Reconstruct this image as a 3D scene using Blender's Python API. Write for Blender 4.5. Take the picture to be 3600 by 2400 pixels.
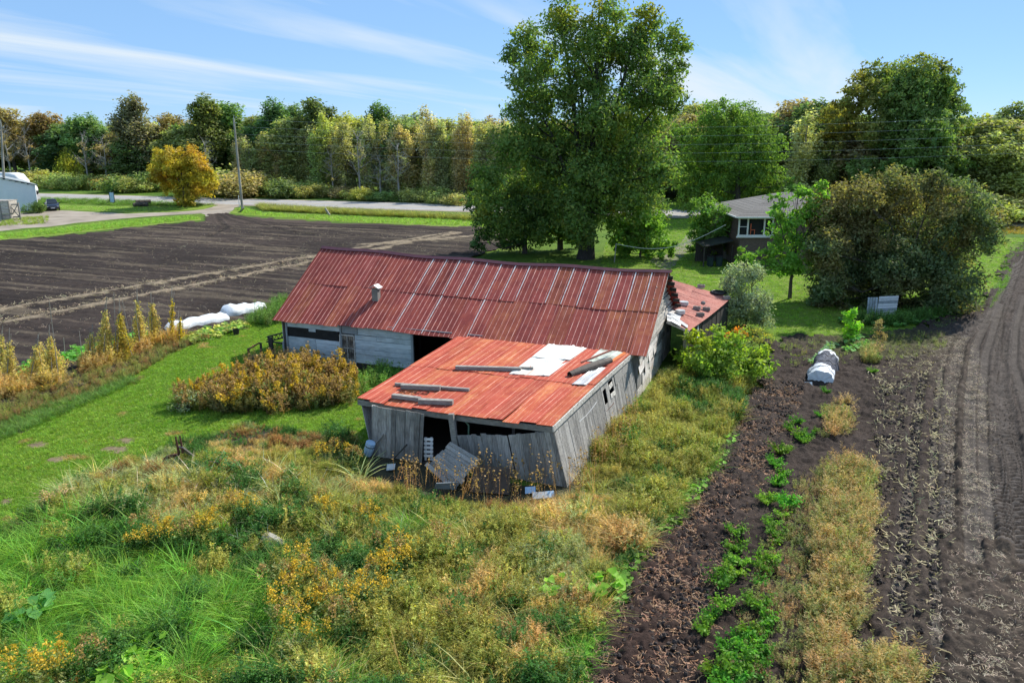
import bpy, math, random
import numpy as np
from mathutils import Vector

# ------------------------------------------------------------------ clearing, camera, sky, sun
for o in list(bpy.data.objects): bpy.data.objects.remove(o)
SC = bpy.context.scene
COL = SC.collection
random.seed(7); RNG = np.random.default_rng(7)

FOC, CAMH, HORY = 1800.0, 12.0, 290.0            # measured on the photograph at 2352 x 1568
TH = math.atan((784 - HORY) / FOC); CT, ST = math.cos(TH), math.sin(TH)
cam = bpy.data.cameras.new('camera'); camo = bpy.data.objects.new('camera', cam); COL.objects.link(camo)
cam.sensor_width = 36; cam.lens = FOC / 2352 * 36; cam.clip_start = 0.5; cam.clip_end = 9000
camo.location = (0, 0, CAMH); camo.rotation_euler = (math.pi / 2 - TH, 0, 0)
SC.camera = camo

SUN_AZ, SUN_EL = math.radians(46), math.radians(42)
W = bpy.data.worlds.new('World'); SC.world = W; W.use_nodes = True
nt = W.node_tree; nt.nodes.clear()
def wn(t): return nt.nodes.new(t)
sky = wn('ShaderNodeTexSky'); sky.sky_type = 'NISHITA'; sky.sun_disc = False
sky.sun_elevation = SUN_EL; sky.sun_rotation = SUN_AZ
sky.altitude = 1200; sky.air_density = 0.75; sky.dust_density = 0.0; sky.ozone_density = 3.0
bg = wn('ShaderNodeBackground'); bg.inputs['Strength'].default_value = 0.115
out = wn('ShaderNodeOutputWorld')
tc = wn('ShaderNodeTexCoord')
# cirrus: streaks on a flat cloud deck far above (direction / height), drawn out along one way
sep = wn('ShaderNodeSeparateXYZ'); nt.links.new(tc.outputs['Generated'], sep.inputs[0])
mz = wn('ShaderNodeMath'); mz.operation = 'MAXIMUM'; mz.inputs[1].default_value = 0.02; nt.links.new(sep.outputs['Z'], mz.inputs[0])
addz = wn('ShaderNodeMath'); addz.operation = 'ADD'; addz.inputs[1].default_value = 0.10; nt.links.new(mz.outputs[0], addz.inputs[0])
dx = wn('ShaderNodeMath'); dx.operation = 'DIVIDE'; nt.links.new(sep.outputs['X'], dx.inputs[0]); nt.links.new(addz.outputs[0], dx.inputs[1])
dy = wn('ShaderNodeMath'); dy.operation = 'DIVIDE'; nt.links.new(sep.outputs['Y'], dy.inputs[0]); nt.links.new(addz.outputs[0], dy.inputs[1])
cmb = wn('ShaderNodeCombineXYZ'); nt.links.new(dx.outputs[0], cmb.inputs[0]); nt.links.new(dy.outputs[0], cmb.inputs[1])
mp0 = wn('ShaderNodeMapping'); mp0.inputs['Rotation'].default_value = (0, 0, math.radians(-60)); nt.links.new(cmb.outputs[0], mp0.inputs[0])
mp = wn('ShaderNodeMapping'); mp.inputs['Scale'].default_value = (0.17, 1.0, 1); mp.inputs['Location'].default_value = (0.3, 1.35, 0)
nt.links.new(mp0.outputs[0], mp.inputs[0])
n1 = wn('ShaderNodeTexNoise'); n1.inputs['Scale'].default_value = 0.95; n1.inputs['Detail'].default_value = 7; n1.inputs['Roughness'].default_value = 0.52; n1.inputs['Distortion'].default_value = 0.5
nt.links.new(mp.outputs[0], n1.inputs['Vector'])
rmp = wn('ShaderNodeValToRGB'); rmp.color_ramp.elements[0].position = 0.47; rmp.color_ramp.elements[1].position = 0.67
nt.links.new(n1.outputs['Fac'], rmp.inputs[0])
cm = wn('ShaderNodeMath'); cm.operation = 'MULTIPLY'; cm.inputs[1].default_value = 0.85; nt.links.new(rmp.outputs[0], cm.inputs[0])
tintn = wn('ShaderNodeMix'); tintn.data_type = 'RGBA'; tintn.blend_type = 'MULTIPLY'; tintn.inputs[0].default_value = 1
tintn.inputs[7].default_value = (0.80, 0.90, 1.0, 1); nt.links.new(sky.outputs[0], tintn.inputs[6])
flat = wn('ShaderNodeMix'); flat.data_type = 'RGBA'; flat.inputs[0].default_value = 0.74; flat.inputs[7].default_value = (1.72, 3.08, 5.05, 1); nt.links.new(tintn.outputs[2], flat.inputs[6])   # constant blue mixed in evens out the sky's brightness
mixc = wn('ShaderNodeMix'); mixc.data_type = 'RGBA'
nt.links.new(cm.outputs[0], mixc.inputs[0]); nt.links.new(flat.outputs[2], mixc.inputs[6]); mixc.inputs[7].default_value = (4.5, 5.0, 5.4, 1)
nt.links.new(mixc.outputs[2], bg.inputs['Color']); nt.links.new(bg.outputs[0], out.inputs[0])

sl = bpy.data.lights.new('sun', 'SUN'); sl.energy = 4.6; sl.angle = math.radians(0.55); sl.color = (1, 0.945, 0.85)
so = bpy.data.objects.new('sun', sl); COL.objects.link(so); so.location = (40, 60, 80)
SDIR = Vector((math.sin(SUN_AZ) * math.cos(SUN_EL), math.cos(SUN_AZ) * math.cos(SUN_EL), math.sin(SUN_EL)))
so.rotation_euler = SDIR.to_track_quat('Z', 'Y').to_euler()
SC.view_settings.view_transform = 'Standard'; SC.view_settings.look = 'None'
SC.view_settings.exposure = 0.66; SC.view_settings.gamma = 1.0; SC.view_settings.use_curve_mapping = False
SC.render.engine = 'CYCLES'
cy = SC.cycles
cy.max_bounces = 7; cy.diffuse_bounces = 3; cy.glossy_bounces = 2; cy.transmission_bounces = 5; cy.transparent_max_bounces = 6
cy.use_adaptive_sampling = True; cy.adaptive_threshold = 0.015; cy.caustics_reflective = False; cy.caustics_refractive = False

# ------------------------------------------------------------------ measuring helpers: a photograph pixel to a place
A3 = lambda *v: np.array(v, float)
def ray(x, y):
    a = (x - 1176) / FOC; b = (784 - y) / FOC
    return A3(a, CT + b * ST, -ST + b * CT)
def G(x, y, z=0.0):
    d = ray(x, y); return A3(0, 0, CAMH) + d * ((z - CAMH) / d[2])
def hit(x, y, p, n):
    d = ray(x, y); c = A3(0, 0, CAMH); return c + d * (np.dot(p - c, n) / np.dot(d, n))
def P(q):
    q = np.asarray(q, float); zc = q[..., 1] * CT - (q[..., 2] - CAMH) * ST; yc = q[..., 1] * ST + (q[..., 2] - CAMH) * CT
    return 1176 + FOC * q[..., 0] / zc, 784 - FOC * yc / zc
def at_depth(x, y, yy):
    d = ray(x, y); return A3(0, 0, CAMH) + d * (yy / d[1])
def inpoly(px, py, poly):
    poly = np.asarray(poly, float); r = np.zeros(np.shape(px), bool); n = len(poly); j = n - 1
    for i in range(n):
        xi, yi = poly[i][:2]; xj, yj = poly[j][:2]
        c = ((yi > py) != (yj > py)) & (px < (xj - xi) * (py - yi) / (yj - yi + 1e-12) + xi)
        r ^= c; j = i
    return r
def vnoise(x, y, s=1.0, seed=0):
    x = np.asarray(x) / s; y = np.asarray(y) / s
    xi = np.floor(x).astype(np.int64); yi = np.floor(y).astype(np.int64); fx = x - xi; fy = y - yi
    fx = fx * fx * (3 - 2 * fx); fy = fy * fy * (3 - 2 * fy)
    def h(a, b):
        v = np.sin(a * 127.1 + b * 311.7 + seed * 74.7) * 43758.5453; return v - np.floor(v)
    return (h(xi, yi) * (1 - fx) + h(xi + 1, yi) * fx) * (1 - fy) + (h(xi, yi + 1) * (1 - fx) + h(xi + 1, yi + 1) * fx) * fy
def polydist(px, py, line):
    """distance to a polyline, and the arc length and signed offset there"""
    best = np.full(np.shape(px), 1e9); arc = np.zeros(np.shape(px)); sgn = np.zeros(np.shape(px)); acc = 0
    for (ax, ay), (bx, by) in zip(line[:-1], line[1:]):
        vx, vy = bx - ax, by - ay; L = math.hypot(vx, vy)
        t = np.clip(((px - ax) * vx + (py - ay) * vy) / (L * L), 0, 1)
        d = np.hypot(px - ax - t * vx, py - ay - t * vy); m = d < best
        best = np.where(m, d, best); arc = np.where(m, acc + t * L, arc)
        sgn = np.where(m, ((px - ax) * vy - (py - ay) * vx) / L, sgn); acc += L
    return best, arc, sgn

# ------------------------------------------------------------------ materials
def new_mat(name):
    m = bpy.data.materials.new(name); m.use_nodes = True; t = m.node_tree; t.nodes.clear()
    o = t.nodes.new('ShaderNodeOutputMaterial'); return m, t, o
def N(t, typ, **kw):
    n = t.nodes.new(typ)
    for k, v in kw.items():
        if k in n.inputs: n.inputs[k].default_value = v
        else: setattr(n, k, v)
    return n
def ramp(t, src, stops):
    r = t.nodes.new('ShaderNodeValToRGB'); e = r.color_ramp.elements
    e[0].position, e[0].color = stops[0][0], (*stops[0][1], 1); e[1].position, e[1].color = stops[-1][0], (*stops[-1][1], 1)
    for p, c in stops[1:-1]: k = e.new(p); k.color = (*c, 1)
    t.links.new(src, r.inputs[0]); return r.outputs[0]
def mixc_(t, fac, a, b, mode='MIX'):
    m = t.nodes.new('ShaderNodeMix'); m.data_type = 'RGBA'; m.blend_type = mode
    for i, v in ((0, fac), (6, a), (7, b)):
        if hasattr(v, 'is_output'): t.links.new(v, m.inputs[i])
        elif i == 0: m.inputs[0].default_value = v
        else: m.inputs[i].default_value = (*v, 1)
    return m.outputs[2]
def mat(name, stops, scale=4.0, stretch=(1, 1, 1), rough=0.85, detail=6, bump=0.0, bscale=None, rand=0.0, metal=0.0, grime=None, gscale=1.0, spec=0.3, streak=None):
    """noise colours (object space) + per-object shade + a second, larger layer of stains"""
    m, t, o = new_mat(name)
    p = N(t, 'ShaderNodeBsdfPrincipled', Roughness=rough, Metallic=metal); p.inputs['Specular IOR Level'].default_value = spec
    c = N(t, 'ShaderNodeTexCoord'); oi = N(t, 'ShaderNodeObjectInfo')
    off = N(t, 'ShaderNodeVectorMath', operation='ADD'); t.links.new(c.outputs['Object'], off.inputs[0])
    sc = N(t, 'ShaderNodeVectorMath', operation='SCALE'); sc.inputs['Scale'].default_value = 37.0
    cx = N(t, 'ShaderNodeCombineXYZ'); t.links.new(oi.outputs['Random'], cx.inputs[0]); t.links.new(oi.outputs['Random'], cx.inputs[2])
    t.links.new(cx.outputs[0], sc.inputs[0]); t.links.new(sc.outputs[0], off.inputs[1])
    mpn = N(t, 'ShaderNodeMapping'); mpn.inputs['Scale'].default_value = stretch; t.links.new(off.outputs[0], mpn.inputs[0])
    n = N(t, 'ShaderNodeTexNoise', Scale=scale, Detail=detail, Roughness=0.62); t.links.new(mpn.outputs[0], n.inputs['Vector'])
    col = ramp(t, n.outputs['Fac'], stops)
    if grime:
        g = N(t, 'ShaderNodeTexNoise', Scale=gscale, Detail=5, Roughness=0.65); t.links.new(off.outputs[0], g.inputs['Vector'])
        gm = N(t, 'ShaderNodeMapRange'); gm.inputs[1].default_value = 0.5; gm.inputs[2].default_value = 0.72; gm.inputs[4].default_value = grime[1]
        t.links.new(g.outputs['Fac'], gm.inputs[0]); col = mixc_(t, gm.outputs[0], col, grime[0])
    for sc_, cc_, am_, lo_ in (streak or ()):
        m1 = N(t, 'ShaderNodeMapping'); m1.inputs['Rotation'].default_value = (0, 0, math.radians(20.4)); t.links.new(off.outputs[0], m1.inputs[0])
        m2 = N(t, 'ShaderNodeMapping'); m2.inputs['Scale'].default_value = (sc_, sc_ * .06, sc_ * .06); t.links.new(m1.outputs[0], m2.inputs[0])
        g = N(t, 'ShaderNodeTexNoise', Scale=1.0, Detail=5, Roughness=0.6); t.links.new(m2.outputs[0], g.inputs['Vector'])
        gm = N(t, 'ShaderNodeMapRange'); gm.inputs[1].default_value = lo_; gm.inputs[2].default_value = lo_ + .22; gm.inputs[4].default_value = am_
        t.links.new(g.outputs['Fac'], gm.inputs[0]); col = mixc_(t, gm.outputs[0], col, cc_)
    if rand:
        hv = N(t, 'ShaderNodeHueSaturation'); mr = N(t, 'ShaderNodeMapRange'); mr.inputs[3].default_value = 1 - rand; mr.inputs[4].default_value = 1 + rand
        t.links.new(oi.outputs['Random'], mr.inputs[0]); t.links.new(mr.outputs[0], hv.inputs['Value']); t.links.new(col, hv.inputs['Color']); col = hv.outputs[0]
    t.links.new(col, p.inputs['Base Color'])
    if bump:
        nb = N(t, 'ShaderNodeTexNoise', Scale=bscale or scale * 3, Detail=6); t.links.new(mpn.outputs[0], nb.inputs['Vector'])
        b = N(t, 'ShaderNodeBump', Strength=bump, Distance=0.02); t.links.new(nb.outputs['Fac'], b.inputs['Height']); t.links.new(b.outputs[0], p.inputs['Normal'])
    t.links.new(p.outputs[0], o.inputs[0]); return m
def leaf_mat(name, mode, trans=0.42, rough=0.55, gloss=0.012, base=None):
    """foliage: tint (per object or per instance) times the mesh's own leaf-to-leaf variation"""
    m, t, o = new_mat(name)
    if mode == 'OBJ': src = N(t, 'ShaderNodeObjectInfo').outputs['Color']
    elif mode == 'FIX': r = N(t, 'ShaderNodeRGB'); r.outputs[0].default_value = (*base, 1); src = r.outputs[0]
    else: a = N(t, 'ShaderNodeAttribute', attribute_type='INSTANCER', attribute_name='tint'); src = a.outputs['Color']
    v = N(t, 'ShaderNodeAttribute', attribute_type='GEOMETRY', attribute_name='Col')
    col = mixc_(t, 1.0, src, v.outputs['Color'], 'MULTIPLY')
    d = N(t, 'ShaderNodeBsdfDiffuse'); tr = N(t, 'ShaderNodeBsdfTranslucent'); gl = N(t, 'ShaderNodeBsdfGlossy', Roughness=rough)
    gl.inputs['Color'].default_value = (1, 1, 1, 1)
    t.links.new(col, d.inputs[0])
    tcol = mixc_(t, 1.0, col, (1.02 * trans / .42, 1.12 * trans / .42, 0.5 * trans / .42), 'MULTIPLY'); t.links.new(tcol, tr.inputs[0])
    m1 = N(t, 'ShaderNodeAddShader'); t.links.new(d.outputs[0], m1.inputs[0]); t.links.new(tr.outputs[0], m1.inputs[1])
    m2 = N(t, 'ShaderNodeMixShader'); m2.inputs[0].default_value = gloss; t.links.new(m1.outputs[0], m2.inputs[1]); t.links.new(gl.outputs[0], m2.inputs[2])
    t.links.new(m2.outputs[0], o.inputs[0]); return m
LEAF = leaf_mat('leaf', 'OBJ'); VEG = leaf_mat('weed_leaf', 'INST', trans=0.40, gloss=0.012); 
PLUME = leaf_mat('goldenrod_flower', 'FIX', trans=0.3, base=(0.40, 0.265, 0.034)); STRAWI = leaf_mat('straw', 'INST', trans=0.1, gloss=0.03)
PLUMEB = leaf_mat('faded_goldenrod_flower', 'FIX', trans=0.3, base=(0.25, 0.16, 0.065))
BARK = mat('bark', [(0.3, (0.05, 0.042, 0.034)), (0.7, (0.13, 0.11, 0.09))], 3, (1, 1, 0.2), bump=0.6)
BARKG = mat('grey_bark', [(0.3, (0.18, 0.17, 0.15)), (0.7, (0.42, 0.40, 0.36))], 3, (1, 1, 0.2), bump=0.4)
BARKW = mat('pale_bark', [(0.35, (0.14, 0.13, 0.11)), (0.6, (0.34, 0.32, 0.28))], 5, (1, 1, 0.4))
WOOD = mat('weathered_wood', [(0.28, (0.13, 0.122, 0.114)), (0.5, (0.30, 0.288, 0.27)), (0.72, (0.46, 0.44, 0.41))], 5, (9, 9, 0.55), bump=0.5, rand=0.32, grime=((0.06, 0.055, 0.05), 0.65), gscale=0.9)
WOODH = mat('weathered_wood_along', [(0.28, (0.20, 0.18, 0.155)), (0.5, (0.42, 0.385, 0.34)), (0.72, (0.6, 0.56, 0.50))], 5, (0.7, 0.7, 9), bump=0.5, rand=0.25, grime=((0.08, 0.07, 0.06), 0.6), gscale=1.3)
LUMBER = mat('old_lumber', [(0.3, (0.16, 0.15, 0.135)), (0.7, (0.36, 0.34, 0.31))], 6, (1, 1, 6), bump=0.4, rand=0.2, grime=((0.1, 0.09, 0.08), 0.5))
TRIM = mat('peeling_white_trim', [(0.36, (0.24, 0.22, 0.20)), (0.52, (0.58, 0.55, 0.50)), (0.8, (0.70, 0.67, 0.62))], 5, (2, 2, 2), rough=0.8, rand=0.1)
BLUEB = mat('pale_blue_paint', [(0.3, (0.36, 0.43, 0.47)), (0.55, (0.56, 0.63, 0.67)), (0.75, (0.64, 0.70, 0.73))], 2.2, (0.6, 0.6, 2.5), rand=0.10, bump=0.25, grime=((0.20, 0.22, 0.22), 0.55), gscale=1.1)
GREYP = mat('grey_board_paint', [(0.3, (0.20, 0.23, 0.25)), (0.7, (0.30, 0.33, 0.35))], 3, rand=0.1)
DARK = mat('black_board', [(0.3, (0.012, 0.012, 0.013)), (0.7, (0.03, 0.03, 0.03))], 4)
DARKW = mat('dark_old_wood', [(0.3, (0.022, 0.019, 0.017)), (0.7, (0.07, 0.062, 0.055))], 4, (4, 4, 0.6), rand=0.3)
def roof_mat(name, c0, c1, c2, rust, ramt, rand, streak=None):
    return mat(name, [(0.25, c0), (0.5, c1), (0.78, c2)], 1.6, (1, 1, 1), rough=0.7, rand=rand, bump=0.12, bscale=9, grime=(rust, ramt), gscale=0.8, spec=0.12, streak=streak)
RED = roof_mat('maroon_roof_paint', (0.18, 0.036, 0.031), (0.25, 0.052, 0.043), (0.33, 0.08, 0.066), (0.33, 0.085, 0.04), 0.55, 0.17, ((7, (0.42, 0.17, 0.14), .45, .56), (4, (0.10, 0.022, 0.022), .6, .58)))
RED2 = roof_mat('rustier_roof_paint', (0.20, 0.045, 0.03), (0.29, 0.072, 0.045), (0.36, 0.11, 0.065), (0.40, 0.14, 0.05), 0.7, 0.16, ((6, (0.50, 0.24, 0.15), .5, .55), (4, (0.13, 0.03, 0.024), .55, .57)))
ORG2 = roof_mat('rusting_roof_paint', (0.34, 0.07, 0.036), (0.41, 0.092, 0.046), (0.48, 0.145, 0.075), (0.54, 0.25, 0.09), 0.7, 0.12, ((6, (0.62, 0.36, 0.16), .6, .54), (3.5, (0.26, 0.055, 0.03), .5, .57)))
REDR = mat('highlit_worn_rib_paint', [(0.35, (0.40, 0.12, 0.10)), (0.6, (0.58, 0.30, 0.26))], 6, rough=0.5)  # lighter ribs: their highlight put into the colour, beside worn paint
ORG = roof_mat('faded_red_roof_paint', (0.31, 0.058, 0.036), (0.385, 0.078, 0.048), (0.46, 0.115, 0.074), (0.42, 0.15, 0.055), 0.6, 0.13, ((6, (0.56, 0.26, 0.16), .55, .57), (3.5, (0.24, 0.045, 0.03), .55, .57)))
ORGR = mat('highlit_worn_red_rib_paint', [(0.35, (0.42, 0.10, 0.065)), (0.62, (0.60, 0.28, 0.19))], 5, rough=0.5)  # rib highlight of the lean-to roof painted in with its wear
PINK = roof_mat('bleached_red_roof_paint', (0.36, 0.11, 0.085), (0.44, 0.17, 0.13), (0.52, 0.26, 0.21), (0.22, 0.05, 0.035), 0.7, 0.1)
PINKR = mat('bleached_rib', [(0.35, (0.30, 0.09, 0.07)), (0.6, (0.5, 0.24, 0.19))], 6)
WHT = mat('white_roof_sheet', [(0.3, (0.55, 0.56, 0.52)), (0.7, (0.74, 0.74, 0.70))], 3, rough=0.45, grime=((0.62, 0.36, 0.14), 0.55), gscale=0.45)
GRNP = mat('pale_green_sheet', [(0.3, (0.36, 0.42, 0.37)), (0.7, (0.55, 0.60, 0.53))], 3, rough=0.5, grime=((0.09, 0.08, 0.05), 0.9), gscale=1.3)
GALV = mat('galvanised_sheet', [(0.3, (0.42, 0.44, 0.46)), (0.7, (0.60, 0.62, 0.63))], 4, rough=0.45, metal=0.2, rand=0.1, grime=((0.36, 0.24, 0.15), 0.4))
RUSTS = mat('orange_rust_sheet', [(0.3, (0.45, 0.12, 0.03)), (0.7, (0.60, 0.2, 0.06))], 5)
SEAM = mat('bare_seam', [(0.35, (0.5, 0.36, 0.34)), (0.5, (0.66, 0.62, 0.60)), (0.8, (0.72, 0.70, 0.68))], 4, (1, 1, 1), rough=0.4)
RIDGE = mat('dark_ridge_metal', [(0.3, (0.06, 0.02, 0.028)), (0.7, (0.10, 0.032, 0.04))], 3, rough=0.4)
PEEL = mat('peeling_wall_sheet', [(0.3, (0.56, 0.52, 0.48)), (0.55, (0.70, 0.66, 0.62)), (0.8, (0.78, 0.74, 0.70))], 2.5, bump=0.4, rand=0.15, grime=((0.27, 0.18, 0.15), 0.75), gscale=1.5)
WHITE = mat('white_paint', [(0.3, (0.66, 0.66, 0.65)), (0.7, (0.8, 0.8, 0.79))], 4, rough=0.5, rand=0.05)
GLASS, _t, _o = new_mat('window_glass')
_p = N(_t, 'ShaderNodeBsdfPrincipled', Roughness=0.08); _p.inputs['Base Color'].default_value = (0.02, 0.025, 0.03, 1); _t.links.new(_p.outputs[0], _o.inputs[0])
DUSTG, _t, _o = new_mat('dusty_glass')
_p = N(_t, 'ShaderNodeBsdfPrincipled', Roughness=0.3); _n = N(_t, 'ShaderNodeTexNoise', Scale=3.5, Detail=3)
_t.links.new(ramp(_t, _n.outputs['Fac'], [(0.4, (0.06, 0.055, 0.05)), (0.6, (0.24, 0.22, 0.19))]), _p.inputs['Base Color']); _t.links.new(_p.outputs[0], _o.inputs[0])
PLASTIC = mat('white_row_cover', [(0.3, (0.62, 0.66, 0.70)), (0.7, (0.80, 0.82, 0.84))], 4, rough=0.45, bump=1.0, bscale=5)
BLUEP = mat('blue_plastic', [(0.3, (0.30, 0.48, 0.70)), (0.7, (0.5, 0.66, 0.82))], 4, rough=0.4)
BLACK = mat('black_plastic', [(0.3, (0.012, 0.012, 0.014)), (0.7, (0.03, 0.03, 0.032))], 5, rough=0.5)
RUST = mat('rusty_iron', [(0.3, (0.06, 0.03, 0.02)), (0.7, (0.16, 0.075, 0.045))], 8, rough=0.8)
CONC = mat('concrete', [(0.3, (0.15, 0.14, 0.13)), (0.7, (0.30, 0.28, 0.26))], 8, bump=0.4, rand=0.2)
SHING = mat('asphalt_shingle', [(0.3, (0.11, 0.105, 0.10)), (0.7, (0.19, 0.18, 0.17))], 9, (1, 1, 1), rough=0.95, bump=0.3, rand=0.16)
BRICK, _t, _o = new_mat('brown_brick')
_p = N(_t, 'ShaderNodeBsdfPrincipled', Roughness=0.9); _c = N(_t, 'ShaderNodeTexCoord'); _m = N(_t, 'ShaderNodeMapping'); _m.inputs['Rotation'].default_value = (math.pi / 2, 0, 0)
_b = N(_t, 'ShaderNodeTexBrick', Scale=3.2); _b.inputs['Color1'].default_value = (0.085, 0.055, 0.045, 1); _b.inputs['Color2'].default_value = (0.14, 0.09, 0.072, 1); _b.inputs['Mortar'].default_value = (0.17, 0.155, 0.14, 1)
_t.links.new(_c.outputs['Object'], _m.inputs[0]); _t.links.new(_m.outputs[0], _b.inputs['Vector']); _t.links.new(_b.outputs[0], _p.inputs['Base Color']); _t.links.new(_p.outputs[0], _o.inputs[0])
ASPH = mat('sun_bleached_asphalt', [(0.3, (0.26, 0.255, 0.25)), (0.7, (0.34, 0.33, 0.325))], 0.5, rough=0.9)
GRAVEL = mat('gravel', [(0.3, (0.20, 0.17, 0.135)), (0.55, (0.31, 0.265, 0.215)), (0.75, (0.36, 0.32, 0.27))], 0.35, (1, 1, 1), detail=10, bump=0.6, bscale=8)
PAINT = mat('road_paint', [(0.3, (0.6, 0.6, 0.58)), (0.7, (0.75, 0.75, 0.72))], 1)
YPAINT = mat('yellow_road_paint', [(0.3, (0.5, 0.36, 0.08)), (0.7, (0.6, 0.42, 0.1))], 1)

# ------------------------------------------------------------------ mesh helpers
class MB:
    def __init__(s): s.v = []; s.f = []; s.n = 0; s.mi = []
    def add(s, verts, faces, mi=0):
        verts = [tuple(map(float, q)) for q in verts]; s.v += verts; s.f += [tuple(i + s.n for i in f) for f in faces]; s.mi += [mi] * len(faces); s.n += len(verts); return s
    def hexa(s, p, mi=0):      # 8 corners: bottom 4 then top 4, same turn
        return s.add(p, [(3, 2, 1, 0), (4, 5, 6, 7), (0, 1, 5, 4), (1, 2, 6, 5), (2, 3, 7, 6), (3, 0, 4, 7)], mi)
    def slab(s, quad, n, mi=0):  # a quad given thickness n
        q = [A3(*a) for a in quad]; n = A3(*n); return s.hexa(q + [a + n for a in q], mi)
    def box(s, c, size, ax=None, mi=0):
        c = A3(*c); ax = ax or (A3(1, 0, 0), A3(0, 1, 0), A3(0, 0, 1)); hx, hy, hz = [a * (k / 2) for a, k in zip(ax, size)]
        return s.hexa([c - hx - hy - hz, c + hx - hy - hz, c + hx + hy - hz, c - hx + hy - hz, c - hx - hy + hz, c + hx - hy + hz, c + hx + hy + hz, c - hx + hy + hz], mi)
    def beam(s, a, b, w, h, mi=0, up=(0, 0, 1)):
        a, b = A3(*a), A3(*b); d = b - a; L = np.linalg.norm(d); d /= L; up = A3(*up)
        if abs(np.dot(d, up)) > 0.97: up = A3(1, 0, 0)
        x = np.cross(d, up); x /= np.linalg.norm(x); z = np.cross(x, d); return s.box((a + b) / 2, (L, w, h), (d, x, z), mi)
    def tube(s, pts, rad, k=6, mi=0, cap=True):
        pts = [A3(*p) for p in pts]; rings = []; m = len(pts)
        for i, p in enumerate(pts):
            d = pts[min(i + 1, m - 1)] - pts[max(i - 1, 0)]; d = d / (np.linalg.norm(d) + 1e-9)
            u = np.cross(d, (0.31, 0.87, 0.38) if abs(d[1]) < .9 else (1, 0, 0)); u /= np.linalg.norm(u); w = np.cross(d, u); r = rad[i] if hasattr(rad, '__len__') else rad
            rings += [p + (u * math.cos(2 * math.pi * j / k) + w * math.sin(2 * math.pi * j / k)) * r for j in range(k)]
        f = [(i * k + j, i * k + (j + 1) % k, (i + 1) * k + (j + 1) % k, (i + 1) * k + j) for i in range(m - 1) for j in range(k)]
        if cap: f += [tuple(range(k))[::-1], tuple(range((m - 1) * k, m * k))]
        return s.add(rings, f, mi)
    def lathe(s, c, prof, k=12, mi=0):
        return s.tube([A3(*c) + A3(0, 0, z) for r, z in prof], [r for r, z in prof], k, mi)
    def mesh(s, name, mats):
        me = bpy.data.meshes.new(name); me.from_pydata(s.v, [], s.f)
        for m in (mats if isinstance(mats, (list, tuple)) else [mats]): me.materials.append(m)
        if any(s.mi): me.polygons.foreach_set('material_index', s.mi)
        me.update(); return me
    def build(s, name, mats, parent=None, smooth=False):
        off = A3(*parent.location) if parent else A3(0, 0, 0)
        if parent and parent.parent: off = off + A3(*parent.parent.location)
        if parent is not None: s.v = [tuple(A3(*q) - off) for q in s.v]
        me = s.mesh(name, mats); o = bpy.data.objects.new(name, me); COL.objects.link(o)
        if parent: o.parent = parent
        if smooth: me.polygons.foreach_set('use_smooth', [True] * len(me.polygons))
        return o
def fast_mesh(name, v, f, mats, col=None, mi=None, smooth=False):
    """v (n,3), f list of (faces array (m,k)) ; col (n,3)"""
    me = bpy.data.meshes.new(name); v = np.asarray(v, np.float32); me.vertices.add(len(v)); me.vertices.foreach_set('co', v.ravel())
    loops = np.concatenate([a.ravel() for a in f]).astype(np.int32); tot = np.concatenate([np.full(len(a), a.shape[1]) for a in f]).astype(np.int32)
    st = np.concatenate([[0], np.cumsum(tot)[:-1]]).astype(np.int32)
    me.loops.add(len(loops)); me.loops.foreach_set('vertex_index', loops); me.polygons.add(len(tot)); me.polygons.foreach_set('loop_start', st); me.polygons.foreach_set('loop_total', tot)
    for m in (mats if isinstance(mats, (list, tuple)) else [mats]): me.materials.append(m)
    if mi is not None: me.polygons.foreach_set('material_index', np.asarray(mi, np.int32))
    if smooth: me.polygons.foreach_set('use_smooth', np.ones(len(tot), bool))
    me.update(calc_edges=True)
    if col is not None:
        a = me.color_attributes.new('Col', 'FLOAT_COLOR', 'POINT'); c4 = np.ones((len(v), 4), np.float32); c4[:, :3] = col; a.data.foreach_set('color', c4.ravel())
    return me
def tag(o, label=None, cat=None, group=None, kind=None):
    for k, v in (('label', label), ('category', cat), ('group', group), ('kind', kind)):
        if v: o[k] = v
    return o
ONES = 'first second third fourth fifth sixth seventh eighth ninth tenth eleventh twelfth thirteenth fourteenth fifteenth sixteenth seventeenth eighteenth nineteenth'.split()
def nth(i):
    if i < 19: return ONES[i]
    t = (i + 1) // 10; u = (i + 1) % 10; w = ('twent', 'thirt', 'fort', 'fift', 'sixt', 'sevent', 'eight', 'ninet')[t - 2]
    return w + 'ieth' if u == 0 else w + 'y-' + ONES[u - 1]
LATER = []                                              # (object, pixel column, phrase): labelled left to right at the end
def ordinal(o, x, phrase, key=None): LATER.append((o, x, phrase, key or phrase)); return o
def thing(name, loc, label, cat, group=None):
    o = bpy.data.objects.new(name, None); COL.objects.link(o); o.location = tuple(map(float, loc)); o.empty_display_size = 0.3; return tag(o, label, cat, group)
def link(name, me, loc=(0, 0, 0), parent=None, rz=0, sc=1.0):
    o = bpy.data.objects.new(name, me); COL.objects.link(o); o.location = tuple(map(float, loc)); o.rotation_euler = (0, 0, rz); o.scale = (sc,) * 3 if np.isscalar(sc) else sc
    if parent: o.parent = parent
    return o
def copy_tree(o, parent=None):
    c = o.copy(); COL.objects.link(c); c.parent = parent
    for ch in list(o.children): copy_tree(ch, c)
    return c
def nrm(v): v = np.asarray(v, float); return v / np.linalg.norm(v)

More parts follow.
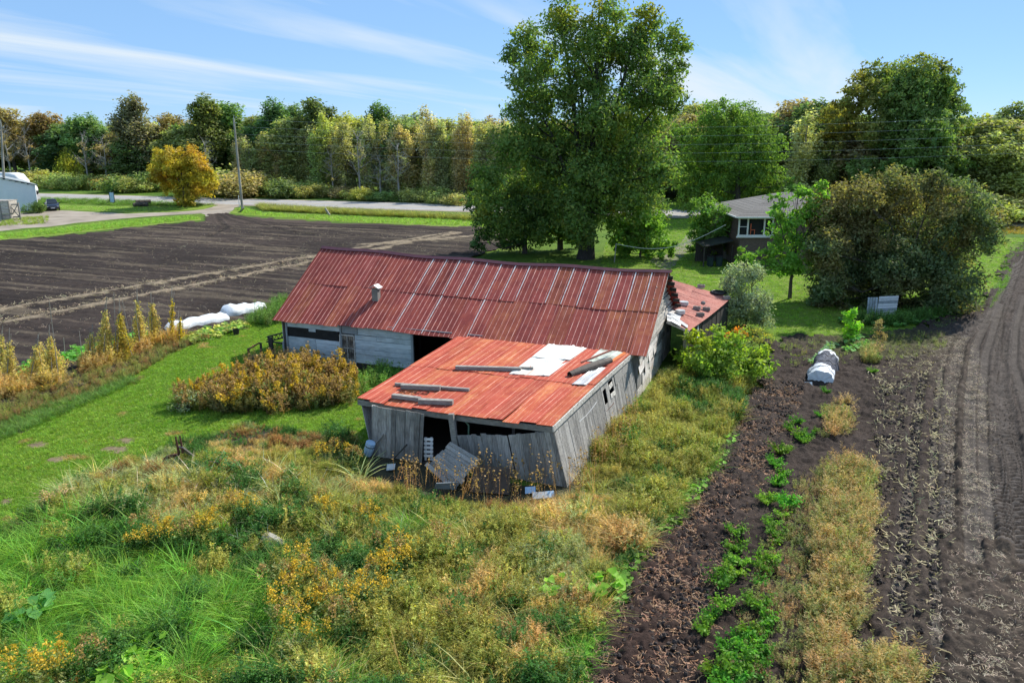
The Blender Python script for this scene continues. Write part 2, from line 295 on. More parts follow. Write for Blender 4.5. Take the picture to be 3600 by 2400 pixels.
# ------------------------------------------------------------------ the ground and its surfaces
def ground_mat():
    m, t, o = new_mat('rough_grass'); p = N(t, 'ShaderNodeBsdfPrincipled', Roughness=0.95); p.inputs['Specular IOR Level'].default_value = 0.1
    c = N(t, 'ShaderNodeTexCoord')
    a = N(t, 'ShaderNodeTexNoise', Scale=0.12, Detail=8, Roughness=0.65); b = N(t, 'ShaderNodeTexNoise', Scale=2.2, Detail=8, Roughness=0.7)
    for n in (a, b): t.links.new(c.outputs['Object'], n.inputs['Vector'])
    c1 = ramp(t, a.outputs['Fac'], [(0.35, (0.055, 0.115, 0.016)), (0.55, (0.10, 0.17, 0.024)), (0.72, (0.15, 0.17, 0.05))])
    c2 = ramp(t, b.outputs['Fac'], [(0.3, (0.6, 0.6, 0.55)), (0.5, (1, 1, 1)), (0.7, (1.35, 1.3, 1.1))])
    t.links.new(mixc_(t, 1.0, c1, c2, 'MULTIPLY'), p.inputs['Base Color'])
    bp = N(t, 'ShaderNodeBump', Strength=0.8, Distance=0.15); t.links.new(b.outputs['Fac'], bp.inputs['Height']); t.links.new(bp.outputs[0], p.inputs['Normal'])
    t.links.new(p.outputs[0], o.inputs[0]); return m
CLODSOIL = mat('patchy_dark_earth', [(0.3, (0.03, 0.024, 0.018)), (0.7, (0.085, 0.066, 0.045))], 4, bump=.7)
GRASSM = ground_mat()
g = MB(); R = 6000
g.add([(-R, -60, 0), (R, -60, 0), (R, R, 0), (-R, R, 0)], [(0, 1, 2, 3)]); tag(g.build('ground', GRASSM), kind='structure')

def ragged(poly, step, amp, seed=0):
    """polygon with its edges broken up by noise (world XY)"""
    outp = []; n = len(poly)
    for i in range(n):
        a, b = A3(*poly[i][:2]), A3(*poly[(i + 1) % n][:2]); L = np.linalg.norm(b - a); k = max(1, int(L / step)); nn = np.array([-(b - a)[1], (b - a)[0]]) / (L + 1e-9)
        for j in range(k):
            q = a + (b - a) * j / k; w = (vnoise(q[0] * 3.1, q[1] * 3.1, 1.0, seed) + vnoise(q[0], q[1], 1.7, seed + 5) - 1) * amp; outp.append(q + nn * w)
    return outp
def sheet(name, pix, z, m, step=1.0, amp=0.3, seed=0, label=None):
    pts = ragged([G(x, y) for x, y in pix], step, amp, seed) if amp else [G(x, y)[:2] for x, y in pix]
    b = MB(); b.add([(q[0], q[1], z) for q in pts], [tuple(range(len(pts)))]); o = b.build(name, m); tag(o, kind='structure'); 
    if label: o['label'] = label
    return o
# road: a long straight band
rA, rB = G(96, 440.5), G(2352, 497.5); rC, rD = G(96, 449.5), G(2352, 512.5)
ru = nrm(rB - rA); rn = nrm(A3(-ru[1], ru[0], 0))
rm = (G(1110, 473) + G(1110, 485.5)) / 2; rw = 8.2
def roadstrip(off0, off1, z, name, m):
    b = MB(); b.add([rm + ru * s + rn * o_ + A3(0, 0, z) for s, o_ in ((-900, off0), (900, off0), (900, off1), (-900, off1))], [(0, 1, 2, 3)]); return tag(b.build(name, m), kind='structure')
roadstrip(-rw / 2 - 1.5, rw / 2 + 1.5, 0.03, 'road_shoulder', GRAVEL)
roadstrip(-rw / 2, rw / 2, 0.045, 'road', ASPH)
roadstrip(-rw / 2 + .35, -rw / 2 + .5, 0.05, 'road_edge_line', PAINT); roadstrip(rw / 2 - .5, rw / 2 - .35, 0.05, 'road_edge_line', PAINT)
roadstrip(-.08, .08, 0.05, 'road_centre_line', YPAINT)
sheet('gravel_drive', [(562, 461), (508, 462), (496, 472), (466, 481), (408, 487), (292, 491), (140, 483), (60, 488), (0, 500), (-60, 512), (-60, 540), (0, 531), (60, 524), (110, 521), (175, 512), (292, 501), (466, 490), (470, 497), (520, 492), (536, 482)], 0.012, GRAVEL, 1.5, 0.5, 3)

def soil_mat(name, straw=True):
    m, t, o = new_mat(name); p = N(t, 'ShaderNodeBsdfPrincipled', Roughness=0.95); p.inputs['Specular IOR Level'].default_value = 0.15
    v = N(t, 'ShaderNodeAttribute', attribute_type='GEOMETRY', attribute_name='Col'); c = N(t, 'ShaderNodeTexCoord')
    a = N(t, 'ShaderNodeTexNoise', Scale=5, Detail=9, Roughness=0.72); t.links.new(c.outputs['Object'], a.inputs['Vector'])
    k = ramp(t, a.outputs['Fac'], [(0.3, (0.5, 0.5, 0.5)), (0.52, (.92, .92, .92)), (0.72, (1.5, 1.45, 1.4))])
    t.links.new(mixc_(t, 1.0, v.outputs['Color'], k, 'MULTIPLY'), p.inputs['Base Color'])
    bp = N(t, 'ShaderNodeBump', Strength=0.9, Distance=0.06); t.links.new(a.outputs['Fac'], bp.inputs['Height'])
    a2 = N(t, 'ShaderNodeTexNoise', Scale=22, Detail=6, Roughness=0.7); t.links.new(c.outputs['Object'], a2.inputs['Vector']); b2 = N(t, 'ShaderNodeBump', Strength=0.8, Distance=0.05); t.links.new(a2.outputs['Fac'], b2.inputs['Height']); t.links.new(bp.outputs[0], b2.inputs['Normal']); t.links.new(b2.outputs[0], p.inputs['Normal'])
    t.links.new(p.outputs[0], o.inputs[0]); return m
SOIL = soil_mat('dark_soil')
S0 = A3(0.046, 0.034, 0.0285); STRW = A3(0.34, 0.275, 0.19); GREY = A3(0.105, 0.092, 0.083)

def fan_grid(y0, y1, a0, a1, ny, na):
    y = y0 * (y1 / y0) ** np.linspace(0, 1, ny); a = np.linspace(a0, a1, na); Y, Aa = np.meshgrid(y, a, indexing='ij'); return Aa * Y, Y
def grid_mesh(name, X, Y, Z, col, keep, m):
    ny, na = X.shape; idx = np.arange(ny * na).reshape(ny, na)
    q = np.stack([idx[:-1, :-1], idx[:-1, 1:], idx[1:, 1:], idx[1:, :-1]], -1).reshape(-1, 4)
    kf = (keep[:-1, :-1] & keep[:-1, 1:] & keep[1:, 1:] & keep[1:, :-1]).ravel(); q = q[kf]
    used = np.unique(q); rem = np.full(ny * na, -1); rem[used] = np.arange(len(used))
    v = np.stack([X, Y, Z], -1).reshape(-1, 3)[used]; me = fast_mesh(name, v, [rem[q]], m, col.reshape(-1, 3)[used], smooth=True)
    o = bpy.data.objects.new(name, me); COL.objects.link(o); return tag(o, kind='structure')

# --- left field, ploughed along the barn's direction
bA, bB = G(655, 826), G(1462, 922); BU = nrm(bB - bA); BV = A3(-BU[1], BU[0], 0); BL = np.linalg.norm(bB - bA)
FIELD = [(-40, 562), (0, 555), (150, 541), (300, 525), (420, 512), (466, 507), (478, 493), (524, 491), (560, 497), (700, 507), (800, 513), (940, 517), (1100, 521), (1190, 535), (1190, 560), (1090, 590), (1000, 640), (760, 690), (667, 690), (620, 712), (560, 746), (480, 774), (400, 806), (290, 852), (190, 890), (60, 932), (-60, 965)]
X, Y = fan_grid(31, 128, -0.78, 0.02, 470, 470)
px, py = P(np.stack([X, Y, np.zeros_like(X)], -1))
wob = (vnoise(X, Y, 1.2, 1) - .5) * 16 * (30 / Y) ** .5
keep = inpoly(px + wob, py + wob * .5, FIELD)
sv = X * BV[0] + Y * BV[1]; su = X * BU[0] + Y * BU[1]           # across and along the furrows
fw = sv + 0.5 * (vnoise(su, sv * 0, 9, 4) - .5)
Z = 0.03 + 0.022 * np.sin(fw * 2 * math.pi / 0.9) * (.3 + vnoise(su, sv, 6, 44)) + 0.09 * (vnoise(X, Y, 0.45, 2) - .5) + 0.06 * (vnoise(X, Y, 1.6, 3) - .5) + 0.035
amt = 0.16 * np.clip(vnoise(su, sv, 0.0001 + 1, 5) , 0, 1) * 0
st = np.clip(vnoise(su / 7, sv * 1.6, 1, 6) * 1.3 - 0.74, 0, 1) * 0.55
def bandline(p0, p1): a, b = G(*p0), G(*p1); return (a[:2] @ BV[:2] + b[:2] @ BV[:2]) / 2, a, b
for p0, p1, w in (((0, 715), (712, 592), 0.42), ((0, 746), (735, 600), 0.42), ((900, 560), (1085, 545), 0.9)):
    a, b = G(*p0), G(*p1); d, ar, sg = polydist(X, Y, [tuple(a[:2] + (a - b)[:2] * .3), tuple(b[:2] + (b - a)[:2] * .8)])
    st = np.maximum(st, np.clip(1.3 - d / w + (vnoise(X, Y, 0.5, 8) - .5) * 1.6 + (vnoise(su / 5, sv, .5, 88) - .5), 0, 1) * 0.72)
    Z += 0.08 * np.exp(-(d / w) ** 2)
# turning headland by the drive, paler and smooth, with ruts
hd = np.clip(1 - np.hypot((px - 560) / 260, (py - 503) / 22), 0, 1)
hl = np.clip(1 - np.abs(py - (505 + (px - 480) * .022)) / 12, 0, 1) * (px > 500); hd = np.maximum(hd, hl * .8)
Z = Z * (1 - .7 * np.clip(hd * 2, 0, 1)) + 0.02
rut = np.zeros_like(X)
for k, line in enumerate([[(505, 492), (520, 505), (560, 515), (700, 522), (1080, 532)], [(516, 491), (540, 503), (590, 511), (720, 517), (1080, 526)], [(498, 494), (505, 510), (520, 525), (480, 545)], [(520, 494), (580, 512), (660, 533), (720, 540)], [(540, 496), (600, 510), (690, 525)]]):
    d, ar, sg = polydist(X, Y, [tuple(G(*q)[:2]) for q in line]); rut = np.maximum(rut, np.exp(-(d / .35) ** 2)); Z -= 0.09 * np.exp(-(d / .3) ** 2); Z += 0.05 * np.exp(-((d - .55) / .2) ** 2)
tone = 0.85 + 0.5 * (vnoise(X, Y, 6, 9) - .5) + 0.35 * (vnoise(su / 6, sv, 1.0, 10) - .5)
col = S0 * .92 * tone[..., None] * (1 + 1.0 * hd[..., None]); st3 = (st * (1 - .6 * hd))[..., None]
col = col * (1 - st3) + STRW * st3
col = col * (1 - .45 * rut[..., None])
Z = np.maximum(Z + .01, .014)
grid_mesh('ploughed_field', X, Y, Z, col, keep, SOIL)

# --- right-hand garden soil and tractor lane
GARD = [(1318, 1640), (1352, 1470), (1405, 1340), (1470, 1262), (1540, 1178), (1610, 1095), (1660, 1020), (1700, 950), (1740, 880), (1775, 815), (1760, 785), (1840, 772), (1960, 776), (2050, 766), (2130, 745), (2210, 715), (2262, 690), (2290, 660), (2302, 620), (2318, 585), (2350, 556), (2500, 545), (2800, 560), (2800, 1700), (1318, 1700)]
X, Y = fan_grid(13.2, 92, 0.04, 0.78, 560, 600)
px, py = P(np.stack([X, Y, np.zeros_like(X)], -1))
wob = (vnoise(X, Y, 0.35, 1) - .5) * 26 + (vnoise(X, Y, 0.9, 12) - .5) * 30
keep = inpoly(px + wob, py + wob * .4, GARD)
rough = 0.17 * (vnoise(X, Y, 0.30, 2) - .5) + 0.13 * (vnoise(X, Y, 0.13, 3) - .5) + 0.10 * (vnoise(X, Y, 0.9, 4) - .5)
def zone(line, w):  # soft band round a pixel polyline, w in metres
    d, ar, sg = polydist(X, Y, [tuple(G(*q)[:2]) for q in line]); return np.clip(1.25 - d / w, 0, 1), d, ar, sg
smooth = np.zeros_like(X); stw = np.zeros_like(X); comp = np.zeros_like(X); Zt = np.zeros_like(X)
z_, *_ = zone([(2010, 1400), (2050, 1200), (2090, 1000), (2090, 900)], 0.9); smooth = np.maximum(smooth, z_ * .6)
for line, w, am in (([(2250, 1640), (2225, 1400), (2215, 1150), (2225, 950), (2220, 830), (2200, 790)], 0.95, .17), ([(2352, 1568), (2330, 1350), (2300, 1240)], 1.1, .18), ([(2080, 1568), (2120, 1300), (2130, 1100)], 0.8, .14), ([(2160, 880), (2165, 810)], 1.4, .2)):
    z_, *_ = zone(line, w); stw = np.maximum(stw, z_ * am)
stw *= 0.1 + .9 * vnoise(X, Y, 0.22, 7)
tracks = [([(2165, 1230), (2172, 1064), (2178, 920), (2205, 800), (2260, 730)], .30, 1), ([(2305, 1250), (2296, 1045), (2290, 920), (2282, 820), (2290, 740), (2318, 660), (2345, 590)], .36, 1), ([(2360, 1300), (2343, 1123), (2318, 1000), (2308, 900), (2318, 800), (2345, 720)], .34, 1),
          ([(2235, 1300), (2225, 1060), (2228, 920), (2240, 800), (2290, 690), (2325, 620)], .26, 0), ([(2400, 1100), (2345, 900), (2345, 780), (2370, 690)], .4, 1), ([(2270, 1250), (2258, 1060), (2255, 920), (2262, 820), (2300, 700)], .22, 0), ([(2380, 1000), (2328, 840), (2332, 760), (2352, 680)], .18, 0), ([(2150, 1500), (2140, 1250), (2145, 1000), (2160, 850)], .16, 0), ([(2260, 745), (2180, 775), (2060, 790)], .2, 0), ([(2055, 1420), (2080, 1200), (2100, 1000), (2120, 860)], .2, 0)]
for line, w, tread in tracks:
    d, ar, sg = polydist(X, Y, [tuple(G(*q)[:2]) for q in line])
    inside = np.clip((w - d) / .06, 0, 1)
    if tread: lug = (np.sin((ar * 2 * math.pi / .31) + np.abs(sg) * 8) > 0.0) * (0.10 + .02 * vnoise(ar, sg * 0, 1.1, 3))
    else: lug = 0.0
    Zt = np.where(inside > 0, Zt * (1 - inside) + inside * (-0.11 + lug * np.clip(vnoise(X, Y, .8, 31) * 2 + .1, 0.3, 1)), Zt); Zt += 0.07 * np.exp(-((d - w - .1) / .1) ** 2)
    smooth = np.maximum(smooth, inside * .8); comp = np.maximum(comp, inside * ((.75 * (lug > .03)) if tread else .75)); stw *= 1 - .55 * inside
lane, *_ = zone([(2330, 1100), (2320, 900), (2310, 760), (2340, 640), (2400, 560)], 1.3); comp = np.maximum(comp, lane * .3 * (.4 + vnoise(X, Y, .5, 71))); smooth = np.maximum(smooth, lane * .1)
lane2, *_ = zone([(2180, 770), (2260, 745), (2352, 700), (2450, 680)], 1.2); comp = np.maximum(comp, lane2 * .35)
Z = np.maximum(0.18 + rough * (1 - smooth) + Zt, .03)
tone = 0.8 + .5 * vnoise(X, Y, 1.5, 9)
col = S0 * tone[..., None]; warm = np.clip((1750 - px) / 250, 0, 1)[..., None]; col = col * (1 - warm) + col * A3(1.05, .88, .85) * warm
col = col * (1 - comp[..., None]) + GREY * (0.8 + .4 * vnoise(X, Y, .6, 11))[..., None] * comp[..., None]
green = np.clip(1.1 - np.hypot((px - 2010) / 190, (py - 790) / 40), 0, 1)[..., None] * (0.4 + .6 * vnoise(X, Y, .5, 14))[..., None]
col = col * (1 - .8 * green) + A3(0.12, 0.14, 0.035) * .8 * green
rutd = np.clip((-.03 - Zt) / .06, 0, 1)[..., None] * (1 - comp[..., None]); col = col * (1 - .35 * rutd)  # grooves darker by depth: tread relief put into the colour, loosened soil too
col = col * (1 - stw[..., None]) + STRW * A3(.9, .92, .95) * stw[..., None]
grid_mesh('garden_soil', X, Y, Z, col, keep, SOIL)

# ------------------------------------------------------------------ long barn
def bp(t, s, z): return bA + BU * t + BV * s + A3(0, 0, z)
RSP = 4.6                                            # ridge stands this far behind the front wall
def sagn(t): return 0.04 * math.sin(t * 1.15 + 1) + 0.13 * math.sin(math.pi * np.clip(t / BL, 0, 1)) 
def ze(t): return 2.22 + 0.05 * (t / BL) - 0.03 * math.sin(t * .9)
def zr(t): return 5.36 - 0.20 * (t / BL) - sagn(t)
def rfz(t, s): f = (s + .38) / (RSP + .38); return ze(t) + (zr(t) - ze(t)) * f - 0.06 * math.sin(f * math.pi) * (t / BL)
def ribbed(corner, nrmv, ribs, h=0.022, rows=5, wob=0.006, rng=None, mi_rib=1, tw=0.022):
    """a ribbed metal sheet; corner(u, v) gives the flat surface, u across, v up the slope"""
    rng = rng or RNG; us = [0.0]; hs = [0.0]; flag = []
    for i in range(ribs):
        c = (i + .5) / ribs
        w = tw / 1.0
        for du, hh, fl in ((-w * 1.7, 0, 0), (-w * .7, h, 1), (w * .7, h, 1), (w * 1.7, 0, 1)): us.append(c + du); hs.append(hh); flag.append(fl)
    us.append(1.0); hs.append(0.0); flag.append(0); v = []; n = len(us)
    for r in range(rows):
        vv = r / (rows - 1); dz = rng.normal(0, wob, n)
        for k in range(n): v.append(A3(*corner(us[k], vv)) + nrmv * (hs[k] + dz[k] * (0 if r in (0,) else 1)))
    f = []; mi = []
    for r in range(rows - 1):
        for k in range(n - 1): f.append((r * n + k, r * n + k + 1, (r + 1) * n + k + 1, (r + 1) * n + k)); mi.append(mi_rib if flag[k] else 0)
    b0 = len(v)
    for uu, vv in ((0, 0), (1, 0), (1, 1), (0, 1)): v.append(A3(*corner(uu, vv)) - nrmv * 0.012)
    f += [(b0 + 3, b0 + 2, b0 + 1, b0)]; mi.append(0)
    f += [tuple([b0, b0 + 1] + [k for k in range(n - 1, -1, -1)])]; mi.append(0)
    mb = MB(); mb.v = [tuple(q) for q in v]; mb.f = f; mb.mi = mi; mb.n = len(v); return mb
barn = thing('long_barn', bp(BL / 2, RSP, 0), 'long low barn with a maroon ribbed metal roof and pale blue boarded front', 'barn')
t0, t1 = -0.32, BL + 0.42; NCOL = 25; cwid = (t1 - t0) / NCOL
rn_front = nrm(np.cross(BU, bp(0, RSP, 5.3) - bp(0, -.38, 2.2)))
mids = 0.51
for row in range(2):
    for c in range(NCOL):
        a, b = t0 + c * cwid, t0 + (c + 1) * cwid + .01
        v0, v1 = ((0.0, mids), (mids - .012, 1.0))[row]
        j0 = RNG.normal(0, .012); kick = RNG.normal(0, .02) if row == 0 else RNG.normal(0, .01); lift = 0.018 if row else 0.0; alt = 0.004 * (c % 2)
        def cn(u, v, a=a, b=b, v0=v0, v1=v1, j0=j0, lift=lift, kick=kick, alt=alt):
            t = a + (b - a) * u; f = v0 + (v1 - v0) * v - (0.008 * kick / .02 if v == 0 else 0); s = -.38 + (RSP + .38) * f
            return bp(t, s, rfz(t, s)) + rn_front * (0.03 + lift + alt + (kick * .8 * (1 - v) ** 3 if v < .5 else 0))
        o = ribbed(cn, rn_front, 3, h=.013, tw=.011).build('roof_sheet', (RED2 if RNG.random() < (.08 + .55 * (c / NCOL) ** 1.5 * (1.2 if row == 0 else .6)) else RED, REDR), barn)
        seam = (row == 1 and c >= 9 and c not in (17,)) or (row == 0 and c in (9, 11, 14)) or (row == 1 and c in (7, 8) and False)
        if seam:
            hgt = 1.0 if row == 1 or c in (9,) else .75
            q = [cn(0, v) + BU * (-.012 + RNG.normal(0, .008) - .012 * k) + rn_front * .012 for k, v in ((0, .02), (0, .5), (0, .97))]; q2 = [p + BU * (w_ + .012) for p, w_ in zip(q, (.02, .03, .045))]
            mb = MB()
            for i in range(2): mb.slab([q[i], q2[i], q2[i + 1], q[i + 1]], rn_front * .012)
            mb.build('bare_seam_strip', SEAM, barn)
# ridge cap, back slope, trim along the right-hand end
mb = MB()
for i in range(20):
    ta, tb = t0 + (t1 + .15 - t0) * i / 20, t0 + (t1 + .15 - t0) * (i + 1) / 20
    for sa, sb in ((RSP - .22, RSP), (RSP, RSP + .22)):
        za = lambda t, s: zr(min(t, BL)) + .10 - abs(s - RSP) * .5
        mb.slab([bp(ta, sa, za(ta, sa)), bp(tb, sa, za(tb, sa)), bp(tb, sb, za(tb, sb)), bp(ta, sb, za(ta, sb))], (0, 0, -.015))
mb.build('ridge_cap', RIDGE, barn)
for c in range(12):
    a, b = t0 + c * (t1 - t0) / 12, t0 + (c + 1) * (t1 - t0) / 12
    mb = MB(); mb.slab([bp(a, RSP, zr(a) + .02), bp(b, RSP, zr(min(b, BL)) + .02), bp(b, 9.6, 2.35), bp(a, 9.6, 2.35)], (0, 0, .03)); mb.build('roof_sheet', RED, barn)
# front wall, left of the opening: panels, boards, dark strip, window
def fw(x, y, off=0.0):            # pixel on the front wall plane -> (t, z)
    q = hit(x, y, bA - BV * off, BV); return float(np.dot(q - bA, BU)), float(q[2])
def wallpiece(name, tz, m, parent, th=0.03, proud=0.0, s0=0.0):
    mb = MB(); q = [bp(t, s0 - proud, z) for t, z in tz]; mb.slab(q, BV * th); return mb.build(name, m, parent)
def wrect(name, x0, y0, x1, y1, m, proud, th=.03):  # measured at left-top and right-bottom pixels
    ta, za = fw(x0, y0); tb, zb = fw(x1, y1); return wallpiece(name, [(ta, zb), (tb, zb), (tb, za), (ta, za)], m, barn, th, proud)
tL, zT = fw(657, 724); tM, _ = fw(784, 745); tO, _ = fw(946, 800)
zb0, zb1 = fw(700, 754)[1], fw(700, 775)[1]
def topz(t): return rfz(t, 0) - .06
def row_boards(ta, tb, za, zb, n, m, name='wall_board', jit=.012, top=None, proud=.0):
    zs = np.linspace(za, zb, n + 1)
    for i in range(n):
        cuts = [ta] + sorted(RNG.uniform(ta, tb, 1 if tb - ta > 2 and i % 2 else 0).tolist()) + [tb]
        for a, b in zip(cuts[:-1], cuts[1:]):
            if b - a < .25: continue
            zl, zh = zs[i] + .012, zs[i + 1]
            j = RNG.normal(0, jit, 3); wallpiece(name, [(a + .004, zl + j[0] * .5), (b - .004, zl + j[1] * .5), (b - .004, min(zh + j[1] * .4, topz(b))), (a + .004, min(zh + j[0] * .4, topz(a)))], m, barn, .03, proud + abs(j[2]) + .004 * (i % 3))
row_boards(tL, tM - .1, zb0, topz(1) + .02, 2, BLUEB)
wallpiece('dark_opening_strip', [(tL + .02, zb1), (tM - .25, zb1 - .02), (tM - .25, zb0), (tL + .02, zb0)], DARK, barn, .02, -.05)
wrect('pale_scrap_board', 708, 755, 724, 763, BLUEB, -.02)
zbb = 0.34
tS = fw(726, 790)[0]
wallpiece('lower_panel', [(tL, zbb), (tS - .01, zbb), (tS - .01, zb1 - .01), (tL, zb1 - .01)], BLUEB, barn, .03, .012)
row_boards(tS + .01, tM - .1, zbb - .05, zb1 - .02, 5, BLUEB)
wallpiece('sill_board', [(tL, 0.0), (tO, 0.0), (tO, zbb - .03), (tL, zbb - .03)], DARKW, barn, .05, -.03)
mb = MB(); mb.box(bp(tM - .04, -.04, (topz(tM)) / 2), (.10, .06, topz(tM)), (BU, BV, A3(0, 0, 1))); mb.build('wall_post', GREYP, barn)
mb = MB(); mb.box(bp(tL - .02, -.03, topz(0) / 2), (.09, .07, topz(0)), (BU, BV, A3(0, 0, 1))); mb.build('wall_post', GREYP, barn)
# window
wt0, wz1 = fw(782, 769); wt1, wz0 = fw(816, 830); wz0 = max(wz0, .45)
win = MB(); wc = .05
for (a, b, c, d) in ((wt0 - .05, wt0, wz0, wz1), (wt1, wt1 + .05, wz0, wz1), (wt0 - .05, wt1 + .05, wz1, wz1 + .06), (wt0 - .05, wt1 + .05, wz0 - .06, wz0)):
    win.hexa([bp(a, -.06, c), bp(b, -.06, c), bp(b, .02, c), bp(a, .02, c), bp(a, -.06, d), bp(b, -.06, d), bp(b, .02, d), bp(a, .02, d)])
wo = win.build('window', TRIM, barn)
wmid, wzm = (wt0 + wt1) / 2, wz0 + (wz1 - wz0) * .48
for (a, b) in ((wt0, wmid - .015), (wmid + .015, wt1)):
    for (c, d) in ((wz0, wzm - .015), (wzm + .015, wz1)):
        m2 = MB(); off = A3(*barn.location); m2.slab([bp(a, -.01, c), bp(b, -.01, c), bp(b, -.01, d), bp(a, -.01, d)], BV * .01); po = m2.build('pane', DUSTG, wo)
m2 = MB(); m2.beam(bp(wmid, -.03, wz0), bp(wmid, -.03, wz1), .03, .03); m2.beam(bp(wt0, -.032, wzm), bp(wt1, -.032, wzm), .03, .03); po = m2.build('glazing_bar', TRIM, wo)
row_boards(tM + .03, tO, wz1 + .10, topz(6) + .05, 2, BLUEB)
wallpiece('grey_patch_board', [(tM + .03, wz1 + .12), (fw(822, 760)[0], wz1 + .12), (fw(822, 760)[0], wz1 + .5), (tM + .03, wz1 + .5)], GREYP, barn, .015, .035)
row_boards(wt1 + .06, tO, 0.30, wz1 + .09, 6, BLUEB)
wallpiece('panel_below_window', [(tM + .02, 0.2), (wt1 + .05, 0.2), (wt1 + .05, wz0 - .07), (tM + .02, wz0 - .07)], BLUEB, barn, .03, 0)
mb = MB(); mb.box(bp(tO + .05, -.03, topz(tO) / 2), (.12, .10, topz(tO)), (BU, BV, A3(0, 0, 1))); mb.build('door_jamb', GREYP, barn)
mb = MB(); mb.beam(bp(tO - 1.2, -.12, topz(8) - .03), bp(tO + 4.4, -.12, topz(12) - .05), .05, .12); mb.build('door_track', GREYP, barn)
# beyond the opening the front wall goes on behind the lean-to
for i in range(22):
    a = tO + 4.6 + i * (BL - tO - 4.6) / 22; b = tO + 4.6 + (i + 1) * (BL - tO - 4.6) / 22 - .01
    wallpiece('wall_board', [(a, 0), (b, 0), (b, topz(b)), (a, topz(a))], WOOD, barn, .03, RNG.uniform(0, .015))
# back and left walls (a missing pane of the back wall lets the lawn show through)
for i in range(40):
    a = i * BL / 40; b = (i + 1) * BL / 40 - .01
    hole = 14 <= i <= 15
    for (c, d) in (((0, 1.0), (1.75, 2.5)) if hole else ((0, 2.5),)):
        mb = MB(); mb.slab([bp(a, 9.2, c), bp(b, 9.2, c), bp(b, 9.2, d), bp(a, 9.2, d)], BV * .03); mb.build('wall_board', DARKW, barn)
for i in range(26):
    a = i * 9.2 / 26; b = (i + 1) * 9.2 / 26 - .008; hz = lambda s: 2.3 + min(s, 9.2 - s) / 4.6 * 2.85
    mb = MB(); mb.slab([bp(0, a, 0), bp(0, b, 0), bp(0, b, hz(b)), bp(0, a, hz(a))], -BU * .03); mb.build('wall_board', WOOD, barn)
mb = MB(); mb.slab([bp(0, 0, .01), bp(BL, 0, .01), bp(BL, 9.2, .01), bp(0, 9.2, .01)], (0, 0, .01)); mb.build('earth_floor', DARKW, barn)
for t in (3.2, 6.4, 9.6, 12.8, 16):
    for s in (3.2, 6.2): mb = MB(); mb.beam(bp(t, s, 0), bp(t, s, 4.2), .14, .14); mb.build('inner_post', DARKW, barn)
# roof vent on the front slope
vb = hit(864, 683, bp(0, -.38, 2.3), rn_front); vt, vs = float(np.dot(vb - bA, BU)), float(np.dot(vb - bA, BV)); vz = rfz(vt, vs) + .04
vent = MB(); vent.hexa([bp(vt - .17, vs - .14, vz - .15), bp(vt + .17, vs - .14, vz - .15), bp(vt + .17, vs + .16, vz - .05), bp(vt - .17, vs + .16, vz - .05), bp(vt - .17, vs - .14, vz + .56), bp(vt + .17, vs - .14, vz + .56), bp(vt + .17, vs + .16, vz + .56), bp(vt - .17, vs + .16, vz + .56)])
vo = vent.build('roof_vent', LUMBER, barn)
m2 = MB(); zc = vz + .58
for sg in (-1, 1): m2.slab([bp(vt, vs - .22, zc + .16), bp(vt, vs + .24, zc + .16), bp(vt + sg * .27, vs + .24, zc), bp(vt + sg * .27, vs - .22, zc)], (0, 0, .02))
po = m2.build('vent_cap', WHITE, vo)
# right-hand gable: lapped boards above, torn facing below
GT = BL
def gz(s): return (rfz(GT, s) if s <= RSP else zr(GT) - (s - RSP) * .62) - .05
zg = lambda s: 2.15 + .03 * s                        # lower edge of the gable boards
nrow = 13
for i in range(nrow):
    zl = 2.12 + (5.05 - 2.12) * i / nrow; zh = zl + (5.05 - 2.12) / nrow + .012
    sl_ = max(0.02, (zl - 2.25) / .62 + .0); sr_ = 9.2 - max(0, (zl - 2.35) / .62)
    sl_ = max(-.3, sl_ - .3)
    cuts = [sl_] + sorted(RNG.uniform(sl_ + .4, sr_ - .4, RNG.integers(1, 3)).tolist() if sr_ - sl_ > 1.5 else []) + [sr_]
    for a, b in zip(cuts[:-1], cuts[1:]):
        if b - a < .08: continue
        j = RNG.normal(0, .02, 4); za_, zb_ = min(zh + j[0], gz(a) + .02), min(zh + j[1], gz(b) + .02)
        if za_ <= zl + .02 and zb_ <= zl + .02: continue
        q = [bp(GT + .10, a + .01, zl + j[0]), bp(GT + .10, b - .01, zl + j[1]), bp(GT + .05, b - .01, max(zb_, zl + .01 + j[1])), bp(GT + .05, a + .01, max(za_, zl + .01 + j[0]))]
        mb = MB(); mb.slab(q, -BU * .022); mb.build('gable_board', WOODH, barn)
mb = MB(); mb.slab([bp(GT, 0, 0), bp(GT, 9.2, 0), bp(GT, 9.2, 2.3), bp(GT, 0, 2.3)], -BU * .03); mb.slab([bp(GT, 0, 2.31), bp(GT, 9.2, 2.31), bp(GT, RSP, 5.0)][:3] + [bp(GT, RSP - .01, 5.0)], -BU * .03); mb.build('end_wall', WOOD, barn)
for r in range(5):
    s = 0.0
    while s < 8.6:
        w = RNG.uniform(.5, 1.5); h0 = r * .43 + .03 + RNG.normal(0, .03); h1 = h0 + .43 + RNG.normal(0, .05); tl = abs(RNG.normal(0, .035)); e = min(s + w, 8.7)
        if RNG.random() > .10:
            mm = PEEL if RNG.random() > .25 else TRIM
            j = RNG.normal(0, .03, 4)
            mb = MB(); mb.slab([bp(GT + .03 + tl, s + .01, max(.02, h0 + j[0])), bp(GT + .03 + RNG.uniform(0, .04), e - .01, max(.02, h0 + j[1])), bp(GT + .02, e - .01, min(2.12, h1 + j[2])), bp(GT + .02, s + .01, min(2.12, h1 + j[3]))], -BU * .012); mb.build('torn_facing_sheet', mm, barn)
        s += w
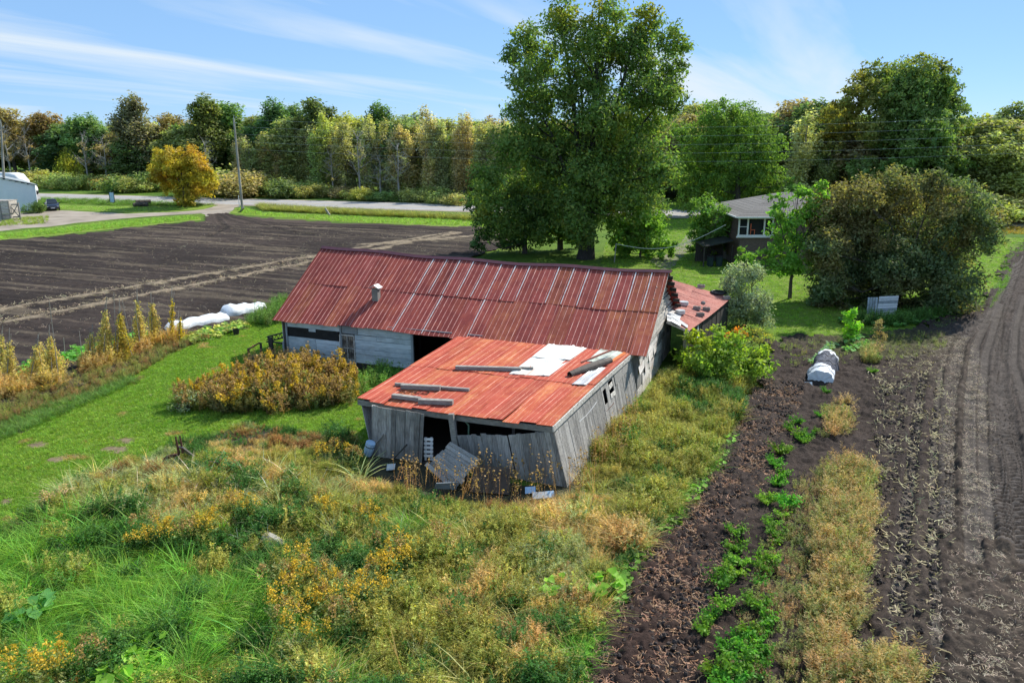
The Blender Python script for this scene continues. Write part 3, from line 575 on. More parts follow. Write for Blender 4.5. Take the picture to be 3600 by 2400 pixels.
# rafter tails along the far rake
for i in range(7):
    s = RSP + .4 + i * .68; z = zr(GT) - (s - RSP) * .62 - .12
    mb = MB(); mb.box(bp(t1 - .02, s, z), (.34, .12, .16), (BU, BV, A3(0, 0, 1))); mb.build('purlin_end', DARKW, barn)
mb = MB()
for i in range(8):
    f0, f1 = i / 8, (i + 1) / 8; s0, s1 = -.38 + (RSP + .38) * f0, -.38 + (RSP + .38) * f1
    mb.hexa([bp(t1 - .03, s0, rfz(BL, s0) - .08), bp(t1 + .01, s0, rfz(BL, s0) - .08), bp(t1 + .01, s1, rfz(BL, s1) - .08), bp(t1 - .03, s1, rfz(BL, s1) - .08), bp(t1 - .03, s0, rfz(BL, s0) + .02), bp(t1 + .01, s0, rfz(BL, s0) + .02), bp(t1 + .01, s1, rfz(BL, s1) + .02), bp(t1 - .03, s1, rfz(BL, s1) + .02)])
mb.build('rake_board', TRIM, barn)

# ------------------------------------------------------------------ lean-to shed in front
FL, FR = G(857, 1046), G(1302, 1118)
BR = G(1462, 930); BR = bp(float(np.dot(BR - bA, BU)), -.12, 0)
LT0, LT1 = G(1072, 757, 2.40), G(1461, 798, 2.36)      # upper edge, under the barn's eave
TB = float(np.dot(LT0 - bA, BU)); LT0 = bp(TB, -.05, 2.32) ; LT1 = bp(float(np.dot(G(1461, 799, 2.3) - bA, BU)), -.05, 2.30)
LE0, LE1 = G(818, 916, 2.02), G(1268, 979, 2.22)
def lean(u, v):                                         # the warped roof surface: u left-right, v eave-top
    e = LE0 + (LE1 - LE0) * u; t = LT0 + (LT1 - LT0) * u; q = e + (t - e) * v
    return q + A3(0, 0, -.07 * math.sin(math.pi * u) * (1 - v) + .05 * math.sin(math.pi * v) * u)
ln = nrm(np.cross(LE1 - LE0, LT0 - LE0)); ln = ln if ln[2] > 0 else -ln
def lean_uv(x, y):
    u, v = .5, .5
    for _ in range(12):
        p0 = np.array(P(lean(u, v))); pu = (np.array(P(lean(u + .01, v))) - p0) / .01; pv = (np.array(P(lean(u, v + .01))) - p0) / .01
        d = np.linalg.solve(np.stack([pu, pv], 1), np.array([x, y]) - p0); u += np.clip(d[0], -.4, .4); v += np.clip(d[1], -.4, .4)
    return u, v
def on_lean(x, y, h=0.0): u, v = lean_uv(x, y); return lean(u, v) + ln * h
shed = thing('lean_to_shed', (FL + BR) / 2, 'sagging lean-to shed of grey planks with a faded red metal roof', 'shed')
NC = 13
for row in range(2):
    for c in range(NC):
        v0, v1 = ((0, .475), (.465, 1.0))[row]; kick = RNG.normal(0.0, .022) if row == 0 else RNG.normal(0, .008); trim = RNG.normal(0, .006)
        def cn(u, v, c=c, v0=v0, v1=v1, row=row, kick=kick, trim=trim):
            return lean((c + u) / NC, v0 + (v1 - v0) * v - (trim if v == 0 else 0)) + ln * (.012 + .016 * row + .005 * (c % 2) + (kick * (1 - v / .3) if v < .3 else 0))
        ribbed(cn, ln, 2 if c < 9 else 3, h=.011, wob=.007, tw=.011).build('roof_sheet', (ORG2 if (c in (10, 12) and row == 0) or RNG.random() < .2 else ORG, ORGR), shed)
def roofpatch(name, pix, m, h, ribs=4, parent=shed):
    q = [on_lean(x, y, h) for x, y in pix]            # order: lower-left, lower-right, upper-right, upper-left
    def cn(u, v): return (q[0] * (1 - u) + q[1] * u) * (1 - v) + (q[3] * (1 - u) + q[2] * u) * v + ln * (.02 * math.sin(u * 9 + v * 3))
    return ribbed(cn, ln, ribs, h=.012, rows=6, wob=.008, mi_rib=0).build(name, m, parent)
roofpatch('white_roof_patch', [(1169, 861), (1261, 866), (1311, 827), (1223, 821)], WHT, .05)
roofpatch('white_roof_patch', [(1221, 823), (1309, 830), (1372, 785), (1281, 777)], WHT, .065)
roofpatch('pale_green_roof_patch', [(1348, 832), (1392, 837), (1452, 796), (1396, 790)], GRNP, .05, 2)
roofpatch('galvanised_roof_patch', [(1313, 885), (1346, 887), (1392, 846), (1366, 846)], GALV, .055, 3)
roofpatch('rusty_edge_strip', [(1394, 837), (1404, 835), (1462, 797), (1452, 797)], RUSTS, .045, 1)
# curled sheet and red stick near the right edge
a, b = on_lean(1308, 866, .10), on_lean(1402, 836, .16); mb = MB(); d = nrm(b - a); sd = nrm(np.cross(d, ln))
rings = []
for i in range(7):
    f = i / 6; c = a + (b - a) * f; r = .13 + .06 * math.sin(f * 3)
    rings.append([c + (sd * math.cos(q) + ln * math.sin(q)) * r for q in np.linspace(-.4, 3.9, 10)])
vv = [p for r in rings for p in r]; mb.add(vv, [(i * 10 + j, i * 10 + j + 1, (i + 1) * 10 + j + 1, (i + 1) * 10 + j) for i in range(6) for j in range(9)])
o = mb.build('curled_sheet', mat('curled_tar_sheet', [(0.3, (0.05, 0.042, 0.035)), (0.7, (0.12, 0.10, 0.085))], 5, rough=.7)); tag(o, 'dark curled metal sheet peeled up at the right edge of the lean-to roof', 'metal sheet')
mb = MB(); mb.beam(on_lean(1335, 848, .30), on_lean(1404, 819, .30), .07, .06); tag(mb.build('stick', mat('red_stick', [(0.3, (0.22, 0.07, 0.05)), (0.7, (0.3, 0.11, 0.08))], 5)), 'reddish stick lying on the curled sheet on the lean-to roof', 'stick')
# lumber weights
for (p0, p1, w, h, lb) in (((1047, 849), (1197, 853), .17, .15, 'long grey plank lying across the middle of the lean-to roof'), ((1192, 849), (1225, 850), .12, .10, 'short plank end lying on the white roof patch'),
                          ((908, 886), (1078, 899), .11, .10, 'thin grey board behind the thicker timber above the chain'), ((922, 893), (1012, 897), .18, .17, 'thick timber just above the rusty chain on the roof'),
                          ((902, 914), (966, 922), .18, .14, 'timber at the eave, left of the two end to end'), ((962, 927), (1041, 930), .19, .17, 'timber at the eave, right of the two end to end')):
    a, b = on_lean(*p0, .03 + h / 2), on_lean(*p1, .03 + h / 2); mb = MB(); mb.beam(a, b, w, h, up=ln); tag(mb.build('timber', LUMBER), lb, 'timber', 'timbers weighing down the lean-to roof')
ch = MB(); pts = [(918, 900), (930, 904), (945, 903), (958, 906), (970, 905), (980, 908), (988, 901), (978, 903)]
for p0, p1 in zip(pts[:-1], pts[1:]):
    a, b = on_lean(*p0, .05), on_lean(*p1, .05); n = max(2, int(np.linalg.norm(b - a) / .07))
    for i in range(n):
        c = a + (b - a) * (i + .5) / n; d = nrm(b - a); ax = ln if i % 2 else nrm(np.cross(d, ln))
        ch.tube([c + d * .045 * math.cos(q) + ax * .03 * math.sin(q) for q in np.linspace(0, 2 * math.pi, 7)], .012, 4)
tag(ch.build('chain', RUST), 'rusty chain coiled on the lean-to roof below a thick timber', 'chain')
# eave beam, rake board
mb = MB(); n = 14
for i in range(n):
    a, b = lean(i / n, .012) - ln * .16, lean((i + 1) / n, .012) - ln * .16; mb.beam(a, b + (b - a) * .02, .07, .20)
mb.build('eave_beam', LUMBER, shed)
mb = MB()
for i in range(12):
    a, b = lean(1.004, i / 12) - ln * .10, lean(1.004, (i + 1) / 12) - ln * .10; mb.beam(a, b + (b - a) * .02, .05, .19, up=ln)
mb.build('rake_board', TRIM, shed)
# front wall: left plank panel, opening, leaning post, right plank panels
FN = nrm(np.cross(FR - FL, A3(0, 0, 1)))
def fwall(x, y, out_=0.0): return hit(x, y, FL + FN * out_, FN)
def plank4(name, p, m, parent, n, th=.025):
    mb = MB(); mb.slab(p, A3(*n) * th); return mb.build(name, m, parent)
def plankrow(top0, top1, bot0, bot1, n, m, gap=.008, rag=.03, jit=.012, parent=shed, nn=None, skip=None, th=.025, name='plank'):
    top0, top1, bot0, bot1 = map(lambda q: A3(*q), (top0, top1, bot0, bot1)); nn = FN if nn is None else nn
    ws = np.cumsum(np.concatenate([[0], RNG.uniform(.75, 1.25, n)])); ws /= ws[-1]
    W_ = np.linalg.norm(top1 - top0)
    for i in range(n):
        a, b = ws[i] + gap / W_ / 2, ws[i + 1] - gap / W_ / 2; e = RNG.normal(0, rag, 2); k = nn * RNG.normal(0, jit)
        T0, T1, B0, B1 = top0 + (top1 - top0) * a, top0 + (top1 - top0) * b, bot0 + (bot1 - bot0) * a, bot0 + (bot1 - bot0) * b
        up = nrm(T0 - B0); c = skip(i, (a + b) / 2) if skip else [(0, 1)]
        for f0, f1 in c:
            q = [B0 + (T0 - B0) * f0, B1 + (T1 - B1) * f0, B1 + (T1 - B1) * f1, B0 + (T0 - B0) * f1]
            if f1 >= .99: q[2] = q[2] + up * e[0] * .5; q[3] = q[3] + up * e[0] * .5
            if f0 <= .01: q[0] = q[0] - up * abs(e[1]); q[1] = q[1] - up * abs(e[1])
            plank4(name, [x + k for x in q], m, parent, nn, th)
def gnd(p, z=0.05): q = p.copy(); q[2] = z; return q
plankrow(fwall(857, 931), fwall(974, 950), gnd(fwall(857, 1046)), gnd(fwall(969, 1062)), 11, WOOD)
plankrow(fwall(1048, 997), fwall(1165, 999), gnd(fwall(1072, 1085)), gnd(fwall(1186, 1104)), 10, WOOD, rag=.035)
plankrow(fwall(1167, 998, .02), fwall(1272, 989, .02), gnd(fwall(1188, 1104, .05)), gnd(fwall(1304, 1120, .05)), 10, WOOD)
mb = MB(); mb.beam(fwall(1036, 950, .0), gnd(fwall(1054, 1075, .0), 0), .2, .14, up=FN); mb.build('leaning_post', LUMBER, shed)
mb = MB(); mb.beam(fwall(858, 931, -.1), gnd(fwall(858, 1046, -.1), 0), .12, .12); mb.build('corner_post', WOOD, shed)
mb = MB(); mb.beam(fwall(1270, 985, -.15), gnd(fwall(1290, 1110, -.15), 0), .14, .14); mb.build('corner_post', WOOD, shed)
LW0, LW1 = lean(.012, .02) - ln * .14, lean(.012, .985) - ln * .1; BLc = bp(TB + .1, -.1, 0)
plankrow(LW1, LW0, gnd(BLc, 0), gnd(FL, 0), 30, WOOD, nn=nrm(np.cross(A3(0, 0, 1), FL - BLc)) * -1, jit=.008)
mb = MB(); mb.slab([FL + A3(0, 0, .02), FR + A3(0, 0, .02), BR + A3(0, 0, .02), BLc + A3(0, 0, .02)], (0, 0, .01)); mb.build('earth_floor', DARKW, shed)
# right side wall
CT_, CB_ = lean(.993, .02) - ln * .14, FR.copy(); DT_, DB_ = lean(.993, .985) - ln * .12, BR.copy()
SN = nrm(np.cross(A3(0, 0, 1), BR - FR)); SN = -SN if SN[0] < 0 else SN
def sideskip(i, f):
    if 28 <= i <= 29: return [(0, .58), (.86, 1)]
    if 32 <= i <= 34: return [(0, .62), (.92, 1)]
    return [(0, 1)]
plankrow(CT_, DT_, gnd(CB_, 0), gnd(DB_, 0), 50, WOOD, gap=.006, rag=.02, jit=.007, nn=SN, skip=sideskip)
def sw(f, h, out_=0.03): b = CB_ + (DB_ - CB_) * f; t = CT_ + (DT_ - CT_) * f; return b + (t - b) * h + SN * out_
for q, lb in (([sw(.635, .60), sw(.695, .60), sw(.695, .68), sw(.635, .68)], 'window_scrap'), ([sw(.64, .76, .0), sw(.69, .78, .0), sw(.69, .86, .0), sw(.64, .84, .0)], 'window_scrap')):
    plank4(lb, q, TRIM, shed, SN, .02)
mb = MB(); mb.tube([sw(.53, .52), sw(.55, .47), sw(.62, .47), sw(.66, .48)], .012, 5); mb.build('bent_pipe', RUST, shed)
mb = MB(); mb.tube([sw(f, h) for f, h in ((.24, .74), (.32, .73), (.4, .75), (.46, .78))], .01, 4); mb.build('wire', GALV, shed)
plank4('overlaid_board', [sw(.72, .74), sw(.93, .80), sw(.93, .99), sw(.72, .97)], WOOD, shed, SN, .02)
mb = MB(); mb.beam(sw(.975, 0, .03), sw(.985, .98, .03), .10, .05, up=SN); mb.build('corner_board', WOOD, shed)
# inside: rear posts, hoses, pale bottle
for f in (.3, .62): mb = MB(); q = FL + (FR - FL) * f - FN * 2.5; mb.beam(gnd(q, 0), gnd(q, 2.15), .12, .12); mb.build('inner_post', WOOD, shed)
a = fwall(1062, 960, -.5); b = fwall(1076, 1000, -.5); mb = MB(); mb.tube([a, a * .5 + b * .5 + A3(.12, 0, .06), b, gnd(b, 0)], .03, 6); tag(mb.build('hose', mat('green_hose', [(0.3, (0.10, 0.2, 0.12)), (0.7, (0.2, 0.3, 0.2))], 5)), 'pale green hose hanging inside the lean-to beside the leaning post', 'hose')
a = gnd(fwall(1140, 1000, -.6), 1.02); mb = MB(); mb.lathe(a, [(.10, -.3), (.10, 0), (.095, .08), (.05, .18), (.03, .22)], 10); q = gnd(a, 0); mb.box(q + A3(0, 0, .36), (.7, .5, .70)); 
o = thing('tank', gnd(a, 0), 'pale blue bottle standing on a box inside the lean-to', 'bottle'); mb.build('bottle_on_box', BLUEP, o)
# pallet, fallen plank panel, brown sheet, debris
pl = thing('pallet', fwall(993, 1050, .02) * A3(1, 1, 0), 'white slatted pallet standing on end in the lean-to doorway', 'pallet')
for i in range(5):
    y0 = 1005 + i * 9.5; q = [fwall(974, y0 + 5.5, -.12), fwall(995, y0 + 6.5, -.12), fwall(995, y0 + .5, -.12), fwall(974, y0, -.12)]; plank4('slat', q, WHITE, pl, FN, .02)
for x in (978, 991): mb = MB(); mb.beam(fwall(x, 1004, -.2), fwall(x, 1056, -.2), .06, .08); mb.build('runner', WHITE, pl)
def tilted(tl, tr, br, bl, n, m, name, label, cat, rag=.05):
    o = thing(name, A3(*bl) * A3(1, 1, 0), label, cat); nn = nrm(np.cross(A3(*tr) - A3(*tl), A3(*bl) - A3(*tl))); nn = nn if nn[1] < 0 else -nn
    plankrow(tl, tr, bl, br, n, m, rag=rag, parent=o, nn=nn, jit=.02); return o
# planks run from upper-left to lower-right
tl_, tr_ = G(980, 1072, .35), G(1036, 1014, 1.28); br_, bl_ = G(1100, 1052, .95), G(1040, 1125, .05)
fall = tilted(tl_, tr_, br_, bl_, 8, WOOD, 'fallen_plank_panel', 'fallen panel of grey planks leaning askew against the shed front', 'plank panel', .09)
q = [G(1080, 1130, .05), G(1170, 1136, .05), G(1174, 1076, .72), G(1090, 1066, .75)]; nn = nrm(np.cross(q[1] - q[0], q[3] - q[0]))
mb = MB(); mb.slab(q, nn * .03); tag(mb.build('brown_sheet', mat('brown_plywood', [(0.3, (0.055, 0.04, 0.032)), (0.7, (0.12, 0.088, 0.066))], 3)), 'dark brown board leaning on the shed front beside the fallen panel', 'board')
q = [G(998, 1120, .15), G(1048, 1122, .12), G(1052, 1106, .42), G(1002, 1108, .40)]; mb = MB(); mb.slab(q, nrm(np.cross(q[1] - q[0], q[3] - q[0])) * .03); tag(mb.build('grey_sheet', GREYP), 'small grey sheet in the weeds below the fallen plank panel', 'sheet')
a, b = G(844, 1044, .1), G(852, 1016, .62); o = thing('tub', a * A3(1, 1, 0), 'pale blue tub tipped against the left corner of the lean-to', 'tub')
mb = MB(); mb.tube([a, a + (b - a) * .5, b], [.15, .19, .19], 10); mb.build('tub_body', BLUEP, o); c = a + (b - a) * .72; mb = MB(); mb.tube([c, c + (b - a) * .06], .2, 10); mb.build('dark_band', BLACK, o)
mb = MB(); mb.beam(fwall(856, 1026, .12), fwall(881, 997, .08), .12, .03); tag(mb.build('loose_board', LUMBER), 'short grey board propped across the left corner of the lean-to', 'board')
mb = MB(); mb.beam(gnd(fwall(905, 1050, .25), .15), fwall(935, 1020, .05), .04, .04); tag(mb.build('stick', DARKW), 'dark stick leaning on the left plank panel of the lean-to', 'stick')
for k, (x, y, w) in enumerate(((898, 1075, .3), (1218, 1128, .35), (1240, 1140, .5), (1262, 1138, .3))):
    mb = MB(); c = G(x, y, .12); mb.slab([c + A3(-w / 2, -.1, -.05), c + A3(w / 2, -.12, .0), c + A3(w / 2, .12, .12), c + A3(-w / 2, .1, .1)], A3(0, -.01, .02))
    tag(mb.build('metal_scrap', (GALV, BLUEP)[k % 2]), ('bluish metal scrap in the weeds left of the fallen panel', 'pale blue scrap under the right front planks', 'larger grey metal scrap at the right front corner of the shed', 'small blue scrap just right of the shed front corner')[k], 'scrap')

# ------------------------------------------------------------------ small side shed behind the barn's right end
R1, R2 = G(1584, 759, 2.15), G(1680, 684, 2.1); R3, R4 = G(1532, 737, 2.45), G(1526, 638, 2.85)
side = thing('side_shed', (R1 + R2) / 2 * A3(1, 1, 0), 'low side shed with a bleached red roof weighted by blocks and tyres', 'shed')
def sroof(u, v): return (R1 * (1 - u) + R2 * u) * (1 - v) + (R3 * (1 - u) + R4 * u) * v + A3(0, 0, -.08 * math.sin(u * math.pi) * (1 - v))
sn_ = nrm(np.cross(R2 - R1, R3 - R1)); sn_ = sn_ if sn_[2] > 0 else -sn_
def side_uv(x, y):
    u, v = .5, .5
    for _ in range(14):
        p0 = np.array(P(sroof(u, v))); pu = (np.array(P(sroof(u + .01, v))) - p0) / .01; pv = (np.array(P(sroof(u, v + .01))) - p0) / .01
        d = np.linalg.solve(np.stack([pu, pv], 1), np.array([x, y]) - p0); u += np.clip(d[0], -.3, .3); v += np.clip(d[1], -.3, .3)
    return u, v
def on_side(x, y, h=0.0): u, v = side_uv(x, y); return sroof(u, v) + sn_ * h
for c in range(11):
    for (v0, v1, lf) in ((0, .57, 0), (.55, 1, .015)):
        def cn(u, v, c=c, v0=v0, v1=v1, lf=lf): return sroof((c + u) / 11, v0 + (v1 - v0) * v) + sn_ * (.01 + lf + .004 * (c % 2))
        galv = c < 3 and v0 > .3
        ribbed(cn, sn_, 4, h=.012, rows=3).build('roof_sheet', (GALV, GALV) if galv else (PINK, PINKR), side)
EN = nrm(np.cross(R2 - R1, A3(0, 0, 1))); EN = EN if EN[0] > 0 else -EN
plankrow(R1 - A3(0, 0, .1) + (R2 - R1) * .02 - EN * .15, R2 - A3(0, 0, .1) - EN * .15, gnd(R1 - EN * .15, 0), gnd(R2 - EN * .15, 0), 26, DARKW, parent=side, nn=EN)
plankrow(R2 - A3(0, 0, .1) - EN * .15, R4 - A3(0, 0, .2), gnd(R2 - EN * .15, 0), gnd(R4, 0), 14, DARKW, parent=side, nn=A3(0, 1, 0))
mb = MB(); mb.beam(gnd(R1 + A3(-.15, .1, 0), 0), R1 + A3(-.15, .1, -.08), .2, .2); mb.build('corner_post', WOOD, side)
p_ = R1 + (R2 - R1) * .22 - EN * .10; mb = MB(); mb.beam(gnd(p_, .6), p_ - A3(0, 0, .15), .16, .03, up=EN); mb.build('pale_blue_board', BLUEB, side)
mb = MB(); mb.beam(R1 - A3(0, 0, .06), R3 - A3(0, 0, .06), .08, .12); mb.build('eave_beam', TRIM, side)
for x0, y0, x1, y1 in ((1540, 742, 1562, 752), (1550, 738, 1578, 756)):
    a, b = on_side(x0, y0, .08), on_side(x1, y1, .05); mb = MB(); mb.slab([a, b, b + A3(.1, .3, .05), a + A3(.1, .3, .06)], A3(0, 0, .03)); mb.build('torn_edge_sheet', GALV, side)
def block(x, y, lb, holes=3, s=1.0, rz=.3):
    c = on_side(x, y, .03); o = thing('concrete_block', c, lb, 'block', 'weights on the side shed roof')
    ax = (nrm(A3(math.cos(rz), math.sin(rz), 0)), nrm(A3(-math.sin(rz), math.cos(rz), 0)), A3(0, 0, 1)); mb = MB(); L, Wd, Hh = .44 * s, .22 * s, .2 * s
    for k in (-1, 1): mb.box(c + ax[1] * k * (Wd / 2 - .02) + A3(0, 0, Hh / 2), (L, .04, Hh), ax)
    for k in np.linspace(-1, 1, holes): mb.box(c + ax[0] * k * (L / 2 - .02) + A3(0, 0, Hh / 2), (.04, Wd - .082, Hh - .004), ax)
    mb.build('block_body', CONC, o)
block(1610, 662, 'lone dark block at the far top edge of the side shed roof', rz=-.3); block(1600, 712, 'left hollow block of the row near the front of the side shed', rz=-.4, s=.9); block(1622, 714, 'right hollow block of the row near the front of the side shed', rz=-.4, s=.9)
block(1608, 727, 'block in front of the hollow ones on the side shed roof', 2, .9, .1); block(1668, 688, 'brown block near the outer corner of the side shed roof', 2, .9)
def tyre(x, y, lb, r=.3, pail=False):
    c = on_side(x, y, .02); o = thing('pail_lid' if pail else 'tyre', c, lb, 'pail' if pail else 'tyre', 'weights on the side shed roof'); mb = MB()
    if pail: mb.lathe(c, [(r * .8, 0), (r, .04), (r, .2), (r * .92, .22), (.01, .17)], 14); mb.build('pail_body', GALV, o)
    else: mb.tube([c + A3(math.cos(q) * r, math.sin(q) * r, .1) for q in np.linspace(0, 2 * math.pi, 15)], .09, 8, cap=False); mb.build('tyre_ring', BLACK, o, True)
tyre(1570, 702, 'grey round pail lid on the side shed roof behind the galvanised patch', .26, True); tyre(1562, 722, 'grey round pail on the galvanised patch of the side shed roof', .26, True)
tyre(1650, 676, 'black tyre at the outer top corner of the side shed roof', .42); 
c = on_side(1611, 708, .32); mb = MB(); mb.lathe(c, [(.02, -.12), (.12, -.06), (.14, 0), (.1, .08), (.02, .11)], 10); tag(mb.build('stone', CONC, None, True), 'round grey stone sitting on the hollow blocks', 'stone', 'weights on the side shed roof')

# ------------------------------------------------------------------ foliage builders
def leaf_quads(C, size, nbias, rng, aspect=.55):
    """rhombic leaves at C (n,3), facing loosely along nbias (n,3)"""
    n = len(C); nb = nbias + rng.normal(0, .75, (n, 3)); nb /= np.linalg.norm(nb, axis=1, keepdims=True) + 1e-9
    r = rng.normal(0, 1, (n, 3)); a = np.cross(nb, r); a /= np.linalg.norm(a, axis=1, keepdims=True) + 1e-9; b = np.cross(nb, a)
    s = (size * rng.uniform(.65, 1.3, n))[:, None]; a *= s; b *= s * aspect
    V = np.stack([C - a, C - b * .9 + a * .1, C + a, C + b * .9 + a * .1], 1).reshape(-1, 3); F = np.arange(4 * n).reshape(n, 4); return V, F
def crown_mesh(name, lobes, leaf, per_m2, seed, mats=None, hue=(.16, .10), clump=.22, shell=(.62, 1.02), tip=None, inner=.18, squash=.7):
    """leafy crown: every lobe (c, r) carries clumps of leaves on and under its surface"""
    rng = np.random.default_rng(seed); Vs, Fs, Cs = [], [], []; base = 0
    for (c, r) in lobes:
        r = np.broadcast_to(np.asarray(r, float), 3); c = np.asarray(c, float); area = 4 * math.pi * (r[0] * r[1] * r[2]) ** (2 / 3)
        rc = max(clump * float(r.mean()) ** .6 * 1.6, leaf * 1.5); nl = int(area * per_m2); npc = 26; ncl = max(6, nl // npc)
        d = rng.normal(0, 1, (ncl, 3)); d /= np.linalg.norm(d, axis=1, keepdims=True); rad = np.where(rng.random(ncl) < inner, rng.uniform(.2, .6, ncl), rng.uniform(*shell, ncl))
        cc = c + d * rad[:, None] * r; k = rng.integers(npc // 2, npc * 3 // 2, ncl); who = np.repeat(np.arange(ncl), k)
        pos = cc[who] + rng.normal(0, 1, (len(who), 3)) * rc * np.array([.5, .5, .5 * squash]); nb = d[who] * .7 + np.array([0, 0, .55])
        V, F = leaf_quads(pos, leaf, nb, rng)
        t = 1 + rng.normal(0, hue[0], ncl)[who] + rng.normal(0, hue[1], len(who)); ye = rng.normal(0, .06, ncl)[who]
        col = np.stack([t * (1 + ye), t, t * (1 - .8 * ye)], 1)
        if tip is not None:
            w = np.clip(tip[0](pos) + rng.normal(0, .15, len(pos)), 0, 1)[:, None]; col = col * (1 - w) + t[:, None] * np.asarray(tip[1]) * w
        Vs.append(V); Fs.append(F + base); base += len(V); Cs.append(np.repeat(np.clip(col, .25, 2.4), 4, 0))
    return fast_mesh(name, np.concatenate(Vs), [np.concatenate(Fs)], mats or LEAF, np.concatenate(Cs))
def limb(mb, a, b, r0, r1, rng, n=4, wob=.08, k=6):
    a, b = A3(*a), A3(*b); L = np.linalg.norm(b - a); pts = [a + (b - a) * f + (rng.normal(0, wob * L * .5, 3) * math.sin(f * math.pi)) + A3(0, 0, -.06 * L * math.sin(f * math.pi)) for f in np.linspace(0, 1, n)]
    mb.tube(pts, list(np.linspace(r0, r1, n)), k, cap=False); return pts
def trunk_mesh(name, h, r, lobes, seed, m, lean_=(0, 0), twigs=3, fork=.3):
    rng = np.random.default_rng(seed); mb = MB(); top = A3(lean_[0], lean_[1], h); pts = [A3(0, 0, -.15), A3(rng.normal(0, .05), rng.normal(0, .05), h * .25), A3(lean_[0] * .5 + rng.normal(0, .1), lean_[1] * .5, h * .6), top]
    mb.tube(pts, [r * 1.35, r, r * .72, r * .18], 8, cap=False)
    for (c, rr) in lobes:
        c = A3(*c); f = rng.uniform(fork, .8); z = min(h * f, c[2] * .85); st = A3(lean_[0] * z / h, lean_[1] * z / h, z); rb = r * (.85 - .75 * z / h)
        q = limb(mb, st, c, max(.03, rb * .6), .025, rng, 5)
        for _ in range(twigs):
            d = rng.normal(0, 1, 3); d[2] = abs(d[2]) * .8; d /= np.linalg.norm(d); limb(mb, q[3] if rng.random() < .5 else q[2], c + d * np.broadcast_to(rr, 3) * .9, max(.02, rb * .2), .01, rng, 3, k=4)
    return mb.mesh(name, m)
def tree(name, base, tm, cm, tint, label, group=None, rz=0.0, sc=1.0, cat='tree', part=('trunk', 'crown')):
    t = thing(name, base, label, cat, group); t.rotation_euler[2] = rz; t.scale = (sc,) * 3 if np.isscalar(sc) else sc
    if tm: link(part[0], tm, parent=t)
    if cm: c = link(part[1], cm, parent=t); c.color = (*tint, 1)
    return t
def round_lobes(H, R, z0, n, seed, taper=.75, rl=.42):
    rng = np.random.default_rng(seed); L = []; hz = (H - z0) / 2; zc = z0 + hz
    for i in range(n):
        d = rng.normal(0, 1, 3); d /= np.linalg.norm(d); d *= rng.uniform(.35, .72); d[2] = -0.62 + 1.3 * (i + .5) / n
        k = 1 - (1 - taper) * (d[2] + .6); w = math.sqrt(max(.05, 1 - min(1, abs(d[2])) ** 2)); L.append((A3(d[0] * R * k * max(.4, w) * 1.1, d[1] * R * k * max(.4, w) * 1.1, zc + d[2] * hz), R * rl * rng.uniform(.8, 1.2) * np.array([1, 1, .85])))
    L.append((A3(0, 0, zc), A3(R * .62, R * .62, hz * .75))); L.append((A3(0, 0, H - R * .35), A3(R * .38, R * .38, R * .36))); return L

# ------------------------------------------------------------------ the big maple and the trees near it
def px_lobes(base, pix, depth_j, seed):
    """lobes read off the picture at the tree's own distance: (x, y, r in pixels) -> local metres"""
    rng = np.random.default_rng(seed); L = []
    for x, y, r in pix:
        q = at_depth(x, y, base[1]); k = base[1] / (FOC * (CT - ST * (y - 784) / FOC) ) * 1.0; rr = r * k
        L.append((A3(q[0] - base[0], rng.uniform(-1, 1) * depth_j, q[2]), rr * A3(1, 1.15, 1)))
    return L
MB0 = G(1345, 594)
ML = [(1283, 46, 48), (1390, 40, 50), (1492, 42, 46), (1215, 88, 46), (1532, 98, 42), (1172, 132, 26), (1545, 160, 36), (1322, 105, 62), (1435, 105, 60), (1215, 180, 55), (1535, 225, 44), (1318, 200, 62), (1452, 215, 55), (1210, 270, 62), (1342, 300, 76), (1490, 285, 66), (1172, 340, 55), (1263, 376, 72), (1401, 385, 76), (1505, 380, 62), (1120, 400, 42), (1190, 450, 60), (1322, 470, 72), (1440, 455, 66), (1500, 490, 50), (1461, 535, 42), (1165, 505, 45), (1370, 180, 50), (1375, 260, 60), (1270, 330, 60), (1420, 320, 60), (1345, 400, 60), (1250, 450, 55), (1390, 480, 55), (1330, 530, 40), (1240, 520, 40), (1120, 470, 40), (1100, 440, 30), (1490, 160, 48), (1500, 215, 50), (1485, 95, 44), (1380, 110, 46), (1250, 140, 46), (1240, 230, 50)]
lob = px_lobes(MB0, ML, 3.2, 3)
mt_h = 21.5
def mtip(p): return np.clip((p[:, 2] - 19.5) / 4, 0, .55) * (vnoise(p[:, 0], p[:, 2], 1.6, 3) > .48) + (vnoise(p[:, 0] + 50, p[:, 2], .9, 5) > .9) * .35
rngm = np.random.default_rng(11); mb = MB(); mb.tube([A3(0, 0, -.2), A3(.1, 0, 1.2), A3(.15, 0, 3.4)], [.95, .72, .66], 10, cap=False)
for (tx, ty, tz, r) in ((-2.6, .4, 21, .34), (.6, -.3, 21.8, .36), (4.0, .5, 20.5, .32), (-5.4, -.5, 15, .26), (6.3, .3, 14, .24), (-1.0, 1.0, 18, .3)):
    p0 = A3(.15, 0, rngm.uniform(2.6, 3.6)); pts = [p0, p0 + A3(tx * .30, ty * .3, tz * .25), p0 + A3(tx * .62, ty * .7, tz * .55), A3(tx, ty, tz)]
    mb.tube(pts, [r, r * .8, r * .5, .05], 7, cap=False)
    for (c, rr) in lob:
        if abs(c[0] - tx) < 2.6 and 4 < c[2] < tz: f = np.clip(c[2] / tz - .18, .1, .9); i = min(2, int(f * 3)); st = pts[i] + (pts[i + 1] - pts[i]) * (f * 3 - i); q = limb(mb, st, c, .09, .03, rngm, 4); [limb(mb, q[2], c + rngm.normal(0, .6, 3) * rr, .035, .01, rngm, 3, k=4) for _ in range(4)]
mtrunk = mb.mesh('maple_trunk', DARKW)
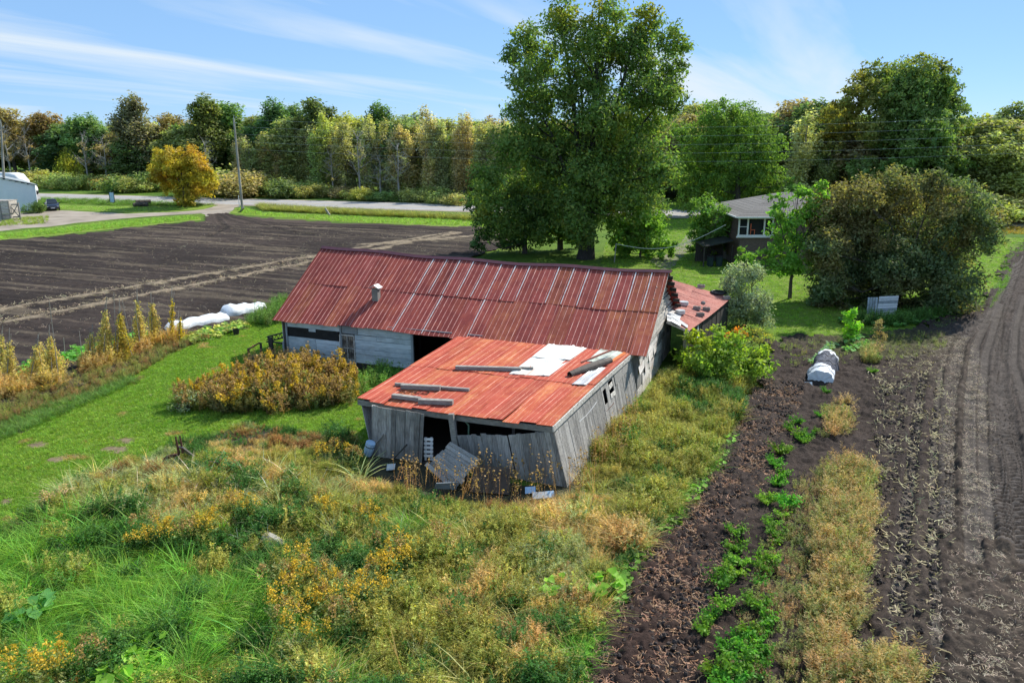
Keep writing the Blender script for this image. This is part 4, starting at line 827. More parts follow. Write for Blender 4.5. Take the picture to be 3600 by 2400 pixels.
mcrown = crown_mesh('maple_crown', [(c_, r_ * .9) for c_, r_ in lob], .175, 40, 5, tip=(mtip, (3.0, 1.5, .5)), clump=.30, hue=(.2, .14), inner=.22, shell=(.55, 1.06))
tree('maple_tree', MB0, mtrunk, mcrown, (0.088, 0.14, 0.036), 'tallest tree, a broad dark green maple standing behind the barn', cat='tree')
def place_pix_tree(name, base_px, pix, dj, seed, tint, label, leaf=.17, dens=34, trunk_r=.16, th=None, tip=None, bark=None, **kw):
    b = G(*base_px); L = px_lobes(b, pix, dj, seed); top = max(c[2] for c, r in L)
    tm = trunk_mesh(name + '_trunk', th or top * .92, trunk_r, L, seed, bark or BARK); cm = crown_mesh(name + '_crown', L, leaf, dens, seed + 1, tip=tip, **kw)
    return tree(name, b, tm, cm, tint, label, cat='shrub' if 'shrub' in name or 'bush' in name else 'tree')
place_pix_tree('spruce_tree', (1205, 582), [(1120, 520, 38), (1165, 540, 42), (1210, 530, 45), (1250, 500, 42), (1095, 470, 34), (1130, 430, 34), (1200, 470, 50), (1105, 552, 22)], 2, 21, (0.05, 0.095, 0.026), 'dark low spreading tree left of the maple trunk', trunk_r=.22, th=6)
place_pix_tree('young_maple_tree', (1287, 574), [(1255, 520, 40), (1300, 500, 50), (1290, 450, 50), (1320, 540, 30)], 1.5, 22, (0.06, 0.11, 0.028), 'thin trunked dark tree just left of the maple trunk', trunk_r=.25, th=7)
place_pix_tree('hazel_shrub', (1470, 592), [(1440, 545, 40), (1490, 540, 44), (1475, 500, 42), (1520, 565, 24), (1425, 580, 22), (1500, 580, 20), (1415, 520, 30)], 1.5, 23, (0.105, 0.19, 0.032), 'bright green leafy shrub right of the maple trunk', trunk_r=.1, th=3, leaf=.18)
place_pix_tree('walnut_tree', (1690, 500), [(1640, 275, 48), (1700, 290, 55), (1610, 330, 55), (1760, 345, 48), (1680, 360, 70), (1740, 400, 56), (1600, 400, 50), (1790, 420, 26), (1650, 430, 55), (1720, 445, 50), (1590, 455, 35), (1770, 455, 28), (1575, 300, 25)], 3.5, 24, (0.10, 0.16, 0.032), 'full rounded green tree behind the brick house', trunk_r=.4, th=9, leaf=.2, dens=26)
place_pix_tree('lilac_tree', (1625, 592), [(1610, 480, 34), (1640, 500, 38), (1600, 520, 30), (1650, 540, 34), (1625, 560, 30), (1595, 555, 22)], 1.2, 25, (0.095, 0.17, 0.035), 'leafy green tree at the left corner of the brick house', trunk_r=.1, th=3.5, leaf=.17, dens=36)
place_pix_tree('ash_sapling', (1814, 686), [(1815, 500, 34), (1850, 470, 36), (1880, 440, 22), (1800, 545, 36), (1845, 540, 42), (1805, 590, 40), (1765, 592, 28), (1850, 590, 34), (1725, 588, 24), (1745, 610, 24), (1705, 600, 16), (1820, 620, 26), (1800, 462, 26), (1835, 440, 26), (1870, 500, 34), (1875, 550, 34), (1790, 490, 22), (1890, 480, 20)], 1.0, 26, (0.12, 0.22, 0.035), 'slender bright green ash tree with bare trunk on the lawn', trunk_r=.11, th=5.6, leaf=.15, dens=30, inner=.3)
place_pix_tree('silver_shrub', (1712, 752), [(1700, 640, 34), (1730, 625, 22), (1680, 690, 34), (1725, 690, 38), (1755, 700, 18), (1700, 725, 30), (1745, 725, 22), (1670, 650, 20)], .9, 27, (0.17, 0.20, 0.13), 'silvery grey green shrub at the end of the side shed roof', trunk_r=.05, th=2.6, leaf=.07, dens=260, hue=(.25, .3))
def ctip(p): return np.clip((vnoise(p[:, 0], p[:, 2], 1.1, 9) - .38) * 2.2 + (p[:, 2] - 4.5) * .09, 0, .85)
place_pix_tree('cedar_bush', (2060, 702), [(1930, 500, 60), (2000, 470, 60), (2080, 450, 60), (2150, 470, 66), (2210, 520, 50), (1890, 570, 50), (1960, 560, 66), (2050, 550, 76), (2140, 560, 76), (2220, 590, 44), (1890, 640, 44), (1960, 640, 60), (2050, 640, 70), (2140, 640, 66), (2215, 655, 40), (2000, 690, 36), (2090, 695, 38), (2170, 690, 36), (1910, 680, 30), (1960, 440, 30), (2110, 415, 30), (1930, 715, 30), (2000, 722, 30), (2090, 725, 34), (2170, 720, 32), (2225, 690, 30), (1880, 690, 26), (2040, 600, 70), (2120, 600, 70), (1990, 540, 60)], 2.6, 28, (0.08, 0.11, 0.05), 'huge rounded brownish cedar bush on the right with reddish brown top', leaf=.12, dens=110, trunk_r=.2, th=5, tip=(ctip, (1.9, 1.1, .95)), hue=(.2, .22), inner=.15)
place_pix_tree('vine_bush', (1640, 870), [(1600, 800, 36), (1650, 790, 38), (1700, 790, 34), (1620, 840, 44), (1680, 840, 46), (1730, 830, 34), (1720, 865, 30), (1590, 850, 26), (1660, 880, 34), (1740, 800, 20), (1700, 890, 26), (1590, 785, 26), (1575, 830, 22), (1625, 900, 30), (1660, 915, 30), (1700, 910, 24), (1730, 870, 26), (1590, 880, 26)], 1.0, 29, (0.13, 0.20, 0.028), 'yellow green vine thicket beside the side shed', leaf=.105, dens=85, trunk_r=.05, th=1.2, tip=((lambda p: np.clip((p[:, 2] - .9) * .5, 0, .8) * (vnoise(p[:, 0], p[:, 1], .8, 5) > .4)), (1.8, 1.25, .5)), hue=(.18, .16))
place_pix_tree('sumac_shrub', (1690, 800), [(1680, 775, 18), (1705, 765, 16), (1660, 782, 14)], .4, 30, (0.36, 0.15, 0.025), 'small orange leaved shrub above the vine thicket', leaf=.09, dens=90, trunk_r=.03, th=.8)
place_pix_tree('yellow_shrub', (1745, 800), [(1740, 765, 18), (1755, 775, 16), (1730, 780, 16)], .4, 31, (0.19, 0.19, 0.045), 'olive seeding shrub right of the orange one', leaf=.06, dens=70, trunk_r=.03, th=.8)
place_pix_tree('autumn_tree', (425, 475), [(400, 365, 32), (430, 365, 32), (375, 390, 30), (460, 385, 28), (420, 400, 42), (385, 420, 34), (455, 420, 34), (430, 440, 30), (410, 460, 20), (435, 462, 18), (475, 405, 20), (362, 410, 18), (350, 385, 12)], 3, 32, (0.26, 0.225, 0.035), 'golden yellow autumn tree at the drive entrance', leaf=.24, dens=24, trunk_r=.2, th=7, tip=((lambda p: np.clip((vnoise(p[:, 0], p[:, 2], 2.2, 4) - .3) * 1.4 + (p[:, 2] - 5) * .05, 0, .8)), (1.2, .78, .7)), hue=(.2, .12))

# ------------------------------------------------------------------ the wood across the road
GREEN1, OLIVE, BROWN, YELLOW, DKGREEN, PALE = (0.115, 0.165, 0.058), (0.205, 0.22, 0.08), (0.22, 0.185, 0.09), (0.29, 0.265, 0.065), (0.085, 0.135, 0.055), (0.32, 0.32, 0.16)
TV = {}
def variant(kind, i):
    if (kind, i) in TV: return TV[kind, i]
    rng = np.random.default_rng(1000 + i + 50 * len(kind))
    if kind == 'round': H, R = 16, 5.2; L = round_lobes(H, R, 3.0, 9, 70 + i); v = (trunk_mesh('trunk', 14, .28, L[:7], i, BARK), crown_mesh('crown', L, .25, 22, i, hue=(.24, .18), clump=.30, squash=1.15))
    elif kind == 'tall': H, R = 19, 4.4; L = round_lobes(H, R, 3.5, 10, 90 + i, taper=.6); v = (trunk_mesh('trunk', 17, .3, L[:8], i, BARK), crown_mesh('crown', L, .25, 22, i, hue=(.24, .18), clump=.30, squash=1.15))
    elif kind == 'poplar': L = [(A3(rng.normal(0, .4), rng.normal(0, .4), z), A3(1.5 - .06 * z, 1.5 - .06 * z, 1.9)) for z in np.linspace(3, 11.5, 7)]; v = (trunk_mesh('trunk', 12.5, .14, L, i, BARKW, fork=.2), crown_mesh('crown', L, .17, 34, i, hue=(.2, .22), clump=.24, inner=.4, squash=1.9))
    elif kind == 'bare':
        mb = MB(); h = 11; mb.tube([A3(0, 0, -.2), A3(.2, 0, h * .35), A3(-.1, .1, h * .7), A3(.3, 0, h)], [.24, .18, .1, .02], 7, cap=False)
        for k in range(16):
            z = rng.uniform(.3, .95) * h; d = A3(rng.normal(0, 1), rng.normal(0, 1), .6 + .5 * abs(rng.normal())); d /= np.linalg.norm(d); q = limb(mb, A3(.1, 0, z), A3(.1, 0, z) + d * (h - z * .75) * .42, .075, .02, rng, 4)
            for _ in range(4): e = rng.normal(0, 1, 3); limb(mb, q[rng.integers(1, 4)], q[3] + e * .8, .03, .008, rng, 3, k=4)
        L = [(A3(0, 0, 8), A3(2, 2, 2.5)), (A3(.5, 0, 5), A3(1.6, 1.6, 1.5))]; v = (mb.mesh('trunk', BARKG), crown_mesh('crown', L, .2, .8, i, inner=.5))
    else: L = [(A3(rng.normal(0, .7), rng.normal(0, .7), rng.uniform(.6, 1.5)), A3(1.1, 1.1, .9)) for _ in range(5)]; v = (None, crown_mesh('crown', L, .10, 75, i, hue=(.25, .2), squash=1.1))
    TV[kind, i] = v; return v
E_ = lambda x: 430 + (x - 300) * (505 - 430) / 2000.0         # pixel row of the wood's foot
rw_ = np.random.default_rng(77)
def wtree(kind, i, x, ytop, dd, tint, label, group=None, name=None, wide=1.0, basey=None):
    """tree of the wood: foot at pixel column x, dd metres beyond the wood's edge, crown top at pixel row ytop"""
    b = G(x, (basey or E_(x))); b = b * (1 + dd / np.linalg.norm(b[:2])); top = at_depth(x, ytop, b[1])[2]
    tm, cm = variant(kind, i); h0 = {'round': 16, 'tall': 19, 'poplar': 13, 'bare': 11.4, 'shrub': 2.3}[kind]; s = top / h0; w = s ** .5 * wide if kind != 'shrub' else s * wide
    return tree(name or {'round': 'maple_tree', 'tall': 'oak_tree', 'poplar': 'poplar_tree', 'bare': 'bare_tree', 'shrub': 'wild_shrub'}[kind], b, tm, cm, tuple(np.array(tint) * rw_.uniform(.9, 1.1, 3)), label, group, rw_.uniform(0, 6.28), (w, w, s), cat='shrub' if kind == 'shrub' else 'tree')
g1 = 'broad trees of the wood across the road'
for a in (('round', 0, 40, 250, 14, BROWN, 'brownish bare topped crown at the far left of the wood'), ('round', 1, 130, 258, 18, (0.19, 0.13, 0.05), 'rusty brown crown left of the tallest oak in the left wood'), ('round', 2, 215, 262, 14, GREEN1, 'dark green crown between the rusty crown and the brown oak'),
          ('tall', 0, 325, 219, 4, (0.15, 0.135, 0.07), 'tall brownish oak rising above the yellow autumn tree'), ('round', 3, 405, 262, 14, (0.17, 0.15, 0.055), 'olive brown crown between the tall oak and the leaning pole'), ('tall', 1, 490, 220, 10, (0.13, 0.15, 0.045), 'tall olive crown just left of the leaning pole'),
          ('round', 0, 545, 238, 18, GREEN1, 'dark crown directly behind the leaning pole top'), ('tall', 2, 640, 228, 12, DKGREEN, 'left one of the two darkest crowns right of the pole'), ('tall', 3, 735, 225, 9, (0.08, 0.115, 0.035), 'broad dark green crown at the middle of the left wood'), ('round', 1, 700, 240, 22, DKGREEN, 'dark crown behind the broad middle one'),
          ('round', 2, 800, 262, 12, YELLOW, 'yellow and orange crown right of the broad dark one'), ('tall', 0, 880, 238, 16, (0.085, 0.12, 0.04), 'dark green crown highest left of the maple'), ('round', 3, 950, 262, 18, OLIVE, 'olive crown sloping down toward the maple'), ('round', 1, 1020, 272, 22, (0.18, 0.165, 0.06), 'low olive brown crown two from the maple'), ('round', 0, 1085, 278, 20, OLIVE, 'olive crown just left of the maple'), ('round', 2, 1140, 270, 16, BROWN, 'brown crown touching the maple on its left'),
          ('round', 3, 1850, 232, 12, (0.085, 0.11, 0.045), 'dark crown between the walnut and the great right tree'), ('poplar', 0, 1835, 262, 3, PALE, 'pale yellowish poplar between the walnut and the great right tree'), ('round', 0, 1805, 232, 16, BROWN, 'brown topped crown right behind the walnut tree'), ('tall', 1, 2290, 240, 16, GREEN1, 'dark crown right of the great tree'), ('round', 1, 2345, 258, 20, OLIVE, 'olive crown at the right edge of the picture'), ('tall', 2, 1910, 236, 18, OLIVE, 'crown just left of the great right tree'),
          ('round', 2, 2330, 300, 4, (0.2, 0.19, 0.06), 'yellow olive crown low at the right edge'), ('round', 3, 2270, 300, 2, OLIVE, 'olive crown under the dark one right of the great tree'), ('round', 0, 1590, 240, 25, OLIVE, 'olive crown between the maple and the walnut')):
    wtree(*a, group=g1, wide=1.45)
gb = G(2085, 492); 
BT = [(2100, 200, 60), (2150, 260, 60), (2090, 330, 70), (2160, 310, 55), (2030, 175, 40), (2090, 170, 44), (2150, 180, 44), (1985, 220, 45), (2060, 230, 60), (2130, 230, 60), (2190, 220, 42), (1955, 270, 45), (2020, 290, 55), (2110, 300, 65), (2190, 280, 45), (1945, 330, 40), (2010, 360, 50), (2090, 370, 55), (2170, 350, 45), (1960, 390, 35), (2040, 420, 40)]
L = px_lobes(gb, BT, 5, 41); tm = trunk_mesh('trunk', 19, .5, L, 41, BARK)
cm = crown_mesh('crown', L, .25, 26, 42, hue=(.2, .14), tip=((lambda p: np.clip((-p[:, 0] - 5.5) * .22, 0, .6) * (p[:, 2] > 8) + np.clip((p[:, 2] - 18) * .12, 0, .35)), (2.0, 1.0, .7)))
tree('great_maple_tree', gb, tm, cm, (0.10, 0.15, 0.045), 'great domed tree on the right, rusty along its left side')
place_pix_tree('birch_tree', (2110, 500), [(2090, 320, 26), (2130, 310, 30), (2060, 350, 28), (2110, 360, 38), (2160, 340, 34), (2030, 385, 24), (2080, 390, 34), (2180, 385, 34), (2140, 400, 34)], 3, 43, (0.10, 0.155, 0.04), 'fresh green tree in front of the great domed tree', leaf=.26, dens=18, trunk_r=.2, th=9)
g2 = 'poplars and saplings along the wood edge'
def near(x): return 'left of the maple' if x < 1200 else 'at the right'
for k in range(112):
    x = (560 + k * 630 / 84 if k < 84 else 1820 + (k - 84) * 560 / 28) + rw_.normal(0, 8); c = (OLIVE, PALE, (0.30, 0.26, 0.13), (0.22, 0.245, 0.11), (0.29, 0.285, 0.11))[k % 5]
    yt = (292 if x < 1200 else 322) + rw_.normal(0, 14) + max(0, (700 - x)) * .25
    side_ = 'left of the maple' if x < 1200 else 'at the right of the picture'
    ordinal(wtree('poplar', k % 4, x, yt, rw_.uniform(1, 9), c, 'thin olive poplar', g2, wide=1.3), x, '%s poplar from the left along the wood edge ' + side_)
g3 = 'bare grey trees at the wood edge'
for x, y, lb, by in ((28, 283, 'bare grey tree leftmost in the wood', None), (72, 290, 'bare grey tree second from the left in the wood', None), (205, 300, 'pale bare trunk behind the yellow bush left of the oak', None), (765, 345, 'short bare reddish trunk left of the forked bare tree', 450), (828, 300, 'tall bare forked tree in front of the poplars', 455), (918, 325, 'bare crooked grey tree nearest the road, left of the maple', 462), (875, 350, 'thin bare reddish tree between the two larger bare trees', 456), (250, 310, 'thin bare trunk just left of the yellow autumn tree', None), (480, 320, 'bare greyish tree left of the leaning pole', None), (1878, 300, 'bare pale tree between the walnut and the great tree', 470), (2010, 345, 'thin white bare tree in front of the great tree', 480)):
    wtree('bare', int(x) % 3, x, y, 1.0, BROWN, lb, g3, basey=by, wide=.9)
g4 = 'roadside shrubs at the foot of the wood'
for k, (x, y) in enumerate([(150, 400), (190, 408), (120, 415), (250, 410), (290, 408), (340, 412), (520, 380), (560, 395), (600, 400), (650, 415), (700, 420), (740, 428), (790, 432), (830, 436), (880, 440), (930, 440), (980, 432), (1020, 440), (1060, 445), (590, 425), (680, 438), (2260, 440), (2300, 448), (2340, 450), (2230, 455), (60, 405), (20, 400), (470, 405), (90, 395), (310, 395), (1880, 420), (1850, 440)]):
    side_ = 'left of the maple' if x < 1200 else 'at the right of the picture'; ordinal(wtree('shrub', k % 4, x + rw_.normal(0, 6), y - 8, rw_.uniform(-3, 2), ((.22, .22, .08), OLIVE, BROWN, (0.26, 0.245, 0.08), GREEN1)[k % 5], 'rounded wild shrub', g4, wide=1.7, basey=E_(x) + 8), x, '%s shrub from the left at the wood foot ' + side_)
wtree('shrub', 1, 160, 345, 2, (0.22, 0.19, 0.03), 'tall yellow leaved bush at the wood edge on the left', None, wide=.55)

# one mass of trees behind: too deep and dense to tell apart
def scatter(name, pts, rot, scl, tint, vid, protos, label=None, kind='stuff'):
    n = len(pts); me = bpy.data.meshes.new(name); me.vertices.add(n); me.vertices.foreach_set('co', np.asarray(pts, np.float32).ravel())
    for nm, arr in (('rot', rot), ('scl', scl), ('tint', tint)):
        arr = np.asarray(arr, np.float32); arr = np.repeat(arr[:, None], 3, 1) if arr.ndim == 1 else arr
        a = me.attributes.new(nm, 'FLOAT_VECTOR', 'POINT'); a.data.foreach_set('vector', arr.ravel())
    a = me.attributes.new('vid', 'INT', 'POINT'); a.data.foreach_set('value', np.asarray(vid, np.int32))
    o = bpy.data.objects.new(name, me); COL.objects.link(o); tag(o, label, None, None, kind)
    t = bpy.data.node_groups.new(name, 'GeometryNodeTree'); t.interface.new_socket('Geometry', in_out='INPUT', socket_type='NodeSocketGeometry'); t.interface.new_socket('Geometry', in_out='OUTPUT', socket_type='NodeSocketGeometry')
    gi, go = t.nodes.new('NodeGroupInput'), t.nodes.new('NodeGroupOutput'); jn = t.nodes.new('GeometryNodeJoinGeometry'); iop = t.nodes.new('GeometryNodeInstanceOnPoints')
    for pr in reversed(protos):
        oi = t.nodes.new('GeometryNodeObjectInfo'); oi.inputs['As Instance'].default_value = True
        po = bpy.data.objects.new(name + '_piece', pr); oi.inputs['Object'].default_value = po
        t.links.new(oi.outputs['Geometry'], jn.inputs[0])
    def attr(nm, ty): q = t.nodes.new('GeometryNodeInputNamedAttribute'); q.data_type = ty; q.inputs['Name'].default_value = nm; return q.outputs[0]
    t.links.new(gi.outputs[0], iop.inputs['Points']); t.links.new(jn.outputs[0], iop.inputs['Instance']); iop.inputs['Pick Instance'].default_value = True
    t.links.new(attr('vid', 'INT'), iop.inputs['Instance Index']); t.links.new(attr('scl', 'FLOAT_VECTOR'), iop.inputs['Scale'])
    e2r = t.nodes.new('FunctionNodeEulerToRotation'); t.links.new(attr('rot', 'FLOAT_VECTOR'), e2r.inputs[0]); t.links.new(e2r.outputs[0], iop.inputs['Rotation'])
    t.links.new(iop.outputs[0], go.inputs[0]); md = o.modifiers.new('scatter', 'NODES'); md.node_group = t; return o
mass = [crown_mesh('mass_crown', round_lobes(15, 5, 1.0, 9, 300 + i), .30, 17, 300 + i, VEG, hue=(.22, .14), clump=.34) for i in range(3)]
pts, tin, scl = [], [], []
for k in range(260):
    x = rw_.uniform(-120, 2480); b = G(x, E_(x)); dd = rw_.uniform(6, 75); b = b * (1 + dd / np.linalg.norm(b[:2]))
    lim = np.interp(x, [0, 60, 130, 260, 400, 560, 660, 800, 900, 1000, 1150, 1600, 1800, 1950, 2230, 2352], [268, 270, 275, 280, 278, 262, 258, 265, 262, 280, 290, 250, 255, 260, 262, 275]) + rw_.uniform(0, 22)
    top = at_depth(x, lim, b[1])[2]; s = top / 15; pts.append(b); scl.append((1.25 * rw_.uniform(.9, 1.3), 1.2 * rw_.uniform(.9, 1.3), s)); tin.append(np.array((GREEN1, OLIVE, DKGREEN, BROWN, OLIVE)[k % 5]) * rw_.uniform(.8, 1.15))
scatter('wood', pts, np.stack([np.zeros(260), np.zeros(260), rw_.uniform(0, 6.28, 260)], 1), scl, tin, rw_.integers(0, 3, 260), mass, 'deep mass of autumn trees behind the wood edge')

# ------------------------------------------------------------------ things along the road
def pole(name, base, top, r, label):
    b = G(*base); t = at_depth(top[0], top[1], b[1]); o = thing(name, b, label, 'utility pole', 'utility poles along the road'); mb = MB(); mb.tube([b - A3(0, 0, .2), b * .5 + t * .5, t], [r, r * .85, r * .62], 10); mb.build('shaft', BARKG, o)
    mb = MB(); mb.tube([t, t + A3(.05, 0, .55)], [.05, .04], 6); mb.build('insulator_pin', GALV, o); mb = MB(); mb.box(b + (t - b) * .96 + A3(.22, 0, 0), (.35, .09, .09)); mb.build('bracket', GALV, o); return b, t
p1b, p1t = pole('utility_pole', (557, 482), (537, 274), .19, 'leaning grey utility pole right of the yellow autumn tree')
p0b, p0t = pole('utility_pole', (13, 486), (2, 284), .19, 'grey utility pole behind the pale building at the far left')
mb = MB(); q = G(550, 476); mb.box(q + A3(0, 0, .9), (.1, .03, 1.8)); tag(mb.build('marker_board', WHITE), 'thin white marker board beside the leaning pole foot', 'marker')
mb = MB(); mb.beam(G(553, 486), G(559, 477, .7), .3, .2); tag(mb.build('stump', BARKG), 'short grey stump at the foot of the leaning pole', 'stump')
p2t = p1t + ru * (np.dot(G(2700, 520) - p1b, ru)); p2t[2] = p1t[2] + 1.5
for k in range(5):
    a = p1t + A3(0, 0, -1.15 * k * .9); e = p2t + A3(0, 0, -1.15 * k * .9); pts = [a + (e - a) * f - A3(0, 0, 3.2 * math.sin(math.pi * f) * .6) for f in np.linspace(0, 1, 24)]
    mb = MB(); mb.tube(pts, .008, 4); tag(mb.build('power_line', GALV), 'power line strung along the road past the great domed tree, ' + ('topmost', 'second', 'middle', 'fourth', 'lowest')[k] + ' of five', 'power line', 'power lines')
b = G(752, 492); mb = MB(); mb.beam(G(757, 494), G(751, 494) + A3(-.2, 0, .95), .3, .22); tag(mb.build('leaning_post', BARKG), 'short pale leaning post on the grass verge by the field', 'post')

# pale building with lapped siding, crate, car, truck behind
wb = G(88, 483); wu = nrm(A3(-1, .06, 0)); _e = at_depth(85, 424, wb[1]); wv = nrm(G(44, 411, _e[2]) - _e); wu = nrm(A3(-wv[1], wv[0], 0))
hall = thing('pale_building', wb + wu * 6, 'pale blue sided building at the left edge of the picture', 'building')
eh = at_depth(85, 424, wb[1])[2]; ridgeh = eh + 13 * (at_depth(0, 401, wb[1])[2] - eh) / abs(at_depth(0, 401, wb[1])[0] - at_depth(85, 424, wb[1])[0])
def hb(t, s, z): return wb + wu * t + wv * s + A3(0, 0, z)
def hz(t): return eh + (ridgeh - eh) * min(t, 26 - t) / 13
SIDING = mat('pale_siding', [(0.3, (0.72, 0.76, 0.82)), (0.7, (0.8, 0.83, 0.87))], 2, rough=.5)
zz = 0.0; mb = MB()
while zz < ridgeh - .1:
    h = .2; x0 = 0 if zz + h < eh else (zz + h - eh) / (ridgeh - eh) * 13; x1 = 26 - x0
    if x1 - x0 > .2: mb.hexa([hb(x0, -.03, zz), hb(x1, -.03, zz), hb(x1, .05, zz), hb(x0, .05, zz), hb(x0, 0, zz + h), hb(x1, 0, zz + h), hb(x1, .05, zz + h), hb(x0, .05, zz + h)])
    zz += h
s_ = mb.build('siding', SIDING, hall); s_['kind'] = 'stuff'
mb = MB(); mb.slab([hb(0, .06, 0), hb(26, .06, 0), hb(26, .06, eh), hb(0, .06, eh)], wv * 14); mb.build('wall', SIDING, hall)
for sg in (0, 1):
    e0, r0 = (hb(-.4, -.3, eh - .12), hb(13, -.3, ridgeh + .05)) if sg == 0 else (hb(26.4, -.3, eh - .12), hb(13, -.3, ridgeh + .05)); mb = MB(); mb.slab([e0, r0, r0 + wv * 15, e0 + wv * 15], (0, 0, .1)); mb.build('roof', GREYP, hall)
mb = MB(); mb.box(hb(.0, -.05, eh / 2), (.15, .1, eh)); mb.build('corner_trim', SIDING, hall)
c0 = G(27, 506); cr = thing('wooden_crate', G(10, 506), 'large weathered wooden crate in front of the pale building', 'crate')
for i in range(6):
    z0, z1 = i * .42, i * .42 + .39; mb = MB(); mb.box(c0 + A3(-1.3, 0, (z0 + z1) / 2), (2.5, .06, z1 - z0)); mb.build('plank', WOODH, cr); mb = MB(); mb.box(c0 + A3(-.05, .9, (z0 + z1) / 2), (.06, 1.7, z1 - z0)); mb.build('plank', WOODH, cr)
for x in (-2.5, -1.2, -.08): mb = MB(); mb.box(c0 + A3(x, -.07, 1.27), (.14, .06, 2.6)); mb.build('upright', LUMBER, cr)
mb = MB(); mb.box(c0 + A3(-1.3, 1, 2.52), (2.6, 2, .06)); mb.build('lid', WOODH, cr)
gt = thing('wooden_gate', G(37, 505), 'grey wooden gate with cross braces standing right of the crate', 'gate'); gc = G(37, 505)
for x in (-.62, .62): mb = MB(); mb.box(gc + A3(x, 0, 1.15), (.16, .14, 2.3)); mb.build('post', LUMBER, gt)
for z in (.4, 2.0): mb = MB(); mb.box(gc + A3(0, .0, z), (1.1, .06, .14)); mb.build('rail', LUMBER, gt)
for sg in (-1, 1): mb = MB(); mb.beam(gc + A3(-.52 * sg, -.06, .45), gc + A3(.52 * sg, -.06, 1.95), .05, .12); mb.build('brace', LUMBER, gt)

CARP = mat('dark_blue_car_paint', [(0.3, (0.010, 0.014, 0.028)), (0.7, (0.014, 0.019, 0.036))], 1, rough=.25, spec=.6); RUB = BLACK; LAMP = mat('headlight_glass', [(0.3, (0.5, 0.5, 0.5)), (0.7, (0.7, 0.7, 0.7))], 3, rough=.2)
cb = G(112, 484); cu = nrm(A3(.62, -1, 0)); cs_ = A3(-cu[1], cu[0], 0); cb = cb - cu * 1.6 + A3(.65, 0, 0)
car = thing('car', cb, 'dark blue car parked at the corner of the pale building', 'car')
def cp(l, w, z): return cb + cu * l + cs_ * w + A3(0, 0, z)
def loft(secs, name, m, parent, smooth=True):  # secs: (l, [(w, z) half outline from bottom to top])
    v = []; k = len(secs[0][1]) * 2
    for l, half in secs: v += [cp(l, w, z) for w, z in half] + [cp(l, -w, z) for w, z in reversed(half)]
    f = [(i * k + j, i * k + (j + 1) % k, (i + 1) * k + (j + 1) % k, (i + 1) * k + j) for i in range(len(secs) - 1) for j in range(k)] + [tuple(range(k))[::-1], tuple(range((len(secs) - 1) * k, len(secs) * k))]
    mb = MB(); mb.add(v, f); return mb.build(name, m, parent, smooth)
loft([(-2.3, [(.6, .4), (.78, .55), (.78, .85), (.6, .95)]), (-2.1, [(.75, .25), (.9, .5), (.9, .9), (.7, 1.02)]), (-1, [(.78, .22), (.92, .5), (.92, .95), (.74, 1.06)]), (.8, [(.78, .22), (.92, .5), (.92, .92), (.76, 1.02)]), (1.7, [(.76, .22), (.9, .5), (.88, .82), (.72, .9)]), (2.15, [(.66, .24), (.8, .45), (.76, .68), (.6, .76)]), (2.3, [(.55, .3), (.68, .45), (.62, .6), (.5, .66)])], 'body', CARP, car)
loft([(-2.0, [(.72, .98), (.7, 1.08)]), (-1.4, [(.78, .98), (.6, 1.46)]), (-.3, [(.8, .98), (.62, 1.52)]), (.3, [(.78, .98), (.6, 1.46)]), (1.05, [(.72, .98), (.7, 1.04)])], 'cabin_glass', GLASS, car, False)
loft([(-1.5, [(.58, 1.46), (.5, 1.50)]), (-.3, [(.62, 1.51), (.5, 1.56)]), (.32, [(.58, 1.46), (.5, 1.50)])], 'roof', CARP, car)
for l in (-1.4, 1.4):
    for w in (-.82, .82):
        mb = MB(); mb.tube([cp(l, w - .1, .33), cp(l, w + .1, .33)], .33, 14); wo_ = mb.build('wheel', RUB, car); mb = MB(); sg = .11 if w > 0 else -.11; mb.tube([cp(l, w, .33), cp(l, w + sg, .33)], .2, 12); mb.build('rim', GALV, wo_)
for w in (-.58, .58): mb = MB(); mb.box(cp(2.2, w, .64), (.14, .3, .13), (cu, cs_, A3(0, 0, 1))); mb.build('headlight', LAMP, car)
mb = MB(); mb.box(cp(2.3, 0, .44), (.06, .5, .12), (cu, cs_, A3(0, 0, 1))); mb.build('licence_plate', WHITE, car); mb = MB(); mb.box(cp(2.27, 0, .58), (.06, .7, .08), (cu, cs_, A3(0, 0, 1))); mb.build('grille', GALV, car)
for w in (-.98, .98): mb = MB(); mb.box(cp(.75, w, 1.02), (.12, .18, .13), (cu, cs_, A3(0, 0, 1))); mb.build('mirror', CARP, car)
# white lorry on the road
tb = rm + ru * np.dot(G(94, 447) - rm, ru) + rn * 2.0; lorry = thing('lorry', tb, 'white lorry with a rounded roof passing behind the pale building', 'lorry')
cb_, cu_, cs__ = cb, cu, cs_; cb, cu, cs_ = tb - ru * .5, ru, rn
LW = mat('white_lorry_paint', [(0.3, (0.68, 0.69, 0.70)), (0.7, (0.78, 0.78, 0.78))], 1, rough=.3)
loft([(-6.5, [(1.2, .9), (1.25, 1.2), (1.25, 3.6), (1.1, 3.85)]), (-3.4, [(1.2, .9), (1.25, 1.2), (1.25, 3.55), (1.05, 3.9)]), (-2.2, [(1.2, .9), (1.25, 1.2), (1.2, 3.3), (.95, 3.7)]), (-1.3, [(1.15, .9), (1.2, 1.2), (1.1, 2.6), (.8, 2.9)])], 'cab', LW, lorry)
loft([(-1.35, [(1.05, .7), (1.1, 1.0), (1.0, 1.9), (.8, 2.1)]), (.1, [(1.0, .7), (1.05, 1.0), (.9, 1.7), (.6, 1.85)]), (.5, [(.9, .7), (.95, 1.0), (.8, 1.5), (.5, 1.6)])], 'bonnet', LW, lorry)
